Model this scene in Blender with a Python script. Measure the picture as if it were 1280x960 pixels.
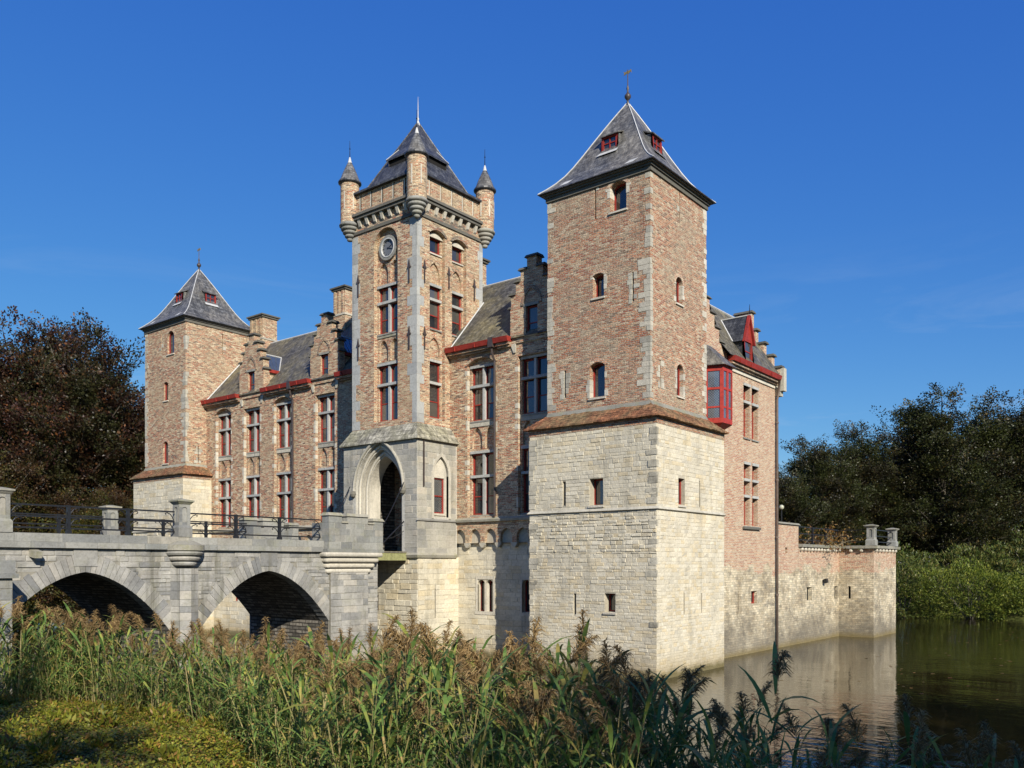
import bpy, math, random
import numpy as np

for o in list(bpy.data.objects):
    bpy.data.objects.remove(o, do_unlink=True)
scene = bpy.context.scene
COL = scene.collection
rad = math.radians

# ------------------------------------------------------------------ camera
YAW = math.atan2(860.0, 1075.0)                 # castle axes: X along the front, Y into the depth
cam_d = bpy.data.cameras.new('camera')
cam_d.sensor_width = 36.0
cam_d.lens = 1075.0 / 1280.0 * 36.0
cam_d.shift_y = (706.0 - 480.0) / 1280.0
cam_d.clip_start = 0.1
cam_d.clip_end = 8000.0
cam = bpy.data.objects.new('camera', cam_d)
COL.objects.link(cam)
cam.location = (0, 0, 3.5)
cam.rotation_euler = (rad(90), 0, YAW)
scene.camera = cam

# ------------------------------------------------------------------ sky and sun
SUN_EL = 29.0
SUN_AZ = math.degrees(math.atan2(0.862, -0.507))   # clockwise from +Y
world = bpy.data.worlds.new('World')
scene.world = world
world.use_nodes = True
nt = world.node_tree
nt.nodes.clear()
sky = nt.nodes.new('ShaderNodeTexSky')
sky.sky_type = 'NISHITA'
sky.sun_disc = False
sky.sun_elevation = rad(SUN_EL)
sky.sun_rotation = rad(SUN_AZ)
sky.altitude = 50.0
sky.air_density = 1.0
sky.dust_density = 0.0
sky.ozone_density = 8.0
bg = nt.nodes.new('ShaderNodeBackground')
bg.inputs['Strength'].default_value = 0.078
wo = nt.nodes.new('ShaderNodeOutputWorld')
hs = nt.nodes.new('ShaderNodeHueSaturation')
hs.inputs['Saturation'].default_value = 1.1
nt.links.new(sky.outputs[0], hs.inputs['Color'])
# colour response of the photograph's blue: a gentle curve per channel over the whole sky
sp_ = nt.nodes.new('ShaderNodeSeparateColor'); cb_ = nt.nodes.new('ShaderNodeCombineColor')
nt.links.new(hs.outputs[0], sp_.inputs[0])
for ch, (k_, e_) in enumerate(((1.05, 1.0), (0.90, 0.84), (0.86, 0.38))):
    pw = nt.nodes.new('ShaderNodeMath'); pw.operation = 'POWER'
    m1 = nt.nodes.new('ShaderNodeMath'); m1.operation = 'MULTIPLY'; m1.inputs[1].default_value = 0.1103
    m2 = nt.nodes.new('ShaderNodeMath'); m2.operation = 'MULTIPLY'; m2.inputs[1].default_value = k_ / 0.1103
    nt.links.new(sp_.outputs[ch], m1.inputs[0]); nt.links.new(m1.outputs[0], pw.inputs[0]); pw.inputs[1].default_value = e_
    nt.links.new(pw.outputs[0], m2.inputs[0]); nt.links.new(m2.outputs[0], cb_.inputs[ch])
# faint high cirrus near the horizon, all round
tc_ = nt.nodes.new('ShaderNodeTexCoord'); mp_ = nt.nodes.new('ShaderNodeMapping'); mp_.inputs['Scale'].default_value = (2.2, 2.2, 13.0); mp_.inputs['Rotation'].default_value = (0.10, 0.16, 0.3)
nt.links.new(tc_.outputs['Generated'], mp_.inputs['Vector'])
nz_ = nt.nodes.new('ShaderNodeTexNoise'); nz_.inputs['Scale'].default_value = 1.6; nz_.inputs['Detail'].default_value = 7.0; nz_.inputs['Roughness'].default_value = 0.62; nz_.inputs['Distortion'].default_value = 0.7
nt.links.new(mp_.outputs[0], nz_.inputs['Vector'])
cr_ = nt.nodes.new('ShaderNodeValToRGB'); cr_.color_ramp.elements[0].position = 0.52; cr_.color_ramp.elements[1].position = 0.78
nt.links.new(nz_.outputs[0], cr_.inputs[0])
sx_ = nt.nodes.new('ShaderNodeSeparateXYZ'); nt.links.new(tc_.outputs['Generated'], sx_.inputs[0])
el_ = nt.nodes.new('ShaderNodeValToRGB'); el_.color_ramp.elements[0].position = 0.05; el_.color_ramp.elements[1].position = 0.34
el_.color_ramp.elements[0].color = (1, 1, 1, 1); el_.color_ramp.elements[1].color = (0, 0, 0, 1)
nt.links.new(sx_.outputs[2], el_.inputs[0])
mm_ = nt.nodes.new('ShaderNodeMath'); mm_.operation = 'MULTIPLY'; nt.links.new(cr_.outputs[0], mm_.inputs[0]); nt.links.new(el_.outputs[0], mm_.inputs[1])
m3_ = nt.nodes.new('ShaderNodeMath'); m3_.operation = 'MULTIPLY'; m3_.inputs[1].default_value = 0.5; nt.links.new(mm_.outputs[0], m3_.inputs[0])
mc_ = nt.nodes.new('ShaderNodeMix'); mc_.data_type = 'RGBA'; nt.links.new(m3_.outputs[0], mc_.inputs[0]); nt.links.new(cb_.outputs[0], mc_.inputs[6]); mc_.inputs[7].default_value = (5.2, 6.2, 7.4, 1)
nt.links.new(mc_.outputs[2], bg.inputs[0])
nt.links.new(bg.outputs[0], wo.inputs[0])

sd = bpy.data.lights.new('sun', 'SUN')
sd.energy = 5.0
sd.angle = rad(0.5)
sd.color = (1.0, 0.93, 0.81)
sun = bpy.data.objects.new('sun', sd)
COL.objects.link(sun)
ce = math.cos(rad(SUN_EL))
from mathutils import Vector
to_sun = Vector((math.sin(rad(SUN_AZ)) * ce, math.cos(rad(SUN_AZ)) * ce, math.sin(rad(SUN_EL))))
sun.rotation_euler = (-to_sun).to_track_quat('-Z', 'Y').to_euler()
sun.location = (10, -10, 40)

vs = scene.view_settings
vs.view_transform = 'Standard'
vs.look = 'None'
vs.exposure = 0.44
vs.gamma = 1.0
vs.use_curve_mapping = False

# ------------------------------------------------------------------ materials
class NT:
    def __init__(s, name):
        s.m = bpy.data.materials.new(name)
        s.m.use_nodes = True
        s.t = s.m.node_tree
        s.t.nodes.clear()
        s.out = s.t.nodes.new('ShaderNodeOutputMaterial')
        s.b = s.t.nodes.new('ShaderNodeBsdfPrincipled')
        s.t.links.new(s.b.outputs[0], s.out.inputs[0])
    def put(s, sock, v):
        if isinstance(v, bpy.types.NodeSocket):
            s.t.links.new(v, sock)
        else:
            if isinstance(v, tuple) and len(v) == 3 and sock.type == 'RGBA':
                v = (*v, 1)
            sock.default_value = v
    def noise(s, scale, vec=None, detail=4, rough=0.6, dist=0.0):
        nd = s.t.nodes.new('ShaderNodeTexNoise')
        nd.inputs['Scale'].default_value = scale
        nd.inputs['Detail'].default_value = detail
        nd.inputs['Roughness'].default_value = rough
        nd.inputs['Distortion'].default_value = dist
        if vec is not None:
            s.t.links.new(vec, nd.inputs['Vector'])
        return nd.outputs[0]
    def pos(s):
        return s.t.nodes.new('ShaderNodeNewGeometry').outputs['Position']
    def uv(s):
        return s.t.nodes.new('ShaderNodeTexCoord').outputs['UV']
    def mapping(s, vec, scale=(1, 1, 1), loc=(0, 0, 0)):
        nd = s.t.nodes.new('ShaderNodeMapping')
        nd.inputs['Scale'].default_value = scale
        nd.inputs['Location'].default_value = loc
        s.t.links.new(vec, nd.inputs['Vector'])
        return nd.outputs[0]
    def ramp(s, fac, stops, interp='LINEAR'):
        nd = s.t.nodes.new('ShaderNodeValToRGB')
        cr = nd.color_ramp
        cr.interpolation = interp
        while len(cr.elements) < len(stops):
            cr.elements.new(0.5)
        for e, (p, c) in zip(cr.elements, stops):
            e.position = p
            e.color = (*c, 1) if isinstance(c, tuple) else (c, c, c, 1)
        s.t.links.new(fac, nd.inputs[0])
        return nd.outputs[0]
    def mix(s, f, a, b, mode='MIX'):
        nd = s.t.nodes.new('ShaderNodeMix')
        nd.data_type = 'RGBA'
        nd.blend_type = mode
        s.put(nd.inputs[0], f)
        s.put(nd.inputs[6], a)
        s.put(nd.inputs[7], b)
        return nd.outputs[2]
    def math(s, op, a, b=0.0, c=0.0, clamp=False):
        nd = s.t.nodes.new('ShaderNodeMath')
        nd.operation = op
        nd.use_clamp = clamp
        s.put(nd.inputs[0], a)
        s.put(nd.inputs[1], b)
        s.put(nd.inputs[2], c)
        return nd.outputs[0]
    def sep(s, v):
        nd = s.t.nodes.new('ShaderNodeSeparateXYZ')
        s.t.links.new(v, nd.inputs[0])
        return nd.outputs
    def bump(s, h, strength=0.5, dist=0.02):
        nd = s.t.nodes.new('ShaderNodeBump')
        nd.inputs['Strength'].default_value = strength
        nd.inputs['Distance'].default_value = dist
        s.t.links.new(h, nd.inputs['Height'])
        s.t.links.new(nd.outputs[0], s.b.inputs['Normal'])
    def done(s, col=None, rough=0.85, spec=0.3, metal=0.0):
        if col is not None:
            s.put(s.b.inputs['Base Color'], col)
        s.put(s.b.inputs['Roughness'], rough)
        s.b.inputs['Specular IOR Level'].default_value = spec
        s.b.inputs['Metallic'].default_value = metal
        return s.m
    def rnd(s):
        a = s.t.nodes.new('ShaderNodeNewGeometry').outputs['Random Per Island']
        b = s.t.nodes.new('ShaderNodeObjectInfo').outputs['Random']
        return s.math('FRACT', s.math('ADD', a, b))

M = {}

def brick_layer(t, stops, mortar, bw=0.2, rh=0.062, ms=0.011):
    uv = t.uv()
    jit = t.noise(1.7, uv, 3)
    add = t.t.nodes.new('ShaderNodeVectorMath'); add.operation = 'MULTIPLY_ADD'
    cmb = t.t.nodes.new('ShaderNodeCombineXYZ')
    t.put(cmb.inputs[0], jit); t.put(cmb.inputs[1], jit)
    t.t.links.new(cmb.outputs[0], add.inputs[0])
    add.inputs[1].default_value = (0.05, 0.03, 0)
    t.t.links.new(uv, add.inputs[2])
    br = t.t.nodes.new('ShaderNodeTexBrick')
    br.offset = 0.5
    t.t.links.new(add.outputs[0], br.inputs['Vector'])
    br.inputs['Color1'].default_value = (0, 0, 0, 1)
    br.inputs['Color2'].default_value = (1, 1, 1, 1)
    br.inputs['Mortar'].default_value = (0.5, 0.5, 0.5, 1)
    br.inputs['Scale'].default_value = 1.0
    br.inputs['Mortar Size'].default_value = ms
    br.inputs['Mortar Smooth'].default_value = 0.25
    br.inputs['Bias'].default_value = 0.0
    br.inputs['Brick Width'].default_value = bw
    br.inputs['Row Height'].default_value = rh
    c = t.ramp(br.outputs['Color'], stops, 'CONSTANT')
    c = t.mix(br.outputs['Fac'], c, mortar)
    return c, br.outputs['Fac'], uv

def brick_mat(name, stops, mortar, patch, patch_amt=0.55, lime=None, low=None):
    t = NT(name)
    c, fac, uv = brick_layer(t, stops, mortar)
    p = t.pos()
    n1 = t.noise(0.55, p, 5, 0.62, 0.3)
    c = t.mix(t.math('MULTIPLY', t.ramp(n1, [(0.44, 0.0), (0.62, 1.0)]), patch_amt), c, patch)
    n2 = t.noise(5.0, p, 4, 0.7)
    c = t.mix(0.4, c, t.ramp(n2, [(0.3, 0.7), (0.5, 1.0), (0.72, 1.25)]), 'MULTIPLY')
    n4 = t.noise(30.0, p, 2, 0.7)
    c = t.mix(0.75, c, t.ramp(n4, [(0.36, 0.45), (0.5, 1.0), (0.64, 1.5)]), 'MULTIPLY')
    # dark water streaks running down
    st = t.noise(1.0, t.mapping(p, (2.2, 2.2, 0.16)), 4, 0.6)
    c = t.mix(t.math('MULTIPLY', t.ramp(st, [(0.58, 0.0), (0.72, 1.0)]), 0.3), c, (0.09, 0.085, 0.07))
    if low is not None:
        # lime-washed stone courses low on the wall, with a ragged upper edge
        z = t.sep(p)[2]
        edge = t.math('ADD', z, t.math('MULTIPLY', t.math('SUBTRACT', t.noise(0.9, t.mapping(p, (1, 1, 2.2)), 5), 0.5), 2.4))
        k = t.ramp(t.math('DIVIDE', edge, 10.0), [(low / 10 - 0.004, 1.0), (low / 10 + 0.004, 0.0)])
        pale = t.mix(t.ramp(t.noise(1.1, p, 6, 0.7), [(0.38, 0.0), (0.6, 1.0)]), (0.60, 0.55, 0.43), (0.36, 0.315, 0.235))
        pale = t.mix(t.math('MULTIPLY', t.ramp(t.noise(0.8, t.mapping(p, (1, 1, 1.6), (7, 3, 1)), 6, 0.75), [(0.55, 0.0), (0.63, 1.0)]), 0.7), pale, (0.22, 0.20, 0.165))
        pale = t.mix(0.8, pale, t.ramp(n2, [(0.3, 0.6), (0.5, 1.0), (0.72, 1.25)]), 'MULTIPLY')
        pale = t.mix(0.7, pale, t.ramp(n4, [(0.36, 0.6), (0.5, 1.0), (0.64, 1.3)]), 'MULTIPLY')
        c3, fac3, _ = brick_layer(t, [(0.0, (0.62, 0.62, 0.62)), (0.2, (1.05, 1.0, 0.92)), (0.4, (0.8, 0.78, 0.74)), (0.6, (1.15, 1.12, 1.05)), (0.8, (0.92, 0.86, 0.75))], (0.55, 0.53, 0.49), 0.27, 0.095, 0.013)
        pale = t.mix(0.7, pale, c3, 'MULTIPLY')
        pale = t.mix(1.0, pale, (1.18, 1.16, 1.12), 'MULTIPLY')
        c = t.mix(k, c, pale)
        e2 = t.math('ADD', z, t.math('MULTIPLY', t.math('SUBTRACT', t.noise(0.7, t.mapping(p, (1, 1, 0.8)), 6, 0.7), 0.5), 4.2))
        k2 = t.ramp(t.math('DIVIDE', e2, 10.0), [(0.04, 1.0), (0.16, 0.0)])
        c = t.mix(t.math('MULTIPLY', k2, 0.7), c, (0.15, 0.135, 0.105))
        k3 = t.ramp(t.math('DIVIDE', t.math('ADD', z, t.math('MULTIPLY', t.noise(2.0, p), 0.25)), 10.0), [(0.015, 1.0), (0.04, 0.0)])
        c = t.mix(t.math('MULTIPLY', k3, 0.7), c, (0.20, 0.15, 0.05))
    h = t.math('SUBTRACT', t.math('MULTIPLY', t.noise(22, p, 3), 0.8), fac)
    t.bump(h, 0.9, 0.024)
    return t.done(c, 0.9, 0.2)

RED = [(0.0, (0.39, 0.16, 0.085)), (0.16, (0.28, 0.10, 0.06)), (0.3, (0.46, 0.24, 0.135)), (0.48, (0.42, 0.29, 0.18)),
       (0.66, (0.34, 0.155, 0.085)), (0.8, (0.49, 0.37, 0.25)), (0.92, (0.20, 0.12, 0.08))]
TAN = [(0.0, (0.46, 0.30, 0.18)), (0.16, (0.33, 0.125, 0.07)), (0.32, (0.55, 0.40, 0.25)), (0.5, (0.36, 0.22, 0.135)),
       (0.64, (0.47, 0.21, 0.12)), (0.78, (0.58, 0.46, 0.31)), (0.92, (0.17, 0.11, 0.08))]
ORG = [(0.0, (0.47, 0.24, 0.14)), (0.2, (0.40, 0.17, 0.10)), (0.36, (0.54, 0.35, 0.21)), (0.58, (0.47, 0.30, 0.19)),
       (0.75, (0.43, 0.21, 0.12)), (0.88, (0.55, 0.41, 0.27))]
M['brick_tower'] = brick_mat('tower_brick', RED, (0.38, 0.33, 0.25), (0.335, 0.285, 0.205), 0.45)
M['brick_wing'] = brick_mat('wing_brick', TAN, (0.42, 0.36, 0.265), (0.40, 0.31, 0.20), 0.35)
M['brick_gate'] = brick_mat('gate_brick', TAN, (0.46, 0.39, 0.285), (0.43, 0.335, 0.20), 0.4)
M['brick_side'] = brick_mat('side_brick', ORG, (0.50, 0.45, 0.36), (0.52, 0.42, 0.30), 0.35, low=3.35)
M['brick_dark'] = brick_mat('weathered_brick', TAN, (0.30, 0.27, 0.21), (0.16, 0.145, 0.12), 0.8)

def stone_mat(name, stops, spread=0.25, green=0.0, dirt=0.4, waterline=False):
    t = NT(name)
    c = t.ramp(t.rnd(), stops)
    p = t.pos()
    c = t.mix(0.8, c, t.ramp(t.noise(1.1, p, 5, 0.65), [(0.3, 1 - spread), (0.52, 1.0), (0.75, 1 + spread * 0.6)]), 'MULTIPLY')
    c = t.mix(0.7, c, t.ramp(t.noise(14.0, p, 5, 0.7), [(0.28, 0.66), (0.5, 1.0), (0.75, 1.18)]), 'MULTIPLY')
    st = t.noise(1.0, t.mapping(p, (2.6, 2.6, 0.22)), 5, 0.65)
    c = t.mix(t.math('MULTIPLY', t.ramp(st, [(0.54, 0.0), (0.7, 1.0)]), dirt), c, (0.13, 0.125, 0.10))
    if green:
        g = t.ramp(t.noise(2.4, p, 5, 0.7), [(0.5, 0.0), (0.64, 1.0)])
        c = t.mix(t.math('MULTIPLY', g, green), c, (0.20, 0.20, 0.08))
    if waterline:
        z = t.sep(p)[2]
        k3 = t.ramp(t.math('DIVIDE', t.math('ADD', z, t.math('MULTIPLY', t.noise(1.4, p, 5), 0.7)), 10.0), [(0.045, 1.0), (0.13, 0.0)])
        c = t.mix(t.math('MULTIPLY', k3, 0.65), c, (0.27, 0.20, 0.09))
        k4 = t.ramp(t.math('DIVIDE', t.math('ADD', z, t.math('MULTIPLY', t.noise(2.4, p, 4), 0.4)), 10.0), [(0.032, 1.0), (0.052, 0.0)])
        c = t.mix(t.math('MULTIPLY', k4, 0.8), c, (0.10, 0.085, 0.03))
    h = t.math('ADD', t.noise(9, p, 5, 0.7), t.math('MULTIPLY', t.noise(45, p, 3), 0.5))
    t.bump(h, 0.7, 0.02)
    return t.done(c, 0.9, 0.2)

M['lime_stone'] = stone_mat('cream_limestone', [(0.0, (0.58, 0.525, 0.395)), (0.3, (0.545, 0.50, 0.39)), (0.55, (0.61, 0.56, 0.435)),
                                             (0.8, (0.56, 0.475, 0.315)), (1.0, (0.49, 0.455, 0.365))], 0.24, 0.0, 0.35, True)
M['lime_joint'] = stone_mat('lime_mortar', [(0.0, (0.43, 0.39, 0.30)), (1.0, (0.43, 0.39, 0.30))], 0.25, 0.0, 0.4, True)
M['pale_stone'] = stone_mat('pale_dressed_stone', [(0.0, (0.50, 0.46, 0.37)), (0.5, (0.56, 0.52, 0.43)), (1.0, (0.44, 0.41, 0.34))], 0.2, 0.0, 0.3)
M['quoin'] = stone_mat('grey_quoin_stone', [(0.0, (0.42, 0.40, 0.33)), (0.5, (0.50, 0.46, 0.37)), (1.0, (0.33, 0.31, 0.26))], 0.25, 0.1, 0.4)
M['dark_quoin'] = stone_mat('weathered_quoin_stone', [(0.0, (0.34, 0.315, 0.25)), (0.5, (0.46, 0.425, 0.335)), (1.0, (0.39, 0.365, 0.295))], 0.6, 0.1, 0.7)
M['blue_stone'] = stone_mat('grey_bluestone', [(0.0, (0.23, 0.235, 0.22)), (0.4, (0.29, 0.285, 0.255)), (0.75, (0.18, 0.185, 0.18)), (1.0, (0.33, 0.31, 0.26))], 0.3, 0.18, 0.6)
M['quoin_blue'] = stone_mat('pale_bluestone', [(0.0, (0.36, 0.365, 0.35)), (0.5, (0.42, 0.42, 0.39)), (1.0, (0.31, 0.315, 0.305))], 0.2, 0.06, 0.4)
M['porch_stone'] = stone_mat('porch_ashlar', [(0.0, (0.33, 0.315, 0.27)), (0.35, (0.40, 0.375, 0.31)), (0.7, (0.26, 0.255, 0.235)), (1.0, (0.46, 0.415, 0.33))], 0.28, 0.12, 0.55)
M['porch_joint'] = stone_mat('porch_mortar', [(0.0, (0.46, 0.44, 0.38)), (1.0, (0.46, 0.44, 0.38))], 0.2, 0.0, 0.4)
M['bridge_stone'] = stone_mat('bridge_rubble', [(0.0, (0.28, 0.273, 0.25)), (0.35, (0.35, 0.338, 0.305)), (0.7, (0.18, 0.182, 0.178)), (1.0, (0.39, 0.365, 0.315))], 0.5, 0.15, 0.8, True)
M['bridge_joint'] = stone_mat('bridge_mortar', [(0.0, (0.24, 0.225, 0.185)), (1.0, (0.24, 0.225, 0.185))], 0.3, 0.0, 0.5, True)
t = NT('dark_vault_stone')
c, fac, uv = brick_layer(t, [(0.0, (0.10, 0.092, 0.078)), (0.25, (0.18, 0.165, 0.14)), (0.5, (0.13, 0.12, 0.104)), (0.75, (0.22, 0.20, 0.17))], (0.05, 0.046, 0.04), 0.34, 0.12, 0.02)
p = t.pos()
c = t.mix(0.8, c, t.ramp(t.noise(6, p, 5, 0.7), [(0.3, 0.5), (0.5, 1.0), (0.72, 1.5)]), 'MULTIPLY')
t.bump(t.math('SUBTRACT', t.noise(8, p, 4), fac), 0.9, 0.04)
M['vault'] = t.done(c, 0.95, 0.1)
M['lichen_stone'] = stone_mat('mossy_coping_stone', [(0.0, (0.27, 0.26, 0.21)), (0.5, (0.33, 0.31, 0.25)), (1.0, (0.22, 0.215, 0.185))], 0.3, 0.45, 0.4)
M['dark_cap'] = stone_mat('dark_cap_stone', [(0.0, (0.07, 0.068, 0.06)), (1.0, (0.12, 0.115, 0.10))], 0.3, 0.15, 0.3)
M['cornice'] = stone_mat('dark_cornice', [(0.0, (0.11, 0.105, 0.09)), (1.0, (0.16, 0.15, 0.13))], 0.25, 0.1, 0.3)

def slate_mat(name, base, lichen, amt, rough=0.5, cw=0.25, rh=0.13):
    t = NT(name)
    c, fac, uv = brick_layer(t, [(0.0, tuple(x * 0.75 for x in base)), (0.3, base), (0.6, tuple(x * 1.3 for x in base)), (0.85, tuple(x * 0.9 for x in base))],
                             tuple(x * 0.35 for x in base), cw, rh, 0.008)
    p = t.pos()
    n1 = t.ramp(t.noise(0.9, t.mapping(p, (1, 1, 0.5)), 6, 0.7), [(0.42, 0.0), (0.66, 1.0)])
    c = t.mix(t.math('MULTIPLY', n1, amt), c, lichen)
    c = t.mix(0.9, c, t.ramp(t.noise(7, t.mapping(p, (1, 1, 0.2)), 5, 0.75), [(0.34, 0.4), (0.5, 1.0), (0.68, 2.1)]), 'MULTIPLY')
    t.bump(t.math('SUBTRACT', t.math('MULTIPLY', t.noise(12, p, 3), 0.6), fac), 0.6, 0.015)
    return t.done(c, rough, 0.4)

M['slate'] = slate_mat('tower_slate', (0.085, 0.086, 0.086), (0.19, 0.175, 0.145), 0.7)
M['slate_dark'] = slate_mat('gate_slate', (0.045, 0.047, 0.052), (0.09, 0.09, 0.085), 0.4, 0.42)
M['slate_moss'] = slate_mat('mossy_slate', (0.075, 0.072, 0.066), (0.17, 0.145, 0.075), 0.75, 0.6)
M['tile'] = slate_mat('mossy_orange_clay_tile', (0.22, 0.095, 0.045), (0.17, 0.14, 0.07), 0.9, 0.85, 0.16, 0.1)
M['tile_moss'] = slate_mat('mossy_clay_tile', (0.19, 0.14, 0.075), (0.27, 0.21, 0.10), 0.8, 0.9, 0.16, 0.1)
M['slab'] = slate_mat('weathered_stone_slab', (0.25, 0.235, 0.19), (0.20, 0.19, 0.10), 0.6, 0.85, 0.5, 0.22)

def plain(name, col, rough=0.6, spec=0.4, var=0.25, metal=0.0, sc=6.0, bump=0.2):
    t = NT(name)
    p = t.pos()
    c = t.mix(0.8, col, t.ramp(t.noise(sc, p, 5, 0.65), [(0.3, 1 - var), (0.5, 1.0), (0.72, 1 + var)]), 'MULTIPLY')
    t.bump(t.noise(sc * 4, p, 3), bump, 0.01)
    return t.done(c, rough, spec, metal)

M['bay_red'] = plain('bay_red_paint', (0.34, 0.036, 0.024), 0.5, 0.35, 0.4)
M['red'] = plain('oxblood_red_paint', (0.25, 0.027, 0.018), 0.55, 0.35, 0.4)
M['zinc'] = plain('zinc_sheet', (0.10, 0.125, 0.155), 0.22, 0.8, 0.2, 0.5, 3.0, 0.08)
M['lead'] = plain('pale_lead', (0.48, 0.48, 0.46), 0.5, 0.4, 0.2)
M['iron'] = plain('black_iron', (0.012, 0.012, 0.013), 0.4, 0.5, 0.3)
M['pipe'] = plain('rain_pipe_metal', (0.055, 0.042, 0.038), 0.45, 0.5, 0.3)
M['pipe_light'] = plain('weathered_rain_pipe', (0.15, 0.115, 0.095), 0.6, 0.3, 0.35)
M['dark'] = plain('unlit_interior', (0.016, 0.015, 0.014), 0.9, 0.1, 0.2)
M['wood'] = plain('old_oak_plank', (0.16, 0.145, 0.105), 0.85, 0.2, 0.4, 0.0, 9.0)
M['wood_moss'] = plain('mossy_plank', (0.24, 0.24, 0.11), 0.9, 0.2, 0.4, 0.0, 9.0)
M['globe'] = plain('weathered_globe', (0.40, 0.40, 0.30), 0.4, 0.4, 0.2)
M['white'] = plain('white_enamel', (0.75, 0.75, 0.72), 0.4, 0.4, 0.1)
M['clock_face'] = plain('grey_clock_dial', (0.13, 0.135, 0.14), 0.35, 0.5, 0.15)
M['gold'] = plain('dull_gilt', (0.42, 0.30, 0.10), 0.4, 0.5, 0.2, 0.6)
M['deck'] = plain('bridge_gravel_deck', (0.20, 0.18, 0.14), 0.95, 0.1, 0.4, 0.0, 14.0)

def glass_mat(name, lead=False, base=(0.02, 0.021, 0.022)):
    t = NT(name)
    p = t.pos()
    c = t.mix(0.8, base, t.ramp(t.noise(1.2, p, 3), [(0.35, 0.5), (0.65, 1.8)]), 'MULTIPLY')
    pr = t.t.nodes.new('ShaderNodeObjectInfo').outputs['Random']
    c = t.mix(t.ramp(pr, [(0.45, 0.0), (1.0, 0.75)]), c, (0.11, 0.105, 0.09))
    rough = 0.04
    if lead:
        u = t.sep(t.uv())
        a = t.math('ADD', u[0], u[1]); b = t.math('SUBTRACT', u[0], u[1])
        la = t.math('ABSOLUTE', t.math('SUBTRACT', t.math('FRACT', t.math('MULTIPLY', a, 11.0)), 0.5))
        lb = t.math('ABSOLUTE', t.math('SUBTRACT', t.math('FRACT', t.math('MULTIPLY', b, 11.0)), 0.5))
        k = t.math('LESS_THAN', t.math('MINIMUM', la, lb), 0.06)
        c = t.mix(k, c, (0.16, 0.17, 0.18))
        rough = t.math('ADD', 0.05, t.math('MULTIPLY', k, 0.4))
    t.bump(t.noise(2.2, p, 2), 0.12, 0.03)
    m = t.done(c, rough, 0.9)
    t.b.inputs['IOR'].default_value = 1.6
    return m
M['glass'] = glass_mat('old_window_glass')
M['glass_lead'] = glass_mat('leaded_glass', True)
M['glass_sky'] = glass_mat('bay_glass_painted_sky', True, (0.06, 0.08, 0.11))  # blue base colour stands in for sky reflected in the panes

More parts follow.
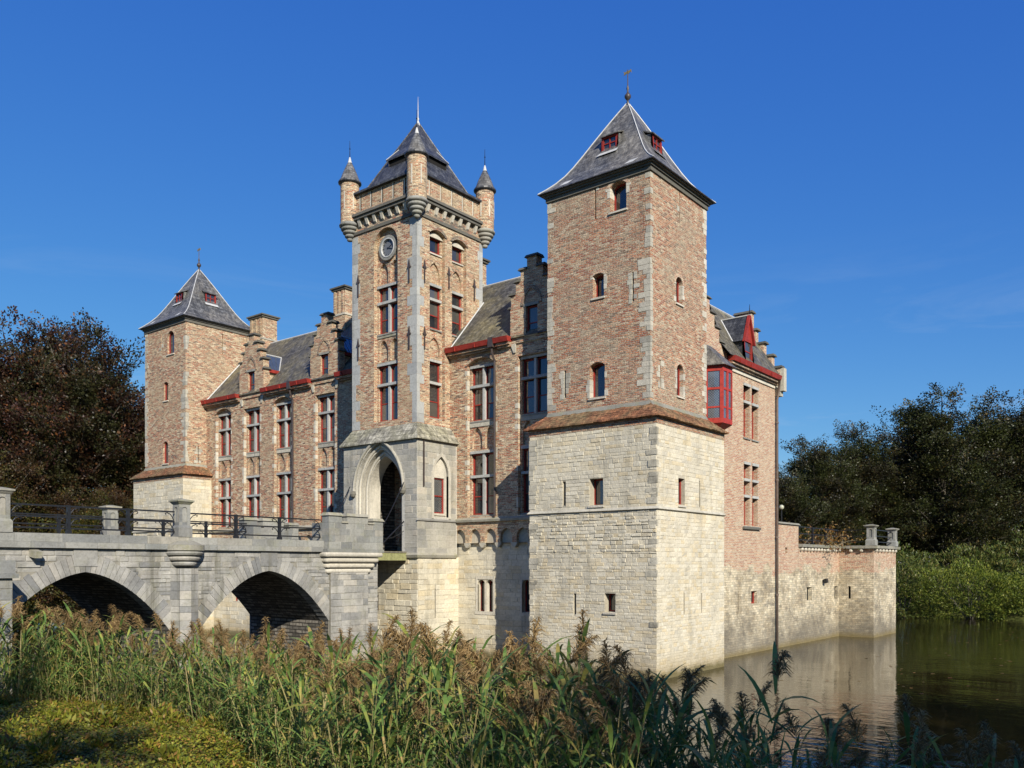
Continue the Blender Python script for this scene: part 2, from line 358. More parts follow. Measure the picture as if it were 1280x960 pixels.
# ------------------------------------------------------------------ mesh building
class MB:
    def __init__(s):
        s.v = []; s.f = []
    def poly(s, pts):
        i = len(s.v)
        s.v.extend(pts)
        s.f.append(tuple(range(i, i + len(pts))))
    def box(s, x0, x1, y0, y1, z0, z1):
        i = len(s.v)
        s.v += [(x0, y0, z0), (x1, y0, z0), (x1, y1, z0), (x0, y1, z0), (x0, y0, z1), (x1, y0, z1), (x1, y1, z1), (x0, y1, z1)]
        for q in ((0, 3, 2, 1), (4, 5, 6, 7), (0, 1, 5, 4), (1, 2, 6, 5), (2, 3, 7, 6), (3, 0, 4, 7)):
            s.f.append(tuple(i + k for k in q))
    def hexa(s, P):
        i = len(s.v)
        s.v += list(P)
        for q in ((0, 3, 2, 1), (4, 5, 6, 7), (0, 1, 5, 4), (1, 2, 6, 5), (2, 3, 7, 6), (3, 0, 4, 7)):
            s.f.append(tuple(i + k for k in q))
    def fbox(s, F, u0, u1, z0, z1, d0, d1):
        s.hexa([F(u0, z0, d0), F(u1, z0, d0), F(u1, z0, d1), F(u0, z0, d1), F(u0, z1, d0), F(u1, z1, d0), F(u1, z1, d1), F(u0, z1, d1)])
    def prism(s, pts, F, d0, d1):
        """2-D outline (u,z) pushed from depth d0 to d1 in frame F"""
        n = len(pts)
        i = len(s.v)
        s.v += [F(u, z, d0) for u, z in pts] + [F(u, z, d1) for u, z in pts]
        s.f.append(tuple(range(i, i + n)))
        s.f.append(tuple(range(i + n, i + 2 * n)))
        for k in range(n):
            j = (k + 1) % n
            s.f.append((i + k, i + j, i + n + j, i + n + k))
    def strip(s, A, B):
        i = len(s.v); n = len(A)
        s.v += list(A) + list(B)
        for k in range(n - 1):
            s.f.append((i + k, i + k + 1, i + n + k + 1, i + n + k))
    def tube(s, path, r, n=6, cap=True):
        P = [Vector(p) for p in path]
        R = r if isinstance(r, (list, tuple)) else [r] * len(P)
        i = len(s.v)
        up = None
        for k, p in enumerate(P):
            d = (P[min(k + 1, len(P) - 1)] - P[max(k - 1, 0)])
            d.normalize()
            if up is None:
                up = Vector((0, 0, 1)) if abs(d.z) < 0.9 else Vector((1, 0, 0))
            a = d.cross(up); a.normalize()
            b = a.cross(d)
            up = b
            for q in range(n):
                t = 2 * math.pi * q / n
                s.v.append(tuple(p + (a * math.cos(t) + b * math.sin(t)) * R[k]))
        for k in range(len(P) - 1):
            for q in range(n):
                q2 = (q + 1) % n
                s.f.append((i + k * n + q, i + k * n + q2, i + (k + 1) * n + q2, i + (k + 1) * n + q))
        if cap:
            s.f.append(tuple(i + q for q in range(n)))
            s.f.append(tuple(i + (len(P) - 1) * n + q for q in range(n)))
    def lathe(s, cx, cy, prof, n=16, a0=0.0, a1=2 * math.pi):
        full = abs(a1 - a0 - 2 * math.pi) < 1e-6
        m = n if full else n + 1
        i = len(s.v)
        for r, z in prof:
            for q in range(m):
                t = a0 + (a1 - a0) * q / n
                s.v.append((cx + r * math.cos(t), cy + r * math.sin(t), z))
        for k in range(len(prof) - 1):
            for q in range(n):
                q2 = (q + 1) % m if full else q + 1
                s.f.append((i + k * m + q, i + k * m + q2, i + (k + 1) * m + q2, i + (k + 1) * m + q))
    def build(s, name, mat, parent=None, kind=None, label=None, smooth=False):
        o = link_mesh(name, np.array(s.v, float), s.f, mat, parent, smooth)
        if kind: o['kind'] = kind
        if label: o['label'] = label
        return o

def set_uv(me):
    nl = len(me.loops)
    if nl == 0: return
    co = np.empty(len(me.vertices) * 3); me.vertices.foreach_get('co', co); co = co.reshape(-1, 3)
    li = np.empty(nl, np.int32); me.loops.foreach_get('vertex_index', li)
    npol = len(me.polygons)
    nor = np.empty(npol * 3); me.polygons.foreach_get('normal', nor); nor = np.abs(nor.reshape(-1, 3))
    lt = np.empty(npol, np.int32); me.polygons.foreach_get('loop_total', lt)
    pn = np.repeat(nor, lt, axis=0)
    c = co[li]
    hx = pn[:, 0] > pn[:, 1]
    u = np.where(hx, c[:, 1], c[:, 0])
    flat = pn[:, 2] > 0.93
    v = np.where(flat, np.where(hx, c[:, 0], c[:, 1]), c[:, 2])
    # sloped faces: stretch v to true length along the slope
    hl = np.sqrt(np.maximum(1e-6, 1 - np.minimum(pn[:, 2], 0.999) ** 2))
    v = np.where(flat, v, v / hl)
    uvl = me.uv_layers.new(name='UVMap')
    uvl.data.foreach_set('uv', np.stack([u, v], 1).astype(np.float32).ravel())

def link_mesh(name, verts, faces, mat, parent=None, smooth=False):
    me = bpy.data.meshes.new(name)
    me.from_pydata(verts.tolist() if hasattr(verts, 'tolist') else verts, [], faces)
    me.update()
    set_uv(me)
    if parent is not None:
        off = np.array(world_of(parent))
        if np.abs(off).max() > 0:
            co = np.array(verts, float) - off
            me.vertices.foreach_set('co', co.astype(np.float32).ravel())
    me.materials.append(M[mat] if isinstance(mat, str) else mat)
    if smooth:
        me.polygons.foreach_set('use_smooth', [True] * len(me.polygons))
    o = bpy.data.objects.new(name, me)
    COL.objects.link(o)
    if parent is not None:
        o.parent = parent
    return o

def world_of(o):
    p = Vector((0, 0, 0))
    while o is not None:
        p += o.location
        o = o.parent
    return tuple(p)

def thing(name, loc, label, cat, group=None):
    o = bpy.data.objects.new(name, None)
    o.empty_display_size = 0.5
    COL.objects.link(o)
    o.location = loc
    o['label'] = label
    o['category'] = cat
    if group: o['group'] = group
    return o

def tag(o, label, cat, group=None):
    o['label'] = label; o['category'] = cat
    if group: o['group'] = group
    return o

# frames: (along, height, out of the wall) -> world
def Fr(Y): return lambda u, z, d: (u, Y - d, z)
def Sd(X): return lambda u, z, d: (X + d, u, z)
def Bk(Y): return lambda u, z, d: (u, Y + d, z)
def Lf(X): return lambda u, z, d: (X - d, u, z)

def arch_pts(u0, u1, zs, za, kind, n=10):
    m = (u0 + u1) / 2; w = (u1 - u0) / 2; h = za - zs
    out = []
    if kind == 'point' and h > 0:
        r = (w * w + h * h) / (2 * w)
        a1 = math.atan2(h, r - w)
        for k in range(n + 1):
            if h >= w:
                a = a1 * k / n
                out.append((u0 + r - r * math.cos(a), zs + r * math.sin(a)))
            else:
                t = k / n
                out.append((u0 + w * t, zs + h * (0.8 * math.sqrt(1 - (1 - t) ** 2) + 0.2 * t)))
        out += [(2 * m - u, z) for u, z in out[-2::-1]]
    else:
        r = (w * w + h * h) / (2 * h)
        a = math.asin(min(1, w / r))
        if h > w: a = math.pi - a
        for k in range(2 * n + 1):
            t = -a + 2 * a * k / (2 * n)
            out.append((m + r * math.sin(t), za - r + r * math.cos(t)))
    return out

def wall(mb, F, u0, u1, z0, z1, ops=(), d=0.0):
    """flat wall with real openings; op = (a, b, c, d, kind, rise, depth, back)"""
    us = sorted({u0, u1, *[x for o in ops for x in o[:2]]}); zs = sorted({z0, z1, *[x for o in ops for x in o[2:4]]})
    us = [u for u in us if u0 - 1e-6 <= u <= u1 + 1e-6]; zs = [z for z in zs if z0 - 1e-6 <= z <= z1 + 1e-6]
    for i in range(len(us) - 1):
        for j in range(len(zs) - 1):
            um = (us[i] + us[i + 1]) / 2; zm = (zs[j] + zs[j + 1]) / 2
            if any(o[0] < um < o[1] and o[2] < zm < o[3] for o in ops): continue
            mb.poly([F(us[i], zs[j], d), F(us[i + 1], zs[j], d), F(us[i + 1], zs[j + 1], d), F(us[i], zs[j + 1], d)])
    for o in ops:
        a, b, c, e, kind, rise, dep = o[:7]
        back = o[7] if len(o) > 7 else False
        zsp = e - rise
        b0, b1 = d, d - dep
        mb.poly([F(a, c, b0), F(a, zsp, b0), F(a, zsp, b1), F(a, c, b1)])
        mb.poly([F(b, c, b0), F(b, zsp, b0), F(b, zsp, b1), F(b, c, b1)])
        mb.poly([F(a, c, b0), F(b, c, b0), F(b, c, b1), F(a, c, b1)])
        if rise <= 0:
            mb.poly([F(a, e, b0), F(b, e, b0), F(b, e, b1), F(a, e, b1)])
            out = [(a, e), (b, e)]
        else:
            out = arch_pts(a, b, zsp, e, kind)
            mb.strip([F(u, z, b0) for u, z in out], [F(u, z, b1) for u, z in out])
            for k in range(len(out) - 1):
                (ua, za), (ub, zb) = out[k], out[k + 1]
                if e - max(za, zb) > 1e-4 or abs(za - zb) > 1e-5:
                    mb.poly([F(ua, za, d), F(ub, zb, d), F(ub, e, d), F(ua, e, d)])
        if back:
            mb.poly([F(a, c, b1), F(b, c, b1)] + [F(u, z, b1) for u, z in reversed(out)])

def stones(F, u0, u1, z0, z1, ops, ch, ln, rng, proud=(0.002, 0.016), gap=0.009):
    """list of stone rectangles laid in courses round the openings: (a,b,c,e,d)"""
    out = []
    z = z0
    while z < z1 - 0.03:
        h = rng.uniform(*ch)
        if z + h > z1 - ch[0] * 0.6: h = z1 - z
        ze = z + h
        cuts = sorted([(max(o[0], u0), min(o[1], u1)) for o in ops if o[2] < ze - 0.02 and o[3] > z + 0.02 and o[1] > u0 and o[0] < u1])
        spans = []; u = u0
        for a, b in cuts:
            if a > u: spans.append((u, a))
            u = max(u, b)
        if u < u1: spans.append((u, u1))
        for a, b in spans:
            u = a
            while u < b - 0.02:
                l = rng.uniform(*ln)
                if u + l > b - ln[0] * 0.6: l = b - u
                if l > 0.03:
                    out.append((u, u + l, z, ze, rng.uniform(*proud)))
                u += l
        z = ze
    return [(a + gap / 2, b - gap / 2, c + gap / 2, e - gap / 2, d) for a, b, c, e, d in out]

def stone_geo(mb, F, s, rng, ch=0.014, jit=0.006):
    a, b, c, e, d = s
    jit = min(0.012, 0.002 + d * 0.4)
    j = lambda: rng.uniform(-jit, jit)
    ch = min(ch, (b - a) * 0.25, (e - c) * 0.25)
    base = [F(a, c, -0.03), F(b, c, -0.03), F(b, e, -0.03), F(a, e, -0.03)]
    mid = [F(a + j(), c + j(), d * 0.35), F(b + j(), c + j(), d * 0.35), F(b + j(), e + j(), d * 0.35), F(a + j(), e + j(), d * 0.35)]
    top = [F(a + ch, c + ch, d + j()), F(b - ch, c + ch, d + j()), F(b - ch, e - ch, d + j()), F(a + ch, e - ch, d + j())]
    i = len(mb.v)
    mb.v += base + mid + top
    for r in (0, 4):
        for k in range(4):
            k2 = (k + 1) % 4
            mb.f.append((i + r + k, i + r + k2, i + r + 4 + k2, i + r + 4 + k))
    mb.f.append((i + 8, i + 9, i + 10, i + 11))

def lay(parent, F_stones, mat, rng, limit=300, name='stone', rest='stone_facing'):
    """F_stones: list of (frame, stone). The largest become parts of their own, the rest one joined part."""
    S = sorted(F_stones, key=lambda q: -(q[1][1] - q[1][0]) * (q[1][3] - q[1][2]) * q[2])
    for F, s, w in S[:limit]:
        mb = MB(); stone_geo(mb, F, s, rng); mb.build(name, mat, parent)
    if len(S) > limit:
        mb = MB()
        for F, s, w in S[limit:]: stone_geo(mb, F, s, rng)
        mb.build(rest, mat, parent, kind='stuff')

def window(parent, F, a, b, c, e, d, kind='rect', rise=0.0, cols=1, splits=(), bars=(), stone=False, glass='glass', fw=0.055, frame='red', sill=True):
    """red window set at depth d behind frame F; stone=True adds a stone cross in front of it"""
    mb = MB()
    dd0, dd1 = -d, -d + 0.07
    zs = e - rise
    zl = [c] + list(splits) + [e]
    ul = [a + (b - a) * k / cols for k in range(cols + 1)]
    mb.fbox(F, a, b, c, c + fw, dd0, dd1)
    if rise > 0:
        o1 = arch_pts(a, b, zs, e, kind); o2 = arch_pts(a + fw, b - fw, zs, e - fw, kind)
        mb.strip([F(u, z, dd1) for u, z in o1], [F(u, z, dd1) for u, z in o2])
        mb.strip([F(u, z, dd1) for u, z in o2], [F(u, z, dd0) for u, z in o2])
    else:
        mb.fbox(F, a, b, e - fw, e, dd0, dd1)
    mb.fbox(F, a, a + fw, c + fw, zs - (0 if rise else fw), dd0, dd1 - 0.002)
    mb.fbox(F, b - fw, b, c + fw, zs - (0 if rise else fw), dd0, dd1 - 0.002)
    for u in ul[1:-1]:
        w = fw * (1.6 if stone else 0.6)
        mb.fbox(F, u - w, u + w, c + fw, e - fw, dd0, dd1 - 0.004)
    for z in splits:
        w = fw * (1.0 if stone else 0.5)
        for k in range(cols):
            mb.fbox(F, ul[k] + fw, ul[k + 1] - fw, z - w, z + w, dd0, dd1 - 0.006)
    for z in bars:
        for k in range(cols):
            mb.fbox(F, ul[k] + fw, ul[k + 1] - fw, z - 0.018, z + 0.018, dd0 + 0.01, dd1 - 0.02)
    w = mb.build('window', frame, parent)
    cuts = sorted(list(zl) + list(bars))
    for k in range(cols):
        for j in range(len(cuts) - 1):
            mb = MB()
            r = random.uniform(-0.006, 0.006)
            top = cuts[j + 1]
            mb.poly([F(ul[k] + 0.01, cuts[j], dd0 + 0.028 + r), F(ul[k + 1] - 0.01, cuts[j], dd0 + 0.028), F(ul[k + 1] - 0.01, top, dd0 + 0.028 - r), F(ul[k] + 0.01, top, dd0 + 0.028)])
            mb.build('pane', glass, w)
    if stone:
        if cols > 1:
            mb = MB(); m = (a + b) / 2
            mb.prism([(m - 0.05, c), (m + 0.05, c), (m + 0.05, e), (m - 0.05, e)], F, -d + 0.05, 0.0)
            mb.build('mullion', 'quoin_blue', w)
        for z in splits:
            mb = MB()
            mb.fbox(F, a - 0.02, b + 0.02, z - 0.05, z + 0.05, -d + 0.05, 0.045)
            mb.build('transom', 'quoin_blue', w)
        mb = MB(); mb.fbox(F, a - 0.03, b + 0.03, e, e + 0.10, -d + 0.03, 0.05)
        mb.build('lintel', 'quoin_blue', w)
    if sill:
        mb = MB()
        mb.hexa([F(a - 0.04, c - 0.08, -d), F(b + 0.04, c - 0.08, -d), F(b + 0.04, c - 0.08, 0.05), F(a - 0.04, c - 0.08, 0.05),
                 F(a - 0.04, c + 0.01, -d), F(b + 0.04, c + 0.01, -d), F(b + 0.04, c - 0.03, 0.05), F(a - 0.04, c - 0.03, 0.05)])
        mb.build('sill', 'blue_stone' if stone else 'pale_stone', w)
    return w

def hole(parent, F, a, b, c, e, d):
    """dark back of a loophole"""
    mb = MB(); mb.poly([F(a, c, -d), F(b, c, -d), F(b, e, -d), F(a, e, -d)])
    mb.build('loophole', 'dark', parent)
# ================================================================== GROUND AND WATER
RV = np.array([math.cos(YAW), math.sin(YAW)]); FV = np.array([-math.sin(YAW), math.cos(YAW)])
def st(s, t): return tuple(RV * s + FV * t)          # metres right / forward of the viewer -> world XY
shore = [st(-30, 19.0), st(-16, 21.5), st(-11, 20.6), st(-7.5, 19.6), st(-4.8, 18.2), st(-2.4, 15.8), st(-0.2, 13.0), st(1.6, 11.2), st(3.0, 9.9), st(4.2, 8.5), st(5.4, 7.0), st(7.0, 5.6), st(10, 4.0), st(16, 2.0), st(40, -3)]
moat = [(-70, 3), (-46, 3.5)] + shore[1:] + [(60, 20), (60, 58), (20, 60.8), (-8.5, 61.8), (-16, 63.2), (-30, 60), (-52, 58), (-60, 40), (-62, 20)]
MP = np.array(moat)
def moat_sd(P):
    """signed distance to the moat edge, negative in the water"""
    P = np.asarray(P, float)
    A = MP; Bq = np.roll(MP, -1, axis=0)
    d = np.full(len(P), 1e9); inside = np.zeros(len(P), bool)
    for a, b in zip(A, Bq):
        e = b - a
        t = np.clip(((P - a) @ e) / (e @ e), 0, 1)
        d = np.minimum(d, np.hypot(*(P - a - t[:, None] * e).T))
        c = ((a[1] > P[:, 1]) != (b[1] > P[:, 1])) & (P[:, 0] < (b[0] - a[0]) * (P[:, 1] - a[1]) / (b[1] - a[1] + 1e-12) + a[0])
        inside ^= c
    return np.where(inside, -d, d)
def ground_z(P):
    P = np.asarray(P, float)
    d = moat_sd(P)
    near = np.exp(-((P @ FV) / 14.0) ** 2)
    z = np.where(d < 0, np.maximum(-1.4, d * 0.55), 0.28 * np.minimum(d, 1.6) + 0.13 * np.clip(d - 1.6, 0, 8.0))
    n = 0.06 * np.sin(P[:, 0] * 1.3 + 0.7 * P[:, 1]) + 0.05 * np.sin(P[:, 1] * 1.9 - P[:, 0] * 0.6) + 0.03 * np.sin(P[:, 0] * 4.1) * np.cos(P[:, 1] * 3.7)
    return z + n * (d > 0.2)
gx = np.concatenate([[-3000, -600, -200], np.arange(-100, 80.1, 1.0), [200, 600, 3000]])
gy = np.concatenate([[-3000, -600, -150], np.arange(-60, 130.1, 1.0), [250, 800, 3000]])
GXm, GYm = np.meshgrid(gx, gy, indexing='ij')
P2 = np.stack([GXm.ravel(), GYm.ravel()], 1)
gz = ground_z(P2)
nxg, nyg = len(gx), len(gy)
idx = np.arange(nxg * nyg).reshape(nxg, nyg)
fc = np.stack([idx[:-1, :-1], idx[1:, :-1], idx[1:, 1:], idx[:-1, 1:]], -1).reshape(-1, 4)
t = NT('grassy_earth')
p = t.pos()
c = t.ramp(t.noise(0.8, p, 6, 0.7), [(0.3, (0.035, 0.045, 0.012)), (0.5, (0.075, 0.085, 0.02)), (0.7, (0.12, 0.10, 0.035))])
c = t.mix(0.7, c, t.ramp(t.noise(12, p, 5, 0.7), [(0.3, 0.4), (0.5, 1.0), (0.72, 1.5)]), 'MULTIPLY')
t.bump(t.noise(14, p, 5, 0.7), 0.8, 0.08)
M['earth'] = t.done(c, 0.95, 0.1)
gr = link_mesh('ground', np.column_stack([P2, gz]), fc.tolist(), 'earth', None, True)
gr['kind'] = 'structure'

t = NT('moat_water')
p = t.pos()
n1 = t.noise(1.0, t.mapping(p, (1.5, 3.4, 1)), 3, 0.55)
n2 = t.noise(1.0, t.mapping(p, (0.35, 0.5, 1)), 3, 0.5)
n3 = t.noise(1.0, t.mapping(p, (7, 12, 1)), 2, 0.5)
amp = t.ramp(t.noise(0.16, p, 2), [(0.35, 0.25), (0.65, 1.0)])
h = t.math('MULTIPLY', t.math('ADD', t.math('ADD', n1, t.math('MULTIPLY', n2, 1.6)), t.math('MULTIPLY', n3, 0.12)), amp)
t.bump(h, 0.16, 0.09)
wc = t.ramp(t.noise(0.25, p, 4), [(0.35, (0.012, 0.0095, 0.003)), (0.65, (0.020, 0.016, 0.006))])
M['water'] = t.done(wc, 0.025, 0.5)
t.b.inputs['IOR'].default_value = 1.33
mb = MB(); mb.poly([(-80, -5, 0), (70, -5, 0), (70, 70, 0), (-80, 70, 0)])
wt = mb.build('moat_water', 'water'); wt['kind'] = 'structure'
# ================================================================== CORNER TOWERS
def swept_roof(mb, cx, cy, hx, hy, prof):
    """pyramid with bell-cast eaves: prof = [(fraction, z)]"""
    rings = []
    for fr, z in prof:
        rings.append([(cx - hx * fr, cy - hy * fr, z), (cx + hx * fr, cy - hy * fr, z), (cx + hx * fr, cy + hy * fr, z), (cx - hx * fr, cy + hy * fr, z)])
    for k in range(len(rings) - 1):
        for q in range(4):
            q2 = (q + 1) % 4
            mb.poly([rings[k][q], rings[k][q2], rings[k + 1][q2], rings[k + 1][q]])
    return rings

def finial(parent, cx, cy, z, vane=True, s=1.0):
    mb = MB()
    mb.lathe(cx, cy, [(0.0, z - 0.25), (0.09 * s, z - 0.25), (0.06 * s, z - 0.02), (0.03 * s, z + 0.1), (0.05 * s, z + 0.12), (0.11 * s, z + 0.2), (0.11 * s, z + 0.27),
                      (0.04 * s, z + 0.36), (0.025 * s, z + 0.42), (0.05 * s, z + 0.5), (0.018 * s, z + 0.62), (0.014 * s, z + 1.15 * s), (0.0, z + 1.17 * s)], 10)
    f = mb.build('finial', 'pipe', parent, smooth=True)
    if vane:
        mb = MB()
        pts = [(-0.16, 0.0), (-0.05, 0.03), (0.03, 0.0), (0.12, 0.06), (0.15, 0.0), (0.13, 0.13), (0.05, 0.10), (-0.02, 0.12), (-0.09, 0.09), (-0.17, 0.13), (-0.13, 0.06)]
        mb.prism([(cx + u, z + 1.0 + w) for u, w in pts], Fr(cy), -0.008, 0.008)
        mb.build('weather_vane', 'gold', f)

def corner_tower(dx, label, rng, near):
    BX0, BX1, BY0, BY1 = -17.63 + dx, -12.80 + dx, 22.99, 27.70
    UX0, UX1, UY0, UY1 = -17.17 + dx, -13.25 + dx, 23.39, 27.25
    T = thing('corner_tower', ((BX0 + BX1) / 2, (BY0 + BY1) / 2, 0), label, 'tower', 'corner towers of the moated castle')
    FB, SB, FU, SU = Fr(BY0), Sd(BX1), Fr(UY0), Sd(UX1)
    ZT = 7.92
    # --- stone base
    if near:
        fo = [(-15.22, -14.71, 5.40, 6.24, 'rect', 0, 0.34), (-16.27, -16.15, 5.43, 6.22, 'rect', 0, 0.3), (-14.65, -14.26, 2.02, 2.60, 'rect', 0, 0.34), (-15.84, -15.74, 1.90, 2.57, 'rect', 0, 0.3)]
        so = [(24.37, 24.80, 5.40, 6.23, 'rect', 0, 0.2), (25.80, 25.88, 5.39, 6.25, 'rect', 0, 0.3), (24.72, 24.79, 1.92, 2.61, 'rect', 0, 0.3), (25.95, 26.02, 1.90, 2.58, 'rect', 0, 0.3)]
    else:
        fo = [(-15.3 + dx, -14.8 + dx, 2.0, 2.6, 'rect', 0, 0.3)]; so = []
    mb = MB()
    wall(mb, FB, BX0, BX1, -1.2, ZT + 0.1, fo); wall(mb, SB, BY0, BY1, -1.2, ZT + 0.1, so)
    wall(mb, Lf(BX0), BY0, BY1, -1.2, ZT + 0.1); wall(mb, Bk(BY1), BX0, BX1, -1.2, ZT + 0.1)
    mb.build('base_wall', 'lime_joint', T)
    L = []
    cc, ll = ((0.09, 0.16), (0.15, 0.42)) if near else ((0.14, 0.22), (0.3, 0.7))
    zb = -0.35
    for z0, z1, k, pf, ps in ((zb, 2.9, 0.85, (0.002, 0.012), (0.001, 0.007)), (2.9, 3.9, 0.9, (0.002, 0.018), (0.001, 0.008)), (3.9, 5.16, 0.9, (0.002, 0.032), (0.002, 0.010)), (5.26, ZT - 0.14, 1.0, (0.002, 0.014), (0.002, 0.009))):
        c2 = (cc[0] * k, cc[1] * k); l2 = (ll[0] * k, ll[1] * k)
        L += [(FB, s, 1.0) for s in stones(FB, BX0, BX1 - 0.0, z0, z1, fo, c2, l2, rng, pf)]
        L += [(SB, s, 0.6) for s in stones(SB, BY0, BY1, z0, z1, so, c2, l2, rng, ps)]
    lay(T, L, 'lime_stone', rng, 300 if near else 0)
    z = 1.6
    while near and z < ZT - 0.3:
        h = rng.uniform(0.13, 0.22)
        if not (5.0 < z + h and z < 5.3):
            for x0, sg in ((BX1, -1), (BX0, 1)):
                if rng.random() < (0.15 + 0.5 * min(1, max(0, (z - 1.5) / 2))):
                    l = rng.uniform(0.14, 0.4); a_, b_ = sorted((x0 - sg * 0.012, x0 + sg * l))
                    mb = MB(); mb.box(a_, b_, BY0 - rng.uniform(0.012, 0.03), BY0 + rng.uniform(0.05, 0.1), z, z + h - 0.012); mb.build('quoin', 'dark_quoin', T)
        z += h
    # thin brick course under the skirt, drip course half-way
    mb = MB()
    mb.box(BX0 - 0.012, BX1 + 0.012, BY0 - 0.012, BY1, ZT - 0.14, ZT + 0.12)
    mb.build('brick_course', 'brick_tower', T)
    mb = MB()
    o = 0.075
    mb.hexa([(BX0 - 0.01, BY0 - 0.01, 5.17), (BX1 + 0.01, BY0 - 0.01, 5.17), (BX1 + 0.01, BY1, 5.17), (BX0 - 0.01, BY1, 5.17),
             (BX0 - o, BY0 - o, 5.20), (BX1 + o, BY0 - o, 5.20), (BX1 + o, BY1, 5.20), (BX0 - o, BY1, 5.20)])
    mb.hexa([(BX0 - o, BY0 - o, 5.20), (BX1 + o, BY0 - o, 5.20), (BX1 + o, BY1, 5.20), (BX0 - o, BY1, 5.20),
             (BX0, BY0, 5.29), (BX1, BY0, 5.29), (BX1, BY1, 5.29), (BX0, BY1, 5.29)])
    mb.build('drip_course', 'quoin', T)
    # --- tiled skirt
    mb = MB()
    lo, hi = 0.15, 0.0
    A = [(BX0 - lo, BY0 - lo, 8.03), (BX1 + lo, BY0 - lo, 8.03), (BX1 + lo, BY1 + 0.05, 8.03), (BX0 - lo, BY1 + 0.05, 8.03)]
    rows = 6
    prev = A
    rings = [A]
    for k in range(1, rows + 1):
        f = k / rows
        rings.append([(BX0 - lo + (UX0 - BX0 + lo) * f, BY0 - lo + (UY0 - BY0 + lo) * f, 8.03 + 0.48 * f), (BX1 + lo + (UX1 - BX1 - lo) * f, BY0 - lo + (UY0 - BY0 + lo) * f, 8.03 + 0.48 * f),
                      (BX1 + lo + (UX1 - BX1 - lo) * f, BY1 + 0.05 + (UY1 - BY1 - 0.05) * f, 8.03 + 0.48 * f), (BX0 - lo + (UX0 - BX0 + lo) * f, BY1 + 0.05 + (UY1 - BY1 - 0.05) * f, 8.03 + 0.48 * f)])
    for k in range(rows):
        lift = 0.018
        for q in range(4):
            q2 = (q + 1) % 4
            a, b, c, d = rings[k][q], rings[k][q2], rings[k + 1][q2], rings[k + 1][q]
            up = lambda p: (p[0], p[1], p[2] + lift)
            # many short pieces with uneven lower edge
            n = 22
            for i in range(n):
                l = lambda p, r, t: tuple(p[w] + (r[w] - p[w]) * t for w in range(3))
                jz = rng.uniform(-0.012, 0.014)
                p0, p1 = l(a, b, i / n), l(a, b, (i + 1) / n)
                p2, p3 = l(d, c, (i + 1) / n), l(d, c, i / n)
                p0 = (p0[0], p0[1], p0[2] + lift + jz); p1 = (p1[0], p1[1], p1[2] + lift + jz)
                mb.poly([p0, p1, p2, p3])
                mb.poly([p0, p1, (p1[0], p1[1], p1[2] - lift - 0.03), (p0[0], p0[1], p0[2] - lift - 0.03)])
    mb.poly([(p[0], p[1], p[2] - 0.04) for p in A])
    mb.build('skirt_roof', 'tile', T)
    mb = MB()
    for q in range(2):
        a = (UX0, UY0) if q == 0 else (UX1, UY0); b = (UX1, UY0) if q == 0 else (UX1, UY1)
        nx, ny = (0, -1) if q == 0 else (1, 0)
        mb.hexa([(a[0] + nx * 0.09, a[1] + ny * 0.09, 8.44), (b[0] + nx * 0.09, b[1] + ny * 0.09, 8.44), (b[0], b[1], 8.44), (a[0], a[1], 8.44),
                 (a[0] + nx * 0.015, a[1] + ny * 0.015, 8.58), (b[0] + nx * 0.015, b[1] + ny * 0.015, 8.58), (b[0], b[1], 8.58), (a[0], a[1], 8.58)])
    mb.build('mortar_fillet', 'lichen_stone', T)
    # --- brick shaft
    if near:
        fu = [(-14.70, -14.10, 14.75, 15.66, 'seg', 0.14, 0.32), (-15.36, -14.93, 12.14, 12.89, 'seg', 0.07, 0.28), (-15.48, -14.90, 8.92, 10.03, 'seg', 0.12, 0.28),
              (-15.29, -15.23, 14.67, 15.70, 'rect', 0, 0.2), (-13.90, -13.83, 11.74, 12.67, 'rect', 0, 0.2), (-16.50, -16.42, 9.05, 9.95, 'rect', 0, 0.2)]
        su = [(25.06, 25.50, 12.02, 12.86, 'round', 0.2, 0.2), (25.12, 25.56, 9.01, 10.03, 'round', 0.2, 0.2), (25.28, 25.33, 14.64, 15.68, 'rect', 0, 0.2), (24.0, 24.08, 9.11, 9.94, 'rect', 0, 0.2)]
        nf, ns = 3, 2
    else:
        fu = [(-41.33, -40.69, 14.28, 15.42, 'round', 0.3, 0.17), (-41.68, -41.26, 11.95, 12.88, 'seg', 0.1, 0.15), (-41.74, -41.26, 8.72, 9.83, 'round', 0.2, 0.15), (-41.95, -41.9, 14.5, 15.5, 'rect', 0, 0.2)]
        su = [(25.44, 25.50, 14.42, 15.50, 'rect', 0, 0.2), (24.05, 24.13, 8.69, 9.50, 'rect', 0, 0.2)]
        nf, ns = 3, 0
    ZU = 15.86
    mb = MB()
    wall(mb, FU, UX0, UX1, 8.3, ZU, fu); wall(mb, SU, UY0, UY1, 8.3, ZU, su)
    wall(mb, Lf(UX0), UY0, UY1, 8.3, ZU); wall(mb, Bk(UY1), UX0, UX1, 8.3, ZU)
    mb.build('wall', 'brick_tower' if near else 'brick_wing', T)
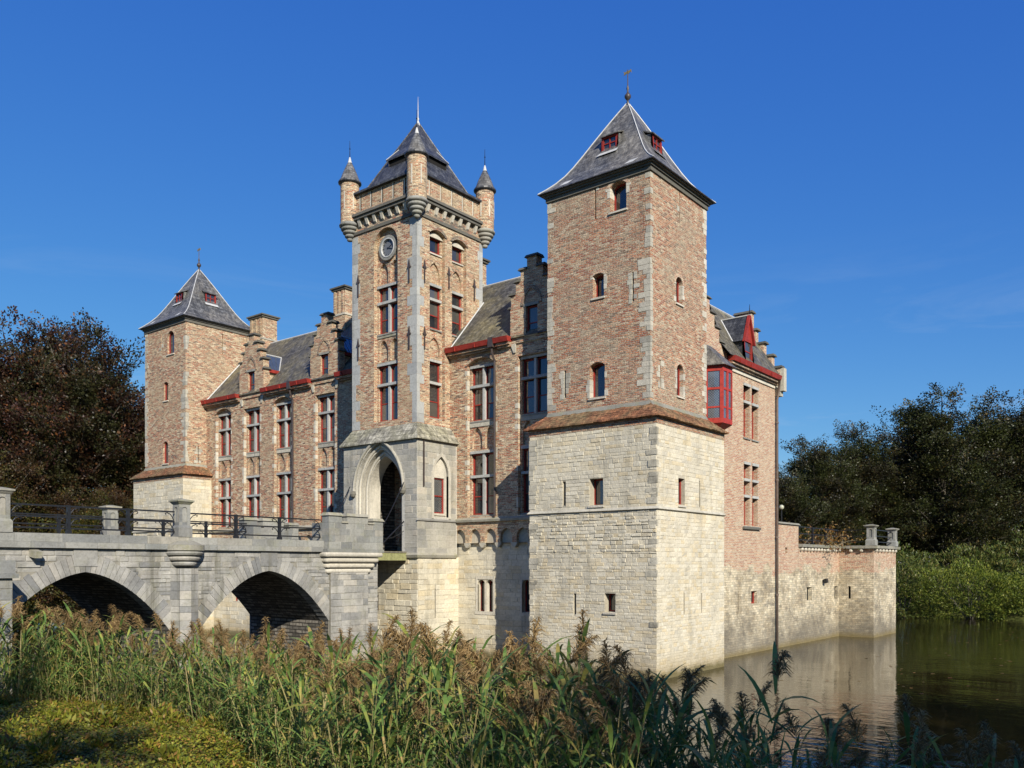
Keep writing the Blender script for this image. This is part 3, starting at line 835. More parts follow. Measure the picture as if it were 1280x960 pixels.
    for F, ops, k in ((FU, fu, nf), (SU, su, ns)):
        for i, (a, b, c, e, kind, rise, dep) in enumerate(ops):
            if i < k:
                window(T, F, a, b, c, e, dep, kind, rise, fw=0.045)
                # dressed stone jambs
                if near:
                    zz = c
                    while zz < e - rise - 0.05:
                        h = rng.uniform(0.14, 0.24)
                        for sgn, uu in ((-1, a), (1, b)):
                            if rng.random() < 0.62:
                                w = rng.uniform(0.07, 0.17)
                                m2 = MB()
                                m2.fbox(F, min(uu - sgn * 0.004, uu + sgn * w), max(uu - sgn * 0.004, uu + sgn * w), zz, min(zz + h, e - rise) - 0.008, -dep * 0.8, 0.010)
                                m2.build('jamb_stone', 'pale_stone', T)
                        zz += h
                # relieving arch of bricks on edge
                if rise > 0:
                    m2 = MB()
                    o1 = arch_pts(a - 0.02, b + 0.02, e - rise, e + 0.012, kind, 7); o2 = arch_pts(a - 0.13, b + 0.13, e - rise, e + 0.13, kind, 7)
                    m2.strip([F(u, z, 0.012) for u, z in o1], [F(u, z, 0.012) for u, z in o2])
                    m2.strip([F(u, z, 0.012) for u, z in o2], [F(u, z, -0.01) for u, z in o2])
                    m2.build('arch_course', 'brick_side', T)
            else:
                hole(T, F, a, b, c, e, dep - 0.01)
    for F, ops, k in ((FB, fo, (0, 2)), (SB, so, (0,))):
        for i, (a, b, c, e, kind, rise, dep) in enumerate(ops):
            if i in k: window(T, F, a, b, c, e, dep, fw=0.045)
            else: hole(T, F, a, b, c, e, dep - 0.01)
    # pale slit surrounds
    for F, ops, k in ((FU, fu, nf), (SU, su, ns)):
        for i, (a, b, c, e, kind, rise, dep) in enumerate(ops):
            if i < k: continue
            zz = c - 0.05
            while zz < e:
                h = rng.uniform(0.12, 0.2)
                for u0_, u1_, pr in ((a - rng.uniform(0.08, 0.2), a + 0.003, (0.8 if e < 13.5 else 0.15)), (b - 0.003, b + rng.uniform(0.08, 0.2), (0.7 if e < 13.5 else 0.1))):
                    if rng.random() < pr:
                        m2 = MB(); m2.fbox(F, u0_, u1_, zz, min(zz + h, e) - 0.008, -0.1, 0.009); m2.build('surround_stone', 'quoin', T)
                zz += h
    # quoins on the three visible edges
    z = 8.68
    while z < ZU - 0.15:
        h = rng.uniform(0.13, 0.21)
        dense = 0.95 if z < 13.0 else 0.5
        e = min(z + h, ZU) - 0.008
        p = rng.uniform(0.006, 0.014)
        if rng.random() < dense:
            lf, ls = rng.uniform(0.12, 0.48 if z < 12.9 else 0.22), rng.uniform(0.08, 0.2)
            mb = MB(); mb.box(UX1 - lf, UX1 + p, UY0 - p, UY0 + ls, z, e); mb.build('quoin', 'quoin', T)
        if rng.random() < dense - 0.05:
            mb = MB(); mb.box(UX0 - p, UX0 + rng.uniform(0.12, 0.36), UY0 - p, UY0 + 0.15, z, e); mb.build('quoin', 'quoin', T)
        if rng.random() < dense - 0.1:
            mb = MB(); mb.box(UX1 - 0.15, UX1 + p, UY1 - rng.uniform(0.1, 0.34), UY1 + p, z, e); mb.build('quoin', 'pale_stone', T)
        z += h
    # --- cornice and roof
    cx, cy = (UX0 + UX1) / 2, (UY0 + UY1) / 2
    hx, hy = (UX1 - UX0) / 2, (UY1 - UY0) / 2
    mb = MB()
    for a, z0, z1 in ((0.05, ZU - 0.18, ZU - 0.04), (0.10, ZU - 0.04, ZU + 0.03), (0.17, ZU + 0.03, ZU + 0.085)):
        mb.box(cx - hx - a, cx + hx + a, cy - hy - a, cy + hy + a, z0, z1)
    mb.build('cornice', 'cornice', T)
    prof = [(1.0, 15.95), (0.9, 16.13), (0.8, 16.34), (0.7, 16.6), (0.61, 16.90), (0.5, 17.32), (0.38, 17.80), (0.25, 18.31), (0.12, 18.80), (0.015, 19.18)]
    mb = MB()
    R = swept_roof(mb, cx, cy, hx + 0.24, hy + 0.24, prof)
    mb.poly([(p[0], p[1], p[2] - 0.005) for p in R[0]])
    roof = mb.build('roof', 'slate', T)
    for q in range(4):
        mb = MB(); mb.tube([(r[q][0], r[q][1], r[q][2] + 0.01) for r in R], 0.020, 5); mb.build('hip_flashing', 'lead', roof)
    mb = MB()
    mb.box(cx - hx - 0.25, cx + hx + 0.25, cy - hy - 0.25, cy + hy + 0.25, 15.93, 15.955)
    mb.build('eave_board', 'slate_dark', roof)
    # lead step flashings near the eaves
    for s in (-0.72, 0.55):
        mb = MB()
        y1, y2 = cy - (hy + 0.24) * 0.93, cy - (hy + 0.24) * 0.85
        mb.poly([(cx + s * hx, y1, 16.09), (cx + s * hx + 0.32, y1, 16.09), (cx + s * hx + 0.42, y2, 16.25), (cx + s * hx + 0.1, y2, 16.25)])
        mb.build('lead_flashing', 'lead', roof)
    # dormers: one on each visible slope
    for side in (0, 1, 2):
        if side == 0: F = Fr(cy); base = cx; H = hy + 0.24
        elif side == 1: F = Sd(cx); base = cy; H = hx + 0.24
        else: F = Bk(cy); base = cx; H = hy + 0.24
        fr = H * 0.515; zb, zt = 17.18, 17.72; hw = 0.31
        c0 = base - 0.02
        mb = MB()
        # cheeks and hood, running back into the slope
        mb.poly([F(c0 - hw, zb, fr), F(c0 - hw, zt, fr), F(c0 - hw, zt, H * 0.395), F(c0 - hw, zb, H * 0.535)])
        mb.poly([F(c0 + hw, zb, fr), F(c0 + hw, zt, fr), F(c0 + hw, zt, H * 0.395), F(c0 + hw, zb, H * 0.535)])
        hood = [F(c0 - hw - 0.07, zt - 0.02, fr + 0.08), F(c0 + hw + 0.07, zt - 0.02, fr + 0.08), F(c0 + hw + 0.02, zt + 0.20, H * 0.33), F(c0 - hw - 0.02, zt + 0.20, H * 0.33)]
        mb.hexa([(p[0], p[1], p[2] - 0.04) for p in hood] + hood)
        d = mb.build('dormer', 'slate', T)
        Fd = (lambda FF, f0: (lambda u, z, dd: FF(u, z, f0 + dd)))(F, fr)
        mb = MB()
        mb.fbox(Fd, c0 - hw, c0 + hw, zb, zb + 0.07, -0.05, 0.01); mb.fbox(Fd, c0 - hw, c0 + hw, zt - 0.09, zt - 0.02, -0.05, 0.01)
        mb.fbox(Fd, c0 - hw, c0 - hw + 0.08, zb + 0.07, zt - 0.09, -0.05, 0.01); mb.fbox(Fd, c0 + hw - 0.08, c0 + hw, zb + 0.07, zt - 0.09, -0.05, 0.01)
        mb.fbox(Fd, c0 - 0.015, c0 + 0.015, zb + 0.07, zt - 0.09, -0.04, 0.0)
        mb.fbox(Fd, c0 - hw + 0.08, c0 + hw - 0.08, (zb + zt) / 2 - 0.02, (zb + zt) / 2 + 0.01, -0.04, -0.002)
        mb.build('window_frame', 'red', d)
        mb = MB(); mb.poly([Fd(c0 - hw + 0.05, zb, -0.03), Fd(c0 + hw - 0.05, zb, -0.03), Fd(c0 + hw - 0.05, zt - 0.05, -0.03), Fd(c0 - hw + 0.05, zt - 0.05, -0.03)])
        mb.build('pane', 'glass', d)
        mb = MB()
        mb.poly([F(c0 - hw - 0.1, zb - 0.16, H * 0.605), F(c0 + hw + 0.06, zb - 0.16, H * 0.605), F(c0 + hw + 0.06, zb + 0.01, fr + 0.03), F(c0 - hw - 0.03, zb + 0.01, fr + 0.03)])
        mb.build('lead_apron', 'lead', d)
    finial(T, cx, cy, 19.2)
    return T

rngA = random.Random(11)
corner_tower(0.0, 'tall square brick tower on a cream stone base at the water, nearest the viewer', rngA, True)
far = corner_tower(-26.37, 'farther square brick tower at the left end of the castle, trees beside it', rngA, False)

# ================================================================== FRONT WING
FY = 24.55
Wg = thing('castle_wing', (-27, 27.4, 0), 'long brick front range with stepped gables, slate roof and red gutters', 'building')
FW = Fr(FY)
WX0, WX1 = -39.62, -17.0
rngB = random.Random(5)
bays = [(-38.76, -37.44, 0), (-36.36, -35.06, 1), (-33.95, -32.65, 0), (-30.90, -29.58, 1), (-21.82, -20.46, 0), (-19.36, -18.04, 1)]
ops = []
for a, b, g in bays:
    ops.append((a, b, 5.32, 11.30 if not g else 11.08, 'seg' if not g else 'rect', 0.24 if not g else 0, 0.16))
mb = MB()
wall(mb, FW, WX0, WX1, 5.15, 11.62, ops)
# back, right-hand end gable and left end
wall(mb, Bk(30.35), WX0, -13.9, -1.2, 11.62)
arc = []
x = WX0 + 0.3
while x < WX1 - 0.5:
    arc.append((x, x + 0.56, 4.32, 4.86, 'point', 0.34, 0.14)); x += 0.765
wall(mb, FW, WX0, WX1, 4.32, 5.15, arc)
for a, b, g in bays:
    F2 = Fr(FY + 0.16)
    m = (a + b) / 2
    o2 = [(a + 0.07, b - 0.07, 8.98, 10.97, 'rect', 0, 0.17), (a + 0.07, b - 0.07, 5.40, 7.72, 'rect', 0, 0.17),
          (m - 0.56, m - 0.07, 7.88, 8.72, 'point', 0.42, 0.1, True), (m + 0.07, m + 0.56, 7.88, 8.72, 'point', 0.42, 0.1, True)]
    wall(mb, F2, a, b, 5.32, 11.3, o2)
mb.build('wall', 'brick_wing', Wg)
for a, b, g in bays:
    F2 = Fr(FY + 0.16)
    window(Wg, F2, a + 0.07, b - 0.07, 8.98, 10.97, 0.17, cols=2, splits=(10.27,), bars=(9.6,), stone=True)
    window(Wg, F2, a + 0.07, b - 0.07, 5.40, 7.72, 0.17, cols=2, splits=(6.85,), bars=(6.1,), stone=True)
    # pale band between the blind arches and the upper sill
    mb = MB(); mb.fbox(F2, a + 0.02, b - 0.02, 8.74, 8.90, -0.02, 0.035); mb.build('sill_band', 'quoin', Wg)
    # bonded jamb stones beside the bay
    for sgn, u in ((-1, a), (1, b)):
        z = 5.4
        while z < 10.9:
            h = 0.19
            if rngB.random() < 0.35:
                w = rngB.choice((0.07, 0.13))
                m2 = MB(); m2.fbox(FW, min(u - sgn * 0.004, u + sgn * w), max(u - sgn * 0.004, u + sgn * w), z, z + h - 0.01, -0.13, 0.006); m2.build('jamb_stone', 'pale_stone', Wg)
            z += h
    if not g:
        o1 = arch_pts(a, b, 11.06, 11.3, 'seg', 8); o2 = arch_pts(a - 0.12, b + 0.12, 11.06, 11.44, 'seg', 8)
        m2 = MB(); m2.strip([FW(u, z, 0.03) for u, z in o1], [FW(u, z, 0.03) for u, z in o2]); m2.strip([FW(u, z, 0.03) for u, z in o2], [FW(u, z, -0.01) for u, z in o2])
        m2.strip([FW(u, z, 0.03) for u, z in o1], [FW(u, z, -0.01) for u, z in o1])
        m2.build('arch_course', 'brick_dark', Wg)
# string course, corbels of the blind arcade
mb = MB()
for a, b in ((WX0, -26.45), (-22.36, WX1)):
    mb.hexa([FW(a, 5.12, 0.0), FW(b, 5.12, 0.0), FW(b, 5.12, 0.10), FW(a, 5.12, 0.10), FW(a, 5.28, 0.0), FW(b, 5.28, 0.0), FW(b, 5.20, 0.12), FW(a, 5.20, 0.12)])
mb.build('string_course', 'lichen_stone', Wg)
x = WX0 + 0.3 + 0.56
while x < WX1 - 0.3:
    if not (-26.4 < x < -22.4):
        m2 = MB()
        xm = x + 0.1
        m2.prism([(xm - 0.15, 4.33), (xm + 0.15, 4.33), (xm + 0.13, 4.25), (xm + 0.05, 4.15), (xm - 0.05, 4.15), (xm - 0.13, 4.25)], FW, -0.14, 0.02)
        m2.build('corbel', 'quoin', Wg)
    x += 0.765
# lower stone wall (set back behind the arcade)
FL = Fr(FY + 0.14)
lo = [(-21.42, -21.06, 1.74, 2.93, 'round', 0.18, 0.25), (-20.99, -20.65, 1.74, 2.93, 'round', 0.18, 0.25), (-19.27, -18.92, 1.78, 2.95, 'round', 0.17, 0.25), (-18.85, -18.5, 1.78, 2.95, 'round', 0.17, 0.25),
      (-37.5, -37.1, 1.7, 2.3, 'rect', 0, 0.25), (-34.2, -33.8, 1.7, 2.3, 'rect', 0, 0.25)]
mb = MB(); wall(mb, FL, WX0, WX1, -1.2, 4.9, lo); mb.build('lower_wall', 'lime_joint', Wg)
S = [(FL, s, 1.0) for s in stones(FL, -22.42, WX1, -0.3, 4.3, lo, (0.13, 0.22), (0.25, 0.6), rngB)]
S += [(FL, s, 0.3) for s in stones(FL, WX0, -26.4, -0.3, 4.3, lo, (0.18, 0.26), (0.4, 0.9), rngB)]
lay(Wg, S, 'lime_stone', rngB, 120)
for i, (a, b, c, e, kind, rise, dep) in enumerate(lo):
    window(Wg, FL, a, b, c, e, dep, kind, rise, fw=0.035, sill=False)
for a, b in ((-21.02, -21.03), (-18.885, -18.885)):
    mb = MB(); mb.fbox(FL, a - 0.05, a + 0.05, 1.74, 2.8, -0.2, 0.012); mb.build('mullion', 'pale_stone', Wg)
for a, b in ((-21.5, -20.57), (-19.35, -18.42)):
    for u0, u1, z0, z1 in ((a, b, 2.95, 3.08), (a - 0.04, b + 0.04, 1.62, 1.74), (a, a + 0.08, 1.74, 2.95), (b - 0.08, b, 1.74, 2.95)):
        mb = MB(); mb.fbox(FL, u0, u1, z0, z1, -0.05, 0.026); mb.build('dressing_stone', 'pale_stone', Wg)

# roof: front slope, back slope, ridge
RY, RZ = 27.45, 15.15
EY, EZ = 24.42, 11.74
mb = MB()
n = 12
def slope_pts(x, k): return (x, EY + (RY - EY) * k / n, EZ + (RZ - EZ) * k / n)
RX1 = -14.1
for k in range(n):
    mb.poly([slope_pts(WX0, k), slope_pts(RX1, k), slope_pts(RX1, k + 1), slope_pts(WX0, k + 1)])
mb.poly([(WX0, RY, RZ), (RX1, RY, RZ), (RX1, 30.5, EZ), (WX0, 30.5, EZ)])
roof = mb.build('roof', 'slate_moss', Wg)
mb = MB(); mb.tube([(WX0, RY, RZ + 0.01), (RX1, RY, RZ + 0.01)], 0.04, 6); mb.build('ridge_flashing', 'lead', roof)
mb = MB(); mb.tube([(-39.55, EY + 0.06, EZ + 0.1), (-39.55, RY, RZ + 0.03)], 0.035, 5); mb.build('verge_flashing', 'lead', roof)
mb = MB(); mb.tube([(-22.67, EY + 0.06, EZ + 0.1), (-22.67, 26.5, EZ + 0.04 + (26.5 - EY) * (RZ - EZ) / (RY - EY))], 0.028, 5); mb.build('verge_flashing', 'lead', roof)

def gutter(parent, F, a, b, z):
    mb = MB()
    mb.hexa([F(a, z - 0.10, 0.02), F(b, z - 0.10, 0.02), F(b, z - 0.10, 0.30), F(a, z - 0.10, 0.30), F(a, z + 0.08, 0.02), F(b, z + 0.08, 0.02), F(b, z + 0.08, 0.35), F(a, z + 0.08, 0.35)])
    g = mb.build('gutter', 'red', parent)
    mb = MB(); mb.fbox(F, a + 0.02, b - 0.02, z - 0.20, z - 0.104, 0.0, 0.22); mb.fbox(F, a + 0.02, b - 0.02, z - 0.27, z - 0.20, 0.0, 0.13)
    mb.build('moulding', 'brick_dark', g)
    u = a + 0.5
    while u < b - 0.2:
        mb = MB(); mb.fbox(F, u, u + 0.03, z - 0.104, z + 0.084, 0.0, 0.356); mb.build('strap', 'red', g)
        u += 1.0
for a, b in ((-39.75, -36.62), (-34.62, -32.55), (-32.35, -31.10), (-29.25, -26.35), (-22.70, -20.55), (-20.3, -19.62)):
    gutter(Wg, FW, a, b, 11.74)
for u in (-32.45, -20.42):
    mb = MB(); mb.fbox(FW, u - 0.11, u + 0.11, 11.52, 11.88, 0.02, 0.34); mb.tube([FW(u, 11.55, 0.25), FW(u, 11.3, 0.2), FW(u + 0.02, 11.05, 0.08), FW(u + 0.02, 5.3, 0.08)], 0.045, 6)
    mb.build('downpipe', 'pipe', Wg)

# stepped gables standing on the front wall
def step_gable(parent, F, cu, zb, thick, steps, rng, ops=(), mat='brick_wing', right=True, left=True, caps=True):
    """steps: [(half width, top z)] from the widest to the top"""
    z0 = zb
    mb = MB()
    for hw, zt in steps:
        o2 = [o for o in ops if o[2] < zt - 0.01 and o[3] > z0 + 0.01]
        l = cu - hw if left else cu; r = cu + hw if right else cu
        o3 = []
        for o in o2:
            o3.append((o[0], o[1], max(o[2], z0), min(o[3], zt), o[4], o[5] if o[3] <= zt + 1e-6 else 0, o[6]))
        wall(mb, F, l, r, z0, zt, o3)
        wall(mb, F, l, r, z0, zt, (), d=-thick)
        for u in (l, r):
            mb.poly([F(u, z0, 0), F(u, zt, 0), F(u, zt, -thick), F(u, z0, -thick)])
        mb.poly([F(l, zt, 0), F(r, zt, 0), F(r, zt, -thick), F(l, zt, -thick)])
        z0 = zt
    g = mb.build('stepped_gable', mat, parent)
    prev = None
    for i, (hw, zt) in enumerate(steps):
        nxt = steps[i + 1][0] if i + 1 < len(steps) else None
        for sg in ((-1,) if left else ()) + ((1,) if right else ()):
            if nxt is None:
                if sg == -1 and right: continue
                a, b = cu - hw - 0.08, cu + hw + 0.08
                if not left: a = cu
                if not right: b = cu
            else:
                a, b = sorted((cu + sg * (hw + 0.10), cu + sg * nxt))
            m2 = MB()
            m2.hexa([F(a, zt + 0.001, -thick - 0.06), F(b, zt + 0.001, -thick - 0.06), F(b, zt + 0.001, 0.07), F(a, zt + 0.001, 0.07),
                     F(a + 0.03, zt + 0.10, -thick), F(b - 0.03, zt + 0.10, -thick), F(b - 0.03, zt + 0.10, 0.0), F(a + 0.03, zt + 0.10, 0.0)])
            m2.build('cap_stone', 'dark_cap', g)
    return g

for cu in (-35.68, -30.22, -18.70):
    FG = Fr(FY - 0.05)
    op = [(cu - 0.26, cu + 0.26, 11.80, 12.80, 'rect', 0, 0.16)]
    steps = [(0.98, 12.82), (0.94, 13.30), (0.72, 13.74), (0.5, 14.14), (0.21, 14.55)]
    # niche with pointed head above the window
    g = step_gable(Wg, FG, cu, 11.55, 0.34, steps, rngB, op, 'brick_wing')
    m2 = MB()
    o1 = arch_pts(cu - 0.36, cu + 0.36, 12.85, 13.42, 'point', 8); o2 = arch_pts(cu - 0.46, cu + 0.46, 12.85, 13.56, 'point', 8)
    m2.strip([FG(u, z, 0.035) for u, z in o1], [FG(u, z, 0.035) for u, z in o2]); m2.strip([FG(u, z, 0.035) for u, z in o2], [FG(u, z, -0.01) for u, z in o2]); m2.strip([FG(u, z, 0.035) for u, z in o1], [FG(u, z, -0.01) for u, z in o1])
    m2.build('hood_mould', 'brick_dark', g)
    window(Wg, FG, cu - 0.26, cu + 0.26, 11.80, 12.80, 0.16, bars=(12.2,), fw=0.05)
    m2 = MB(); m2.fbox(FG, cu - 0.34, cu + 0.34, 12.80, 12.90, -0.1, 0.03); m2.build('lintel', 'blue_stone', Wg)
    # flank corbels carrying the gable
    for sg in (-1, 1):
        m2 = MB(); u = cu + sg * 0.86
        m2.prism([(u - 0.12, 11.55), (u + 0.12, 11.55), (u + 0.12 * (1 if sg < 0 else -0.2), 11.22), (u - 0.12 * (1 if sg > 0 else -0.2), 11.22)], FG, -0.04, 0.0)
        m2.build('corbel', 'quoin', Wg)
    # cheeks, gutter and zinc roof of the dormer behind the gable
    k = (RZ - EZ) / (RY - EY)
    yb = lambda z: EY + (z - EZ) / k
    mb = MB()
    for sg in (-1, 1):
        mb.poly([(cu + sg * 0.86, FY + 0.25, 11.6), (cu + sg * 0.86, FY + 0.25, 12.72), (cu + sg * 0.86, yb(12.72) + 0.05, 12.72), (cu + sg * 0.86, EY + 0.1, 11.6)])
    mb.build('dormer_cheek', 'brick_wing', Wg)
    for sg in (-1, 1):
        mb = MB(); a, b = sorted((cu + sg * 0.86, cu + sg * 1.0))
        mb.box(a, b, FY + 0.27, yb(12.8) + 0.1, 12.70, 12.84); mb.build('dormer_gutter', 'red', Wg)
        y0, y1 = FY + 0.27, yb(12.84)
        yr = yb(13.78)
        A, B, C, D = (cu + sg * 0.98, y0, 12.845), (cu, y0, 13.78), (cu, yr, 13.78), (cu + sg * 0.98, y1, 12.845)
        mb = MB(); mb.poly([A, B, C, D]); rf = mb.build('dormer_roof', 'zinc' if sg > 0 else 'slate_dark', Wg)
        for q in range(1, 4):
            f = q / 4
            mb = MB(); l = lambda p, r, t: tuple(p[w] + (r[w] - p[w]) * t for w in range(3))
            mb.tube([l(A, D, f), l(B, C, f)], 0.018, 4); mb.build('standing_seam', 'zinc', rf)
    mb = MB(); mb.tube([(cu, FY + 0.27, 13.79), (cu, yb(13.79), 13.79)], 0.03, 5); mb.build('ridge_flashing', 'lead', Wg)
    mb = MB(); mb.tube([(cu + 0.98, yb(12.84), 12.86), (cu, yb(13.78), 13.8)], 0.025, 4); mb.build('valley_flashing', 'lead', Wg)

# end gable of the range (faces right, partly behind the near tower)
SG = Sd(-13.9)
step_gable(Wg, SG, 27.45, 11.1, 0.3, [(2.95, 11.45), (2.55, 11.75), (2.2, 12.22), (1.8, 12.68), (1.4, 13.15), (1.0, 13.65), (0.6, 14.2), (0.25, 14.9)], rngB, (), 'brick_side')

# chimneys
def chimney(parent, x0, x1, y0, y1, z0, z1):
    mb = MB()
    w = (x1 - x0); 
    mb.box(x0 - 0.06, x1 + 0.06, y0 - 0.06, y1 + 0.06, z0, z0 + (z1 - z0) * 0.42)
    mb.box(x0, x1, y0, y1, z0 + (z1 - z0) * 0.42, z1 - 0.12)
    for k in range(3):
        u = x0 + w * (k + 0.5) / 3
        mb.box(u - 0.07, u + 0.07, y0 - 0.035, y0, z0 + (z1 - z0) * 0.45, z1 - 0.2)
    c = mb.build('chimney', 'brick_gate', parent)
    m2 = MB(); m2.box(x0 - 0.09, x1 + 0.09, y0 - 0.09, y1 + 0.09, z0 + (z1 - z0) * 0.42 - 0.03, z0 + (z1 - z0) * 0.42 + 0.06); m2.build('chimney_band', 'quoin', c)
    m2 = MB(); m2.box(x0 - 0.07, x1 + 0.07, y0 - 0.07, y1 + 0.07, z1 - 0.16, z1 - 0.07); m2.box(x0 - 0.13, x1 + 0.13, y0 - 0.13, y1 + 0.13, z1 - 0.07, z1); m2.build('chimney_cap', 'dark_cap', c)
chimney(Wg, -39.45, -38.32, 27.0, 27.9, 14.4, 16.65)
chimney(Wg, -32.75, -31.9, 27.1, 27.9, 14.5, 16.85)
chimney(Wg, -24.55, -23.72, 27.1, 27.9, 14.5, 16.45)

# ================================================================== SIDE WING (right-hand range)
Sw = thing('castle_wing', (-15.3, 32.8, 0), 'right-hand brick range above the water with drainpipe and small red roof dormer', 'building')
SX = -13.9
FS = Sd(SX)
YS0, YS1 = 27.72, 35.15
so = [(31.82, 32.40, 8.50, 10.50, 'rect', 0, 0.26), (32.62, 33.20, 8.50, 10.50, 'rect', 0, 0.26), (31.86, 32.40, 5.05, 7.43, 'rect', 0, 0.26), (32.66, 33.20, 5.05, 7.43, 'rect', 0, 0.26),
      (32.56, 33.15, 1.95, 2.45, 'rect', 0, 0.2), (31.3, 31.36, 1.7, 2.5, 'rect', 0, 0.2)]
mb = MB()
wall(mb, FS, YS0, YS1, -1.2, 11.12, so)
wall(mb, Bk(YS1), -17.0, SX, -1.2, 11.4); wall(mb, Lf(-17.0), 30.3, YS1, -1.2, 11.4)
mb.build('wall', 'brick_side', Sw)
for i, (a, b, c, e, kind, rise, dep) in enumerate(so):
    if i < 2: window(Sw, FS, a, b, c, e, dep, splits=(9.87,), stone=True, fw=0.06)
    elif i < 4: window(Sw, FS, a, b, c, e, dep, splits=(6.19, 6.83), stone=True, fw=0.06)
    elif i == 4: window(Sw, FS, a, b, c, e, dep, sill=False)
    else: hole(Sw, FS, a, b, c, e, 0.19)
for z0 in (4.93,):
    mb = MB(); mb.fbox(FS, 31.72, 33.34, 4.90, 4.99, 0.0, 0.09); mb.build('sill', 'cornice', Sw)
gutter(Sw, FS, 30.32, 34.92, 11.27)
mb = MB(); mb.fbox(FS, 30.32, 34.9, 10.86, 10.99, 0.0, 0.05); mb.build('cornice_band', 'pale_stone', Sw)
# roof
SRX, SRZ = -15.3, 13.85
mb = MB()
mb.poly([(-13.62, 30.0, 11.34), (-13.62, 35.0, 11.34), (SRX, 35.0, SRZ), (SRX, 28.5, SRZ)])
mb.poly([(-17.1, 30.0, 11.3), (-17.1, 35.0, 11.3), (SRX, 35.0, SRZ), (SRX, 28.5, SRZ)])
rf = mb.build('roof', 'slate_moss', Sw)
mb = MB(); mb.tube([(SRX, 28.5, SRZ + 0.02), (SRX, 35.0, SRZ + 0.02)], 0.045, 5); mb.build('ridge_flashing', 'lead', rf)
step_gable(Sw, Bk(35.28), -15.3, 11.0, 0.3, [(1.62, 11.72), (1.27, 12.26), (0.92, 12.84), (0.56, 13.46), (0.36, 14.25)], rngB, (), 'brick_side')
# corner kneeler block below the far gable
mb = MB(); mb.box(-13.9, -13.52, 35.0, 35.3, 10.75, 11.7); mb.box(-13.9, -13.66, 35.02, 35.28, 10.55, 10.75); mb.build('kneeler', 'quoin', Sw)
# rain pipe
mb = MB(); mb.tube([(-13.6, 34.75, 11.2), (-13.7, 34.95, 10.85), (-13.8, 35.0, 10.4), (-13.8, 35.0, -0.4)], 0.048, 8)
pp = mb.build('rain_pipe', 'pipe_light', Sw, smooth=True)
for z in (2.2, 4.6, 7.0, 9.4):
    mb = MB(); mb.lathe(-13.8, 35.0, [(0.048, z), (0.07, z + 0.01), (0.07, z + 0.07), (0.048, z + 0.08)], 8); mb.build('pipe_bracket', 'pipe_light', pp)
# red wooden dormer
D = MB()
ya, yb2, xf = 31.48, 32.26, -13.72
for y in (ya, yb2 - 0.09):
    D.box(xf - 0.08, xf, y, y + 0.09, 11.36, 12.24)
D.box(xf - 0.08, xf - 0.004, ya + 0.09, yb2 - 0.09, 11.36, 11.46); D.box(xf - 0.08, xf - 0.004, ya + 0.09, yb2 - 0.09, 12.16, 12.24)
D.prism([(ya - 0.06, 12.24), (yb2 + 0.06, 12.24), ((ya + yb2) / 2, 13.12)], Sd(xf), -0.06, 0.0)
for s in (-1, 1):
    m = (ya + yb2) / 2
    D.hexa([(xf - 0.02, m + s * 0.52, 12.10), (xf + 0.09, m + s * 0.52, 12.10), (xf + 0.09, m + s * 0.43, 12.10), (xf - 0.02, m + s * 0.43, 12.10),
            (xf - 0.02, m + s * 0.05, 13.2), (xf + 0.09, m + s * 0.05, 13.2), (xf + 0.09, m - s * 0.002, 13.12), (xf - 0.02, m - s * 0.002, 13.12)])
dm = D.build('dormer', 'red', Sw)
mb = MB(); mb.poly([(xf - 0.05, ya, 11.4), (xf - 0.05, yb2, 11.4), (xf - 0.05, yb2, 12.2), (xf - 0.05, ya, 12.2)]); mb.build('pane', 'glass', dm)
mb = MB(); mb.box(xf - 0.06, xf - 0.03, ya + 0.09, yb2 - 0.09, 11.76, 11.80); mb.build('glazing_bar', 'red', dm)
kk = (SRZ - 11.34) / (SRX + 13.62)
xr = lambda z: -13.62 + (z - 11.34) / kk
for s in (-1, 1):
    m = (ya + yb2) / 2; e = m + s * 0.5
    mb = MB(); mb.poly([(xf + 0.08, e, 12.14), (xf + 0.08, m, 13.2), (xr(13.2), m, 13.2), (xr(12.14) , e, 12.14)]); mb.build('dormer_roof', 'slate_dark', dm)
    mb = MB(); y = ya if s < 0 else yb2; mb.poly([(xf - 0.03, y, 11.36), (xf - 0.03, y, 12.24), (xr(12.24), y, 12.24), (xr(11.36), y, 11.36)]); mb.build('cheek', 'slate_dark', dm)
mb = MB(); mb.tube([(xf + 0.08, (ya + yb2) / 2, 13.21), (xr(13.2), (ya + yb2) / 2, 13.21)], 0.03, 5); mb.tube([(xr(12.14), ya - 0.1, 12.16), (xr(13.2), (ya + yb2) / 2, 13.22)], 0.03, 5); mb.build('ridge_flashing', 'lead', dm)
mb = MB(); mb.tube([(xf + 0.05, (ya + yb2) / 2, 13.2), (xf + 0.05, (ya + yb2) / 2, 13.62)], [0.025, 0.008], 5); mb.build('finial', 'iron', dm)

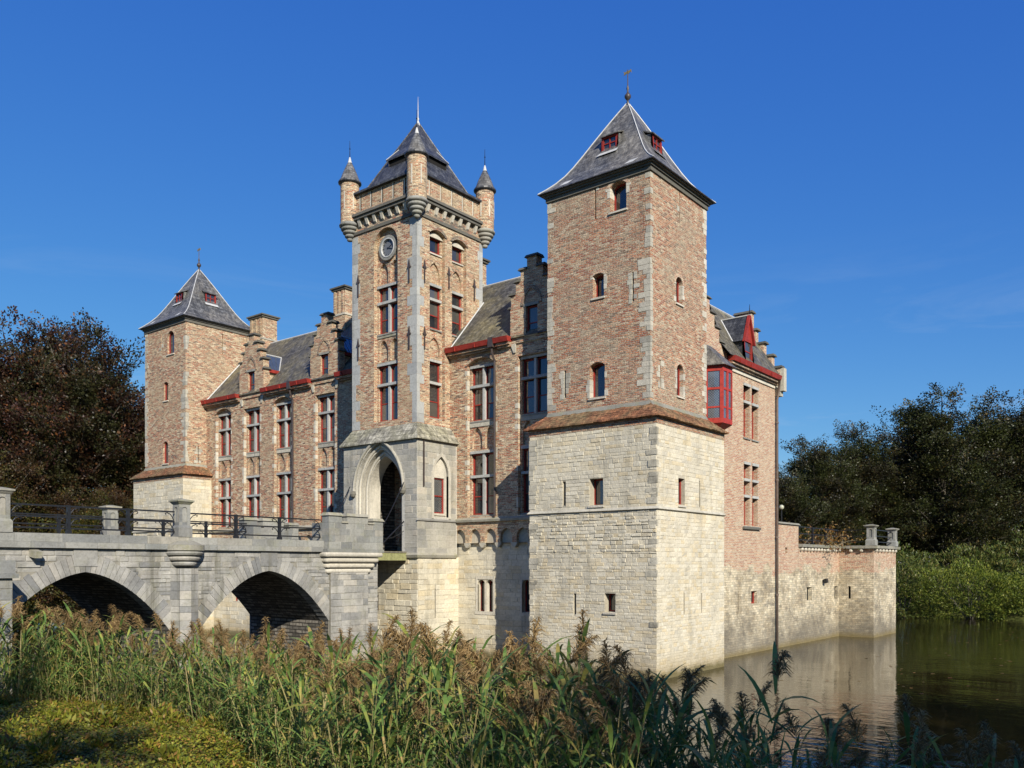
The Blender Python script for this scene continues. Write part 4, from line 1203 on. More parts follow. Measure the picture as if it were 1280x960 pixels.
# oriel beside the near tower
O = MB()
ox0, ox1, oy0, oy1 = -14.0, -13.14, 28.38, 29.12
zb, zt = 8.55, 10.52
post = 0.075
cant = 0.16
plan = [(ox0, oy0 - 0.28), (ox1 - 0.02, oy0), (ox1, oy1), (ox0, oy1 + 0.05)]
def pl(i, j, t): return (plan[i][0] + (plan[j][0] - plan[i][0]) * t, plan[i][1] + (plan[j][1] - plan[i][1]) * t)
def panel(mb, i, j, t0, t1, z0, z1, out=0.0, th=0.05):
    a, b = pl(i, j, t0), pl(i, j, t1)
    dx, dy = b[0] - a[0], b[1] - a[1]; l = math.hypot(dx, dy); nx, ny = dy / l, -dx / l
    q = [(a[0] + nx * out, a[1] + ny * out), (b[0] + nx * out, b[1] + ny * out), (b[0] + nx * (out - th), b[1] + ny * (out - th)), (a[0] + nx * (out - th), a[1] + ny * (out - th))]
    mb.hexa([(*p, z0) for p in q] + [(*p, z1) for p in q])
for i, j, cols in ((0, 1, 1), (1, 2, 2), (2, 3, 1)):
    panel(O, i, j, 0, 1, zb - 0.02, zb + 0.16); panel(O, i, j, 0, 1, zt - 0.14, zt + 0.06)
    panel(O, i, j, 0, 1, 9.72, 9.80, -0.005)
    for k in range(cols + 1):
        t = k / cols; w = 0.085 if cols == 2 else 0.12
        panel(O, i, j, max(0, t - w), min(1, t + w), zb + 0.16, zt - 0.14, 0.004)
    panel(O, i, j, 0, 1, 9.07, 9.13, -0.012)
panel(O, 0, 1, 0.0, 0.40, zb + 0.16, zt - 0.14, 0.006)
ob = O.build('oriel', 'bay_red', Sw)
for i, j, cols in ((0, 1, 1), (1, 2, 2), (2, 3, 1)):
    for k in range(cols):
        for z0, z1 in ((zb + 0.12, 9.1), (9.1, 9.76), (9.76, zt - 0.1)):
            mb = MB(); panel(mb, i, j, k / cols + 0.05, (k + 1) / cols - 0.05, z0, z1, -0.03, 0.01); mb.build('pane', 'glass_sky', ob)
mb = MB()
mb.poly([(*p, zb - 0.02) for p in plan]); c = (-13.95, 28.9)
low = [(ox0, oy0 - 0.1), (ox1 - 0.45, oy0 + 0.2), (ox1 - 0.45, oy1 - 0.2), (ox0, oy1)]
for k in range(3): mb.poly([(*plan[k], zb - 0.03), (*plan[k + 1], zb - 0.03), (*low[k + 1], zb - 0.3), (*low[k], zb - 0.3)])
mb.build('oriel_base', 'bay_red', ob)
mb = MB(); mb.box(-13.95, -13.55, 28.75, 29.25, 7.75, 8.3); mb.hexa([(-13.95, 28.8, 7.45), (-13.85, 28.8, 7.45), (-13.85, 29.2, 7.45), (-13.95, 29.2, 7.45), (-13.95, 28.75, 7.75), (-13.55, 28.75, 7.75), (-13.55, 29.25, 7.75), (-13.95, 29.25, 7.75)])
mb.build('bracket', 'bay_red', ob)
mb = MB()
ev = [(ox0 - 0.05, oy0 - 0.42), (ox1 + 0.10, oy0 - 0.12), (ox1 + 0.13, oy1 + 0.12), (ox0 - 0.05, oy1 + 0.16)]
tp = [(-14.0, oy0 - 0.1), (-13.92, oy0 + 0.1), (-13.92, oy1 - 0.1), (-14.0, oy1)]
for k in range(3): mb.poly([(*ev[k], zt + 0.05), (*ev[k + 1], zt + 0.05), (*tp[k + 1], zt + 0.95), (*tp[k], zt + 0.95)])
mb.poly([(*p, zt + 0.045) for p in ev])
mb.build('oriel_roof', 'slate', ob)

# ================================================================== TERRACE AND BASTION
Tw = thing('terrace_wall', (-13.9, 40, 0), 'low moat wall with coping, corbels and projecting corner bastion right of the castle', 'wall')
FT = Sd(-13.9)
to = [(38.75, 39.4, 1.88, 2.49, 'rect', 0, 0.2), (42.5, 43.0, 1.84, 2.45, 'rect', 0, 0.16), (36.15, 36.4, 4.0, 4.45, 'rect', 0, 0.2)]
mb = MB()
wall(mb, FT, 35.15, 43.15, -1.2, 4.25, to)
mb.box(-15.2, -13.905, 35.3, 37.72, 4.25, 5.25)
bo = [(-13.45, -13.33, 1.84, 2.45, 'rect', 0, 0.2)]
wall(mb, Fr(43.15), -13.9, -12.25, -1.2, 4.25, bo); wall(mb, Sd(-12.25), 43.15, 47.0, -1.2, 4.25); wall(mb, Bk(47.0), -30, -12.25, -1.2, 4.25)
mb.poly([(-30, 35.2, 4.22), (-13.9, 35.2, 4.22), (-13.9, 47, 4.22), (-30, 47, 4.22)]); mb.poly([(-13.9, 43.15, 4.22), (-12.25, 43.15, 4.22), (-12.25, 47, 4.22), (-13.9, 47, 4.22)])
mb.build('wall', 'brick_side', Tw)
for o in to[:2] + bo + to[2:]:
    F = FT if o in to else Fr(43.15)
    hole(Tw, F, o[0], o[1], o[2], o[3], o[6] - 0.02)
mb = MB(); mb.hexa([(-15.3, 35.3, 5.25), (-13.82, 35.3, 5.25), (-13.82, 37.8, 5.25), (-15.3, 37.8, 5.25), (-15.2, 35.3, 5.33), (-13.9, 35.3, 5.33), (-13.9, 37.72, 5.33), (-15.2, 37.72, 5.33)]); mb.build('parapet_cap', 'lichen_stone', Tw)
def coping_run(parent, F, a, b, z, out, rng, mat='lichen_stone', ln=1.0):
    u = a
    while u < b - 0.05:
        l = min(rng.uniform(0.7, 1.25) * ln, b - u)
        if b - u - l < 0.35: l = b - u
        mb = MB(); j = rng.uniform(-0.006, 0.006)
        mb.hexa([F(u + 0.004, z + j, -0.35), F(u + l - 0.004, z + j, -0.35), F(u + l - 0.004, z + j, out - 0.02), F(u + 0.004, z + j, out - 0.02),
                 F(u + 0.004, z + 0.15 + j, -0.35), F(u + l - 0.004, z + 0.15 + j, -0.35), F(u + l - 0.004, z + 0.13 + j, out), F(u + 0.004, z + 0.13 + j, out)])
        mb.build('coping_stone', mat, parent)
        u += l
coping_run(Tw, FT, 37.74, 43.0, 4.29, 0.2, rngB); coping_run(Tw, Fr(43.15), -13.7, -12.05, 4.29, 0.2, rngB); coping_run(Tw, Sd(-12.25), 42.95, 47.15, 4.292, 0.2, rngB)
def corbel_row(F, a, b, step):
    u = a
    while u < b:
        mb = MB()
        c = F(u, 4.20, 0)
        A, B = F(u, 4.2, -0.05), F(u, 4.2, 0.12)
        for p in range(1):
            mb.tube([F(u, 4.2, -0.05), F(u, 4.2, 0.10), F(u, 4.2, 0.155)], [0.09, 0.09, 0.05], 8)
        mb.build('corbel', 'pale_stone', Tw)
        u += step
corbel_row(FT, 37.9, 42.95, 0.42); corbel_row(Sd(-12.25), 43.3, 47.0, 0.55); corbel_row(Fr(43.15), -13.3, -12.3, 0.5)
def pillar(parent, cx, cy, z0, z1, w, mat='blue_stone'):
    mb = MB(); mb.box(cx - w * 0.62, cx + w * 0.62, cy - w * 0.62, cy + w * 0.62, z0, z0 + (z1 - z0) * 0.24)
    mb.hexa([(cx - w * .62, cy - w * .62, z0 + (z1 - z0) * 0.24), (cx + w * .62, cy - w * .62, z0 + (z1 - z0) * 0.24), (cx + w * .62, cy + w * .62, z0 + (z1 - z0) * 0.24), (cx - w * .62, cy + w * .62, z0 + (z1 - z0) * 0.24),
             (cx - w * .5, cy - w * .5, z0 + (z1 - z0) * 0.30), (cx + w * .5, cy - w * .5, z0 + (z1 - z0) * 0.30), (cx + w * .5, cy + w * .5, z0 + (z1 - z0) * 0.30), (cx - w * .5, cy + w * .5, z0 + (z1 - z0) * 0.30)])
    zt = z1 - 0.16
    F, S = Fr(cy - w / 2), Sd(cx + w / 2)
    op = lambda c: [(c - w * 0.22, c + w * 0.22, z0 + (z1 - z0) * 0.38, zt - 0.08, 'round', w * 0.2, 0.03, True)]
    wall(mb, F, cx - w / 2, cx + w / 2, z0 + (z1 - z0) * 0.28, zt, op(cx)); wall(mb, S, cy - w / 2, cy + w / 2, z0 + (z1 - z0) * 0.28, zt, op(cy))
    wall(mb, Bk(cy + w / 2), cx - w / 2, cx + w / 2, z0 + (z1 - z0) * 0.28, zt); wall(mb, Lf(cx - w / 2), cy - w / 2, cy + w / 2, z0 + (z1 - z0) * 0.28, zt)
    p = mb.build('pillar', mat, parent)
    mb = MB()
    for a, b, q, r in ((0.54, 0.70, zt, zt + 0.07), (0.74, 0.74, zt + 0.07, zt + 0.11), (0.74, 0.15, zt + 0.11, z1)):
        a *= w; b *= w
        mb.hexa([(cx - a, cy - a, q), (cx + a, cy - a, q), (cx + a, cy + a, q), (cx - a, cy + a, q), (cx - b, cy - b, r), (cx + b, cy - b, r), (cx + b, cy + b, r), (cx - b, cy + b, r)])
    mb.build('pillar_cap', 'lichen_stone', p)
pillar(Tw, -12.42, 43.4, 4.44, 5.46, 0.36); pillar(Tw, -12.35, 46.75, 4.44, 5.40, 0.36)

def railing(parent, x, ys, z0, zr, rng, r=0.020):
    """iron railing along Y at x: rails at heights zr, posts at ys, curled brackets"""
    mb = MB()
    for z in zr: mb.box(x - 0.022, x + 0.022, ys[0], ys[-1], z - 0.02, z + 0.02)
    rl = mb.build('railing', 'iron', parent)
    for y in ys[1:-1]:
        mb = MB()
        mb.box(x - 0.06, x + 0.06, y - 0.06, y + 0.06, z0, z0 + 0.09)
        mb.box(x - 0.04, x + 0.04, y - 0.04, y + 0.04, z0 + 0.09, zr[0] + 0.03)
        mb.build('post', 'iron', rl)
        for s in (-1, 1):
            for z in zr[:2]:
                pts = [(x, y + s * 0.03, z - 0.26), (x, y + s * 0.06, z - 0.16), (x, y + s * 0.13, z - 0.07), (x, y + s * 0.21, z - 0.035), (x, y + s * 0.27, z - 0.05), (x, y + s * 0.27, z - 0.09), (x, y + s * 0.235, z - 0.095)]
                mb = MB(); mb.tube(pts, 0.014, 5); mb.build('scroll_bracket', 'iron', rl)
    for y, s in ((ys[0], 1), (ys[-1], -1)):
        for z in zr[:2]:
            pts = [(x, y + s * 0.01, z - 0.26), (x, y + s * 0.05, z - 0.16), (x, y + s * 0.12, z - 0.07), (x, y + s * 0.21, z - 0.035), (x, y + s * 0.27, z - 0.05), (x, y + s * 0.25, z - 0.09)]
            mb = MB(); mb.tube(pts, 0.014, 5); mb.build('scroll_bracket', 'iron', rl)
    return rl
railing(Tw, -13.95, [37.75, 39.6, 41.4, 43.2], 4.44, (5.20, 4.9, 4.62), rngB)
for z in (5.2, 4.9, 4.62):
    mb = MB(); mb.box(-12.37, -12.33, 43.6, 46.55, z - 0.02, z + 0.02); mb.box(-13.95, -12.6, 43.38, 43.42, z - 0.02, z + 0.02); mb.build('railing', 'iron', Tw)
# floodlight on the terrace wall
mb = MB(); mb.tube([FT(40.85, 2.78, -0.02), FT(40.85, 2.78, 0.14)], 0.02, 5); mb.hexa([FT(40.74, 2.62, 0.1), FT(40.96, 2.62, 0.1), FT(40.96, 2.66, 0.24), FT(40.74, 2.66, 0.24), FT(40.74, 2.82, 0.06), FT(40.96, 2.82, 0.06), FT(40.96, 2.86, 0.2), FT(40.74, 2.86, 0.2)])
mb.build('fixture', 'iron', Tw)
# ================================================================== GATE TOWER
G = thing('gate_tower', (-24.45, 24.3, 0), 'slender brick clock tower with corner turrets over the arched stone gateway', 'tower')
rngG = random.Random(8)
PX0, PX1, PY = -26.45, -22.37, 22.41
GX0, GX1, GY, GYB = -26.32, -22.72, 22.74, 26.48
FP, SP, FGt, SGt = Fr(PY), Sd(PX1), Fr(GY), Sd(GX1)
PC = -24.45
# --- porch: pointed portal of three receding orders
ZD = 3.98
orders = [(1.29, 6.35, 8.16, 0.16), (1.10, 6.35, 7.92, 0.36), (0.92, 6.35, 7.68, 0.62)]
po = [(PC - 1.29, PC + 1.29, ZD, 8.16, 'point', 1.81, 0.16)]
sp = [(23.28, 24.08, 5.30, 7.58, 'point', 0.72, 0.10)]
mb = MB()
wall(mb, FP, PX0, PX1, 3.80, 8.2, po)
wall(mb, SP, PY, 24.56, 3.80, 8.2, sp)
wall(mb, Lf(PX0), PY, 24.56, 3.80, 8.2)
mb.build('porch_wall', 'porch_joint', G)
def arch_ring(mb, F, w0, zs0, za0, w1, zs1, za1, d, zb):
    A = [(PC - w0, zb)] + arch_pts(PC - w0, PC + w0, zs0, za0, 'point', 12) + [(PC + w0, zb)]
    B = [(PC - w1, zb)] + arch_pts(PC - w1, PC + w1, zs1, za1, 'point', 12) + [(PC + w1, zb)]
    mb.strip([F(u, z, d) for u, z in A], [F(u, z, d) for u, z in B])
def arch_sleeve(mb, F, w, zs, za, d0, d1, zb):
    A = [(PC - w, zb)] + arch_pts(PC - w, PC + w, zs, za, 'point', 12) + [(PC + w, zb)]
    mb.strip([F(u, z, d0) for u, z in A], [F(u, z, d1) for u, z in A])
mb = MB()
arch_ring(mb, FP, 1.29, 6.35, 8.16, 1.10, 6.35, 7.92, -0.16, ZD); arch_sleeve(mb, FP, 1.10, 6.35, 7.92, -0.16, -0.36, ZD)
arch_ring(mb, FP, 1.10, 6.35, 7.92, 0.92, 6.35, 7.68, -0.36, ZD); arch_sleeve(mb, FP, 0.92, 6.35, 7.68, -0.36, -0.95, ZD)
portal = mb.build('portal', 'pale_stone', G)
for w, za, d in ((1.20, 8.04, -0.16), (1.01, 7.80, -0.36)):
    m2 = MB()
    pts = [(PC - w, ZD)] + arch_pts(PC - w, PC + w, 6.35, za, 'point', 14) + [(PC + w, ZD)]
    m2.tube([FP(u, z, d + 0.02) for u, z in pts], 0.055, 6); m2.build('roll_moulding', 'pale_stone', portal, smooth=True)
m2 = MB()
pts = arch_pts(PC - 1.38, PC + 1.38, 6.35, 8.28, 'point', 14)
m2.tube([FP(u, z, 0.03) for u, z in pts], 0.06, 6); m2.build('hood_mould', 'porch_stone', portal, smooth=True)
for s in (-1, 1):
    m2 = MB(); m2.lathe(PC + s * 1.38, PY - 0.06, [(0.0, 6.10), (0.09, 6.16), (0.13, 6.26), (0.10, 6.36), (0.0, 6.4)], 7); m2.build('label_stop', 'cornice', portal)
# voussoirs of the outer order
# passage
mb = MB()
wall(mb, Fr(PY + 0.95), PC - 1.5, PC - 0.92, ZD, 8.0); wall(mb, Fr(PY + 0.95), PC + 0.92, PC + 1.5, ZD, 8.0)
mb.poly([(PC - 1.35, PY + 0.9, ZD), (PC - 1.35, 26.3, ZD), (PC - 1.35, 26.3, 8), (PC - 1.35, PY + 0.9, 8)])
mb.poly([(PC + 1.35, PY + 0.9, ZD), (PC + 1.35, 26.3, ZD), (PC + 1.35, 26.3, 8), (PC + 1.35, PY + 0.9, 8)])
mb.poly([(PC - 1.4, PY, ZD - 0.01), (PC + 1.4, PY, ZD - 0.01), (PC + 1.4, 26.3, ZD - 0.01), (PC - 1.4, 26.3, ZD - 0.01)])
mb.poly([(PC - 1.4, PY + 0.9, 7.9), (PC + 1.4, PY + 0.9, 7.9), (PC + 1.4, 26.3, 7.9), (PC - 1.4, 26.3, 7.9)])
mb.poly([(PC - 1.4, 26.25, ZD), (PC + 1.4, 26.25, ZD), (PC + 1.4, 26.25, 8), (PC - 1.4, 26.25, 8)])
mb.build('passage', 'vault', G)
for k in range(7):
    a = PC - 1.26 + k * 0.36
    mb = MB(); mb.box(a + 0.006, a + 0.354, 26.10, 26.2, ZD, 7.3); mb.build('door_board', 'dark', G)
# ashlar blocks of the porch
def inside_arch(F, ops2, L): return L
L = []
cx_o = (PC - 1.44, PC + 1.44, ZD - 0.1, 6.5, 'rect', 0, 0)
steps = [(PC - 1.44, PC + 1.44, ZD - 0.2, 6.9, 'r', 0, 0), (PC - 1.30, PC + 1.30, 6.9, 7.3, 'r', 0, 0), (PC - 1.08, PC + 1.08, 7.3, 7.6, 'r', 0, 0), (PC - 0.82, PC + 0.82, 7.6, 7.9, 'r', 0, 0), (PC - 0.46, PC + 0.46, 7.9, 8.2, 'r', 0, 0)]
L += [(FP, s, 1.0) for s in stones(FP, PX0, PX1, 3.92, 8.13, steps, (0.19, 0.27), (0.28, 0.62), rngG, (0.002, 0.012))]
side_o = [(23.16, 24.20, 5.24, 7.0, 'r', 0, 0), (23.24, 24.12, 7.0, 7.35, 'r', 0, 0), (23.44, 23.92, 7.35, 7.7, 'r', 0, 0)]
L += [(SP, s, 0.8) for s in stones(SP, PY, 24.50, 3.92, 5.13, side_o, (0.19, 0.27), (0.28, 0.62), rngG, (0.002, 0.012))]
L += [(SP, s, 0.8) for s in stones(SP, PY, 24.50, 5.23, 8.13, side_o, (0.19, 0.27), (0.28, 0.62), rngG, (0.002, 0.012))]
lay(G, L, 'porch_stone', rngG, 290)
# side lancet: dressed surround and red leaded window
mb = MB()
A = [(23.16, 5.24)] + arch_pts(23.16, 24.20, 6.80, 7.74, 'point', 10) + [(24.20, 5.24)]
B = [(23.28, 5.24)] + arch_pts(23.28, 24.08, 6.86, 7.58, 'point', 10) + [(24.08, 5.24)]
mb.strip([SP(u, z, 0.03) for u, z in A], [SP(u, z, 0.02) for u, z in B]); mb.strip([SP(u, z, 0.02) for u, z in B], [SP(u, z, -0.1) for u, z in B]); mb.strip([SP(u, z, 0.03) for u, z in A], [SP(u, z, -0.02) for u, z in A])
mb.build('lancet_surround', 'pale_stone', G)
mb = MB()
wo2 = [(23.40, 23.96, 5.44, 6.78, 'rect', 0, 0.12)]
wall(mb, Sd(PX1 - 0.10), 23.28, 24.08, 5.24, 7.6, wo2); mb.build('lancet_panel', 'pale_stone', G)
window(G, Sd(PX1 - 0.10), 23.40, 23.96, 5.44, 6.78, 0.12, splits=(6.1,), glass='glass_lead', fw=0.045)
# drip courses of the porch
for z in (5.13,):
    mb = MB(); mb.hexa([SP(PY - 0.06, z, 0), SP(24.5, z, 0), SP(24.5, z, 0.06), SP(PY - 0.06, z, 0.06), SP(PY, z + 0.09, 0), SP(24.5, z + 0.09, 0), SP(24.5, z + 0.05, 0.07), SP(PY, z + 0.05, 0.07)]); mb.build('drip_course', 'porch_stone', G)
mb = MB(); mb.hexa([(PX0 - 0.05, PY - 0.05, 3.76), (PX1 + 0.05, PY - 0.05, 3.76), (PX1 + 0.05, 24.5, 3.76), (PX0 - 0.05, 24.5, 3.76), (PX0 - 0.09, PY - 0.09, 3.86), (PX1 + 0.09, PY - 0.09, 3.86), (PX1 + 0.09, 24.5, 3.86), (PX0 - 0.09, 24.5, 3.86)])
mb.hexa([(PX0 - 0.09, PY - 0.09, 3.861), (PX1 + 0.09, PY - 0.09, 3.861), (PX1 + 0.09, 24.5, 3.861), (PX0 - 0.09, 24.5, 3.861), (PX0, PY, 3.95), (PX1, PY, 3.95), (PX1, 24.5, 3.95), (PX0, 24.5, 3.95)])
mb.build('plinth_course', 'lichen_stone', G)
# lower stage in the water
lo2 = [(-24.9, -24.5, 1.75, 2.35, 'rect', 0, 0.25)]
mb = MB(); wall(mb, Fr(PY + 0.05), PX0, PX1, -1.2, 3.8, lo2); so3 = [(23.35, 23.41, 1.5, 2.6, 'rect', 0, 0.2)]
wall(mb, Sd(PX1 - 0.02), PY + 0.05, 24.69, -1.2, 3.8, so3); wall(mb, Lf(PX0), PY + 0.05, 24.69, -1.2, 3.8); mb.build('base_wall', 'lime_joint', G)
L = [(Fr(PY + 0.05), s, 1.0) for s in stones(Fr(PY + 0.05), PX0, PX1 - 0.02, -0.3, 3.76, lo2, (0.14, 0.24), (0.25, 0.6), rngG, (0.004, 0.04))]
L += [(Sd(PX1 - 0.02), s, 1.0) for s in stones(Sd(PX1 - 0.02), PY + 0.05, 24.68, -0.3, 3.76, so3, (0.14, 0.22), (0.22, 0.5), rngG)]
lay(G, L, 'lime_stone', rngG, 0)
window(G, Fr(PY + 0.05), -24.9, -24.5, 1.75, 2.35, 0.25, fw=0.06, sill=False); hole(G, Sd(PX1 - 0.02), 23.35, 23.41, 1.5, 2.6, 0.19)
# sloping stone skirt
mb = MB()
lo_, A0, A1 = 0.13, 8.16, 8.80
ra = [(PX0 - lo_, PY - lo_, A0), (PX1 + lo_, PY - lo_, A0), (PX1 + lo_, 24.55, A0), (PX0 - lo_, 24.55, A0)]
rb = [(GX0, GY, A1), (GX1, GY, A1), (GX1, 24.55, A1), (GX0, 24.55, A1)]
for q in (0, 1, 3):
    q2 = (q + 1) % 4
    n = 4
    for k in range(n):
        l = lambda p, r, t: tuple(p[w] + (r[w] - p[w]) * t for w in range(3))
        a, b, c, d = l(ra[q], rb[q], k / n), l(ra[q2], rb[q2], k / n), l(ra[q2], rb[q2], (k + 1) / n), l(ra[q], rb[q], (k + 1) / n)
        mb.poly([(a[0], a[1], a[2] + 0.02), (b[0], b[1], b[2] + 0.02), c, d]); mb.poly([(a[0], a[1], a[2] + 0.02), (b[0], b[1], b[2] + 0.02), (b[0], b[1], b[2] - 0.03), (a[0], a[1], a[2] - 0.03)])
mb.poly([(p[0], p[1], p[2] - 0.03) for p in ra])
mb.build('skirt', 'slab', G)
mb = MB(); mb.fbox(SP, 22.69, 22.74, 6.4, 8.1, 0.01, 0.06); mb.build('wall_anchor', 'pipe', G)

# --- brick shaft
NZ0, NZ1 = 9.02, 16.44
na, nb = -25.06, -23.74
nm = (na + nb) / 2
fo = [(na, nb, NZ0, NZ1, 'round', 0.66, 0.18)]
n1, n2 = (23.42, 24.26), (24.66, 25.50)
so = [(n1[0], n1[1], 9.02, 16.24, 'seg', 0.16, 0.16), (n2[0], n2[1], 9.02, 16.24, 'seg', 0.16, 0.16)]
ZS = 16.55
mb = MB()
wall(mb, FGt, GX0, GX1, 8.7, ZS, fo); wall(mb, SGt, GY, GYB, 8.7, ZS, so); wall(mb, Lf(GX0), GY, GYB, 8.7, ZS); wall(mb, Bk(GYB), GX0, GX1, 8.7, ZS)
F2 = Fr(GY + 0.18)
f2o = [(na + 0.07, nb - 0.07, 9.06, 11.20, 'rect', 0, 0.16), (na + 0.07, nb - 0.07, 12.46, 14.22, 'rect', 0, 0.16)]
for zc in (11.36, 14.36):
    f2o += [(nm - 0.55, nm - 0.06, zc, zc + 0.84, 'point', 0.42, 0.10, True), (nm + 0.06, nm + 0.55, zc, zc + 0.84, 'point', 0.42, 0.10, True)]
wall(mb, F2, na, nb, NZ0, NZ1, f2o)
S2 = Sd(GX1 - 0.16)
for a, b in (n1, n2):
    c = (a + b) / 2
    s2o = [(a + 0.08, b - 0.08, 9.12, 11.24, 'rect', 0, 0.14), (a + 0.08, b - 0.08, 12.53, 14.12, 'rect', 0, 0.14), (a + 0.08, b - 0.08, 15.42, 16.10, 'rect', 0, 0.14),
           (c - 0.3, c + 0.3, 11.42, 12.2, 'point', 0.5, 0.08, True), (c - 0.3, c + 0.3, 14.28, 15.06, 'point', 0.5, 0.08, True)]
    wall(mb, S2, a, b, 9.02, 16.24, s2o)
mb.build('wall', 'brick_gate', G)
window(G, F2, na + 0.07, nb - 0.07, 9.06, 11.20, 0.16, cols=2, splits=(10.46,), bars=(9.75,), stone=True)
window(G, F2, na + 0.07, nb - 0.07, 12.46, 14.22, 0.16, cols=2, splits=(13.63,), bars=(13.0,), stone=True)
for a, b in (n1, n2):
    if a < 24: window(G, S2, a + 0.08, b - 0.08, 9.12, 11.24, 0.14, splits=(10.44,), bars=(9.75,), stone=True)
    window(G, S2, a + 0.08, b - 0.08, 12.53, 14.12, 0.14, splits=(13.62,), bars=(13.05,), stone=True)
    window(G, S2, a + 0.08, b - 0.08, 15.42, 16.02, 0.14, fw=0.06)
    m2 = MB(); o1 = arch_pts(a + 0.02, b - 0.02, 16.0, 16.14, 'seg', 6); m2.prism([(a + 0.02, 15.98), *o1, (b - 0.02, 15.98)], S2, 0.0, 0.06); m2.build('lintel', 'pale_stone', G)
    o1 = arch_pts(a, b, 16.08, 16.24, 'seg', 8); o2 = arch_pts(a - 0.1, b + 0.1, 16.08, 16.38, 'seg', 8)
    m2 = MB(); m2.strip([SGt(u, z, 0.04) for u, z in o1], [SGt(u, z, 0.04) for u, z in o2]); m2.strip([SGt(u, z, 0.04) for u, z in o2], [SGt(u, z, 0) for u, z in o2]); m2.strip([SGt(u, z, 0.04) for u, z in o1], [SGt(u, z, 0) for u, z in o1]); m2.build('arch_course', 'brick_dark', G)
o1 = arch_pts(na, nb, 15.78, 16.44, 'round', 10); o2 = arch_pts(na - 0.13, nb + 0.13, 15.78, 16.57, 'round', 10)
m2 = MB(); m2.strip([FGt(u, z, 0.012) for u, z in o1], [FGt(u, z, 0.012) for u, z in o2]); m2.strip([FGt(u, z, 0.012) for u, z in o2], [FGt(u, z, -0.01) for u, z in o2]); m2.build('arch_course', 'brick_wing', G)
for zc in (11.24, 12.28):
    m2 = MB(); m2.fbox(F2, na + 0.02, nb - 0.02, zc, zc + 0.09, -0.01, 0.03); m2.build('sill_band', 'lichen_stone', G)
# long-and-short grey quoins
z = 8.82
while z < ZS - 0.1:
    h = rngG.uniform(0.28, 0.46); e = min(z + h, ZS) - 0.006
    p = 0.006
    mb = MB(); mb.box(GX1 - rngG.choice((0.24, 0.36, 0.5)), GX1 + p, GY - p, GY + rngG.choice((0.16, 0.26, 0.38)), z, e); mb.build('quoin', 'quoin_blue', G)
    mb = MB(); mb.box(GX0 - p, GX0 + rngG.choice((0.22, 0.34, 0.46)), GY - p, GY + 0.3, z, e); mb.build('quoin', 'quoin_blue', G)
    mb = MB(); mb.box(GX1 - 0.3, GX1 + p, GYB - rngG.choice((0.2, 0.3, 0.42)), GYB + p, z, e); mb.build('quoin', 'quoin_blue', G)
    z += h
# iron wall anchors (fleur-shaped)
for F, u in ((FGt, -23.1), (FGt, -25.95), (SGt, 23.12), (SGt, 25.95), (SGt, 24.46)):
    for zc in ((12.0, 14.5) if F is FGt or u != 24.46 else (14.6,)):
        if u == 25.95 and zc < 13: continue
        m2 = MB(); m2.fbox(F, u - 0.022, u + 0.022, zc - 0.42, zc + 0.36, 0.01, 0.05)
        m2.fbox(F, u - 0.09, u + 0.09, zc + 0.12, zc + 0.17, 0.012, 0.048)
        m2.prism([(u - 0.06, zc + 0.17), (u, zc + 0.44), (u + 0.06, zc + 0.17)], F, 0.014, 0.046); m2.build('wall_anchor', 'pipe', G)
# clock
CZ = 15.70
ck = MB()
n = 28
def disc(mb, F, cu, cz, r0, r1, d0, d1):
    A = [(cu + r0 * math.cos(2 * math.pi * k / n), cz + r0 * math.sin(2 * math.pi * k / n)) for k in range(n + 1)]
    B = [(cu + r1 * math.cos(2 * math.pi * k / n), cz + r1 * math.sin(2 * math.pi * k / n)) for k in range(n + 1)]
    mb.strip([F(u, z, d0) for u, z in A], [F(u, z, d0) for u, z in B]); mb.strip([F(u, z, d0) for u, z in A], [F(u, z, d1) for u, z in A]); mb.strip([F(u, z, d0) for u, z in B], [F(u, z, d1) for u, z in B])
disc(ck, F2, nm, CZ, 0.48, 0.34, 0.09, -0.05)
ckr = ck.build('clock', 'blue_stone', G)
mb = MB(); mb.prism([(nm + 0.34 * math.cos(2 * math.pi * k / n), CZ + 0.34 * math.sin(2 * math.pi * k / n)) for k in range(n)], F2, 0.0, 0.03); mb.build('clock_face', 'clock_face', ckr)
mb = MB(); disc(mb, F2, nm, CZ, 0.37, 0.335, 0.105, 0.02); mb.build('dial_ring', 'lead', ckr)
mb = MB()
for k in range(12):
    a = math.pi * 2 * k / 12; c_, s_ = math.cos(a), math.sin(a)
    q = [(0.24, -0.014), (0.33, -0.014), (0.33, 0.014), (0.24, 0.014)]
    mb.prism([(nm + x * c_ - y * s_, CZ + x * s_ + y * c_) for x, y in q], F2, 0.03, 0.036)
mb.build('hour_marks', 'iron', ckr)
for ang, ln in ((rad(28), 0.2), (rad(-18), 0.29)):
    c_, s_ = math.cos(ang), math.sin(ang); mb = MB()
    mb.prism([(nm + x * c_ - y * s_, CZ + x * s_ + y * c_) for x, y in ((-0.07, -0.014), (ln, -0.008), (ln, 0.008), (-0.07, 0.014))], F2, 0.04, 0.05); mb.build('clock_hand', 'iron', ckr)
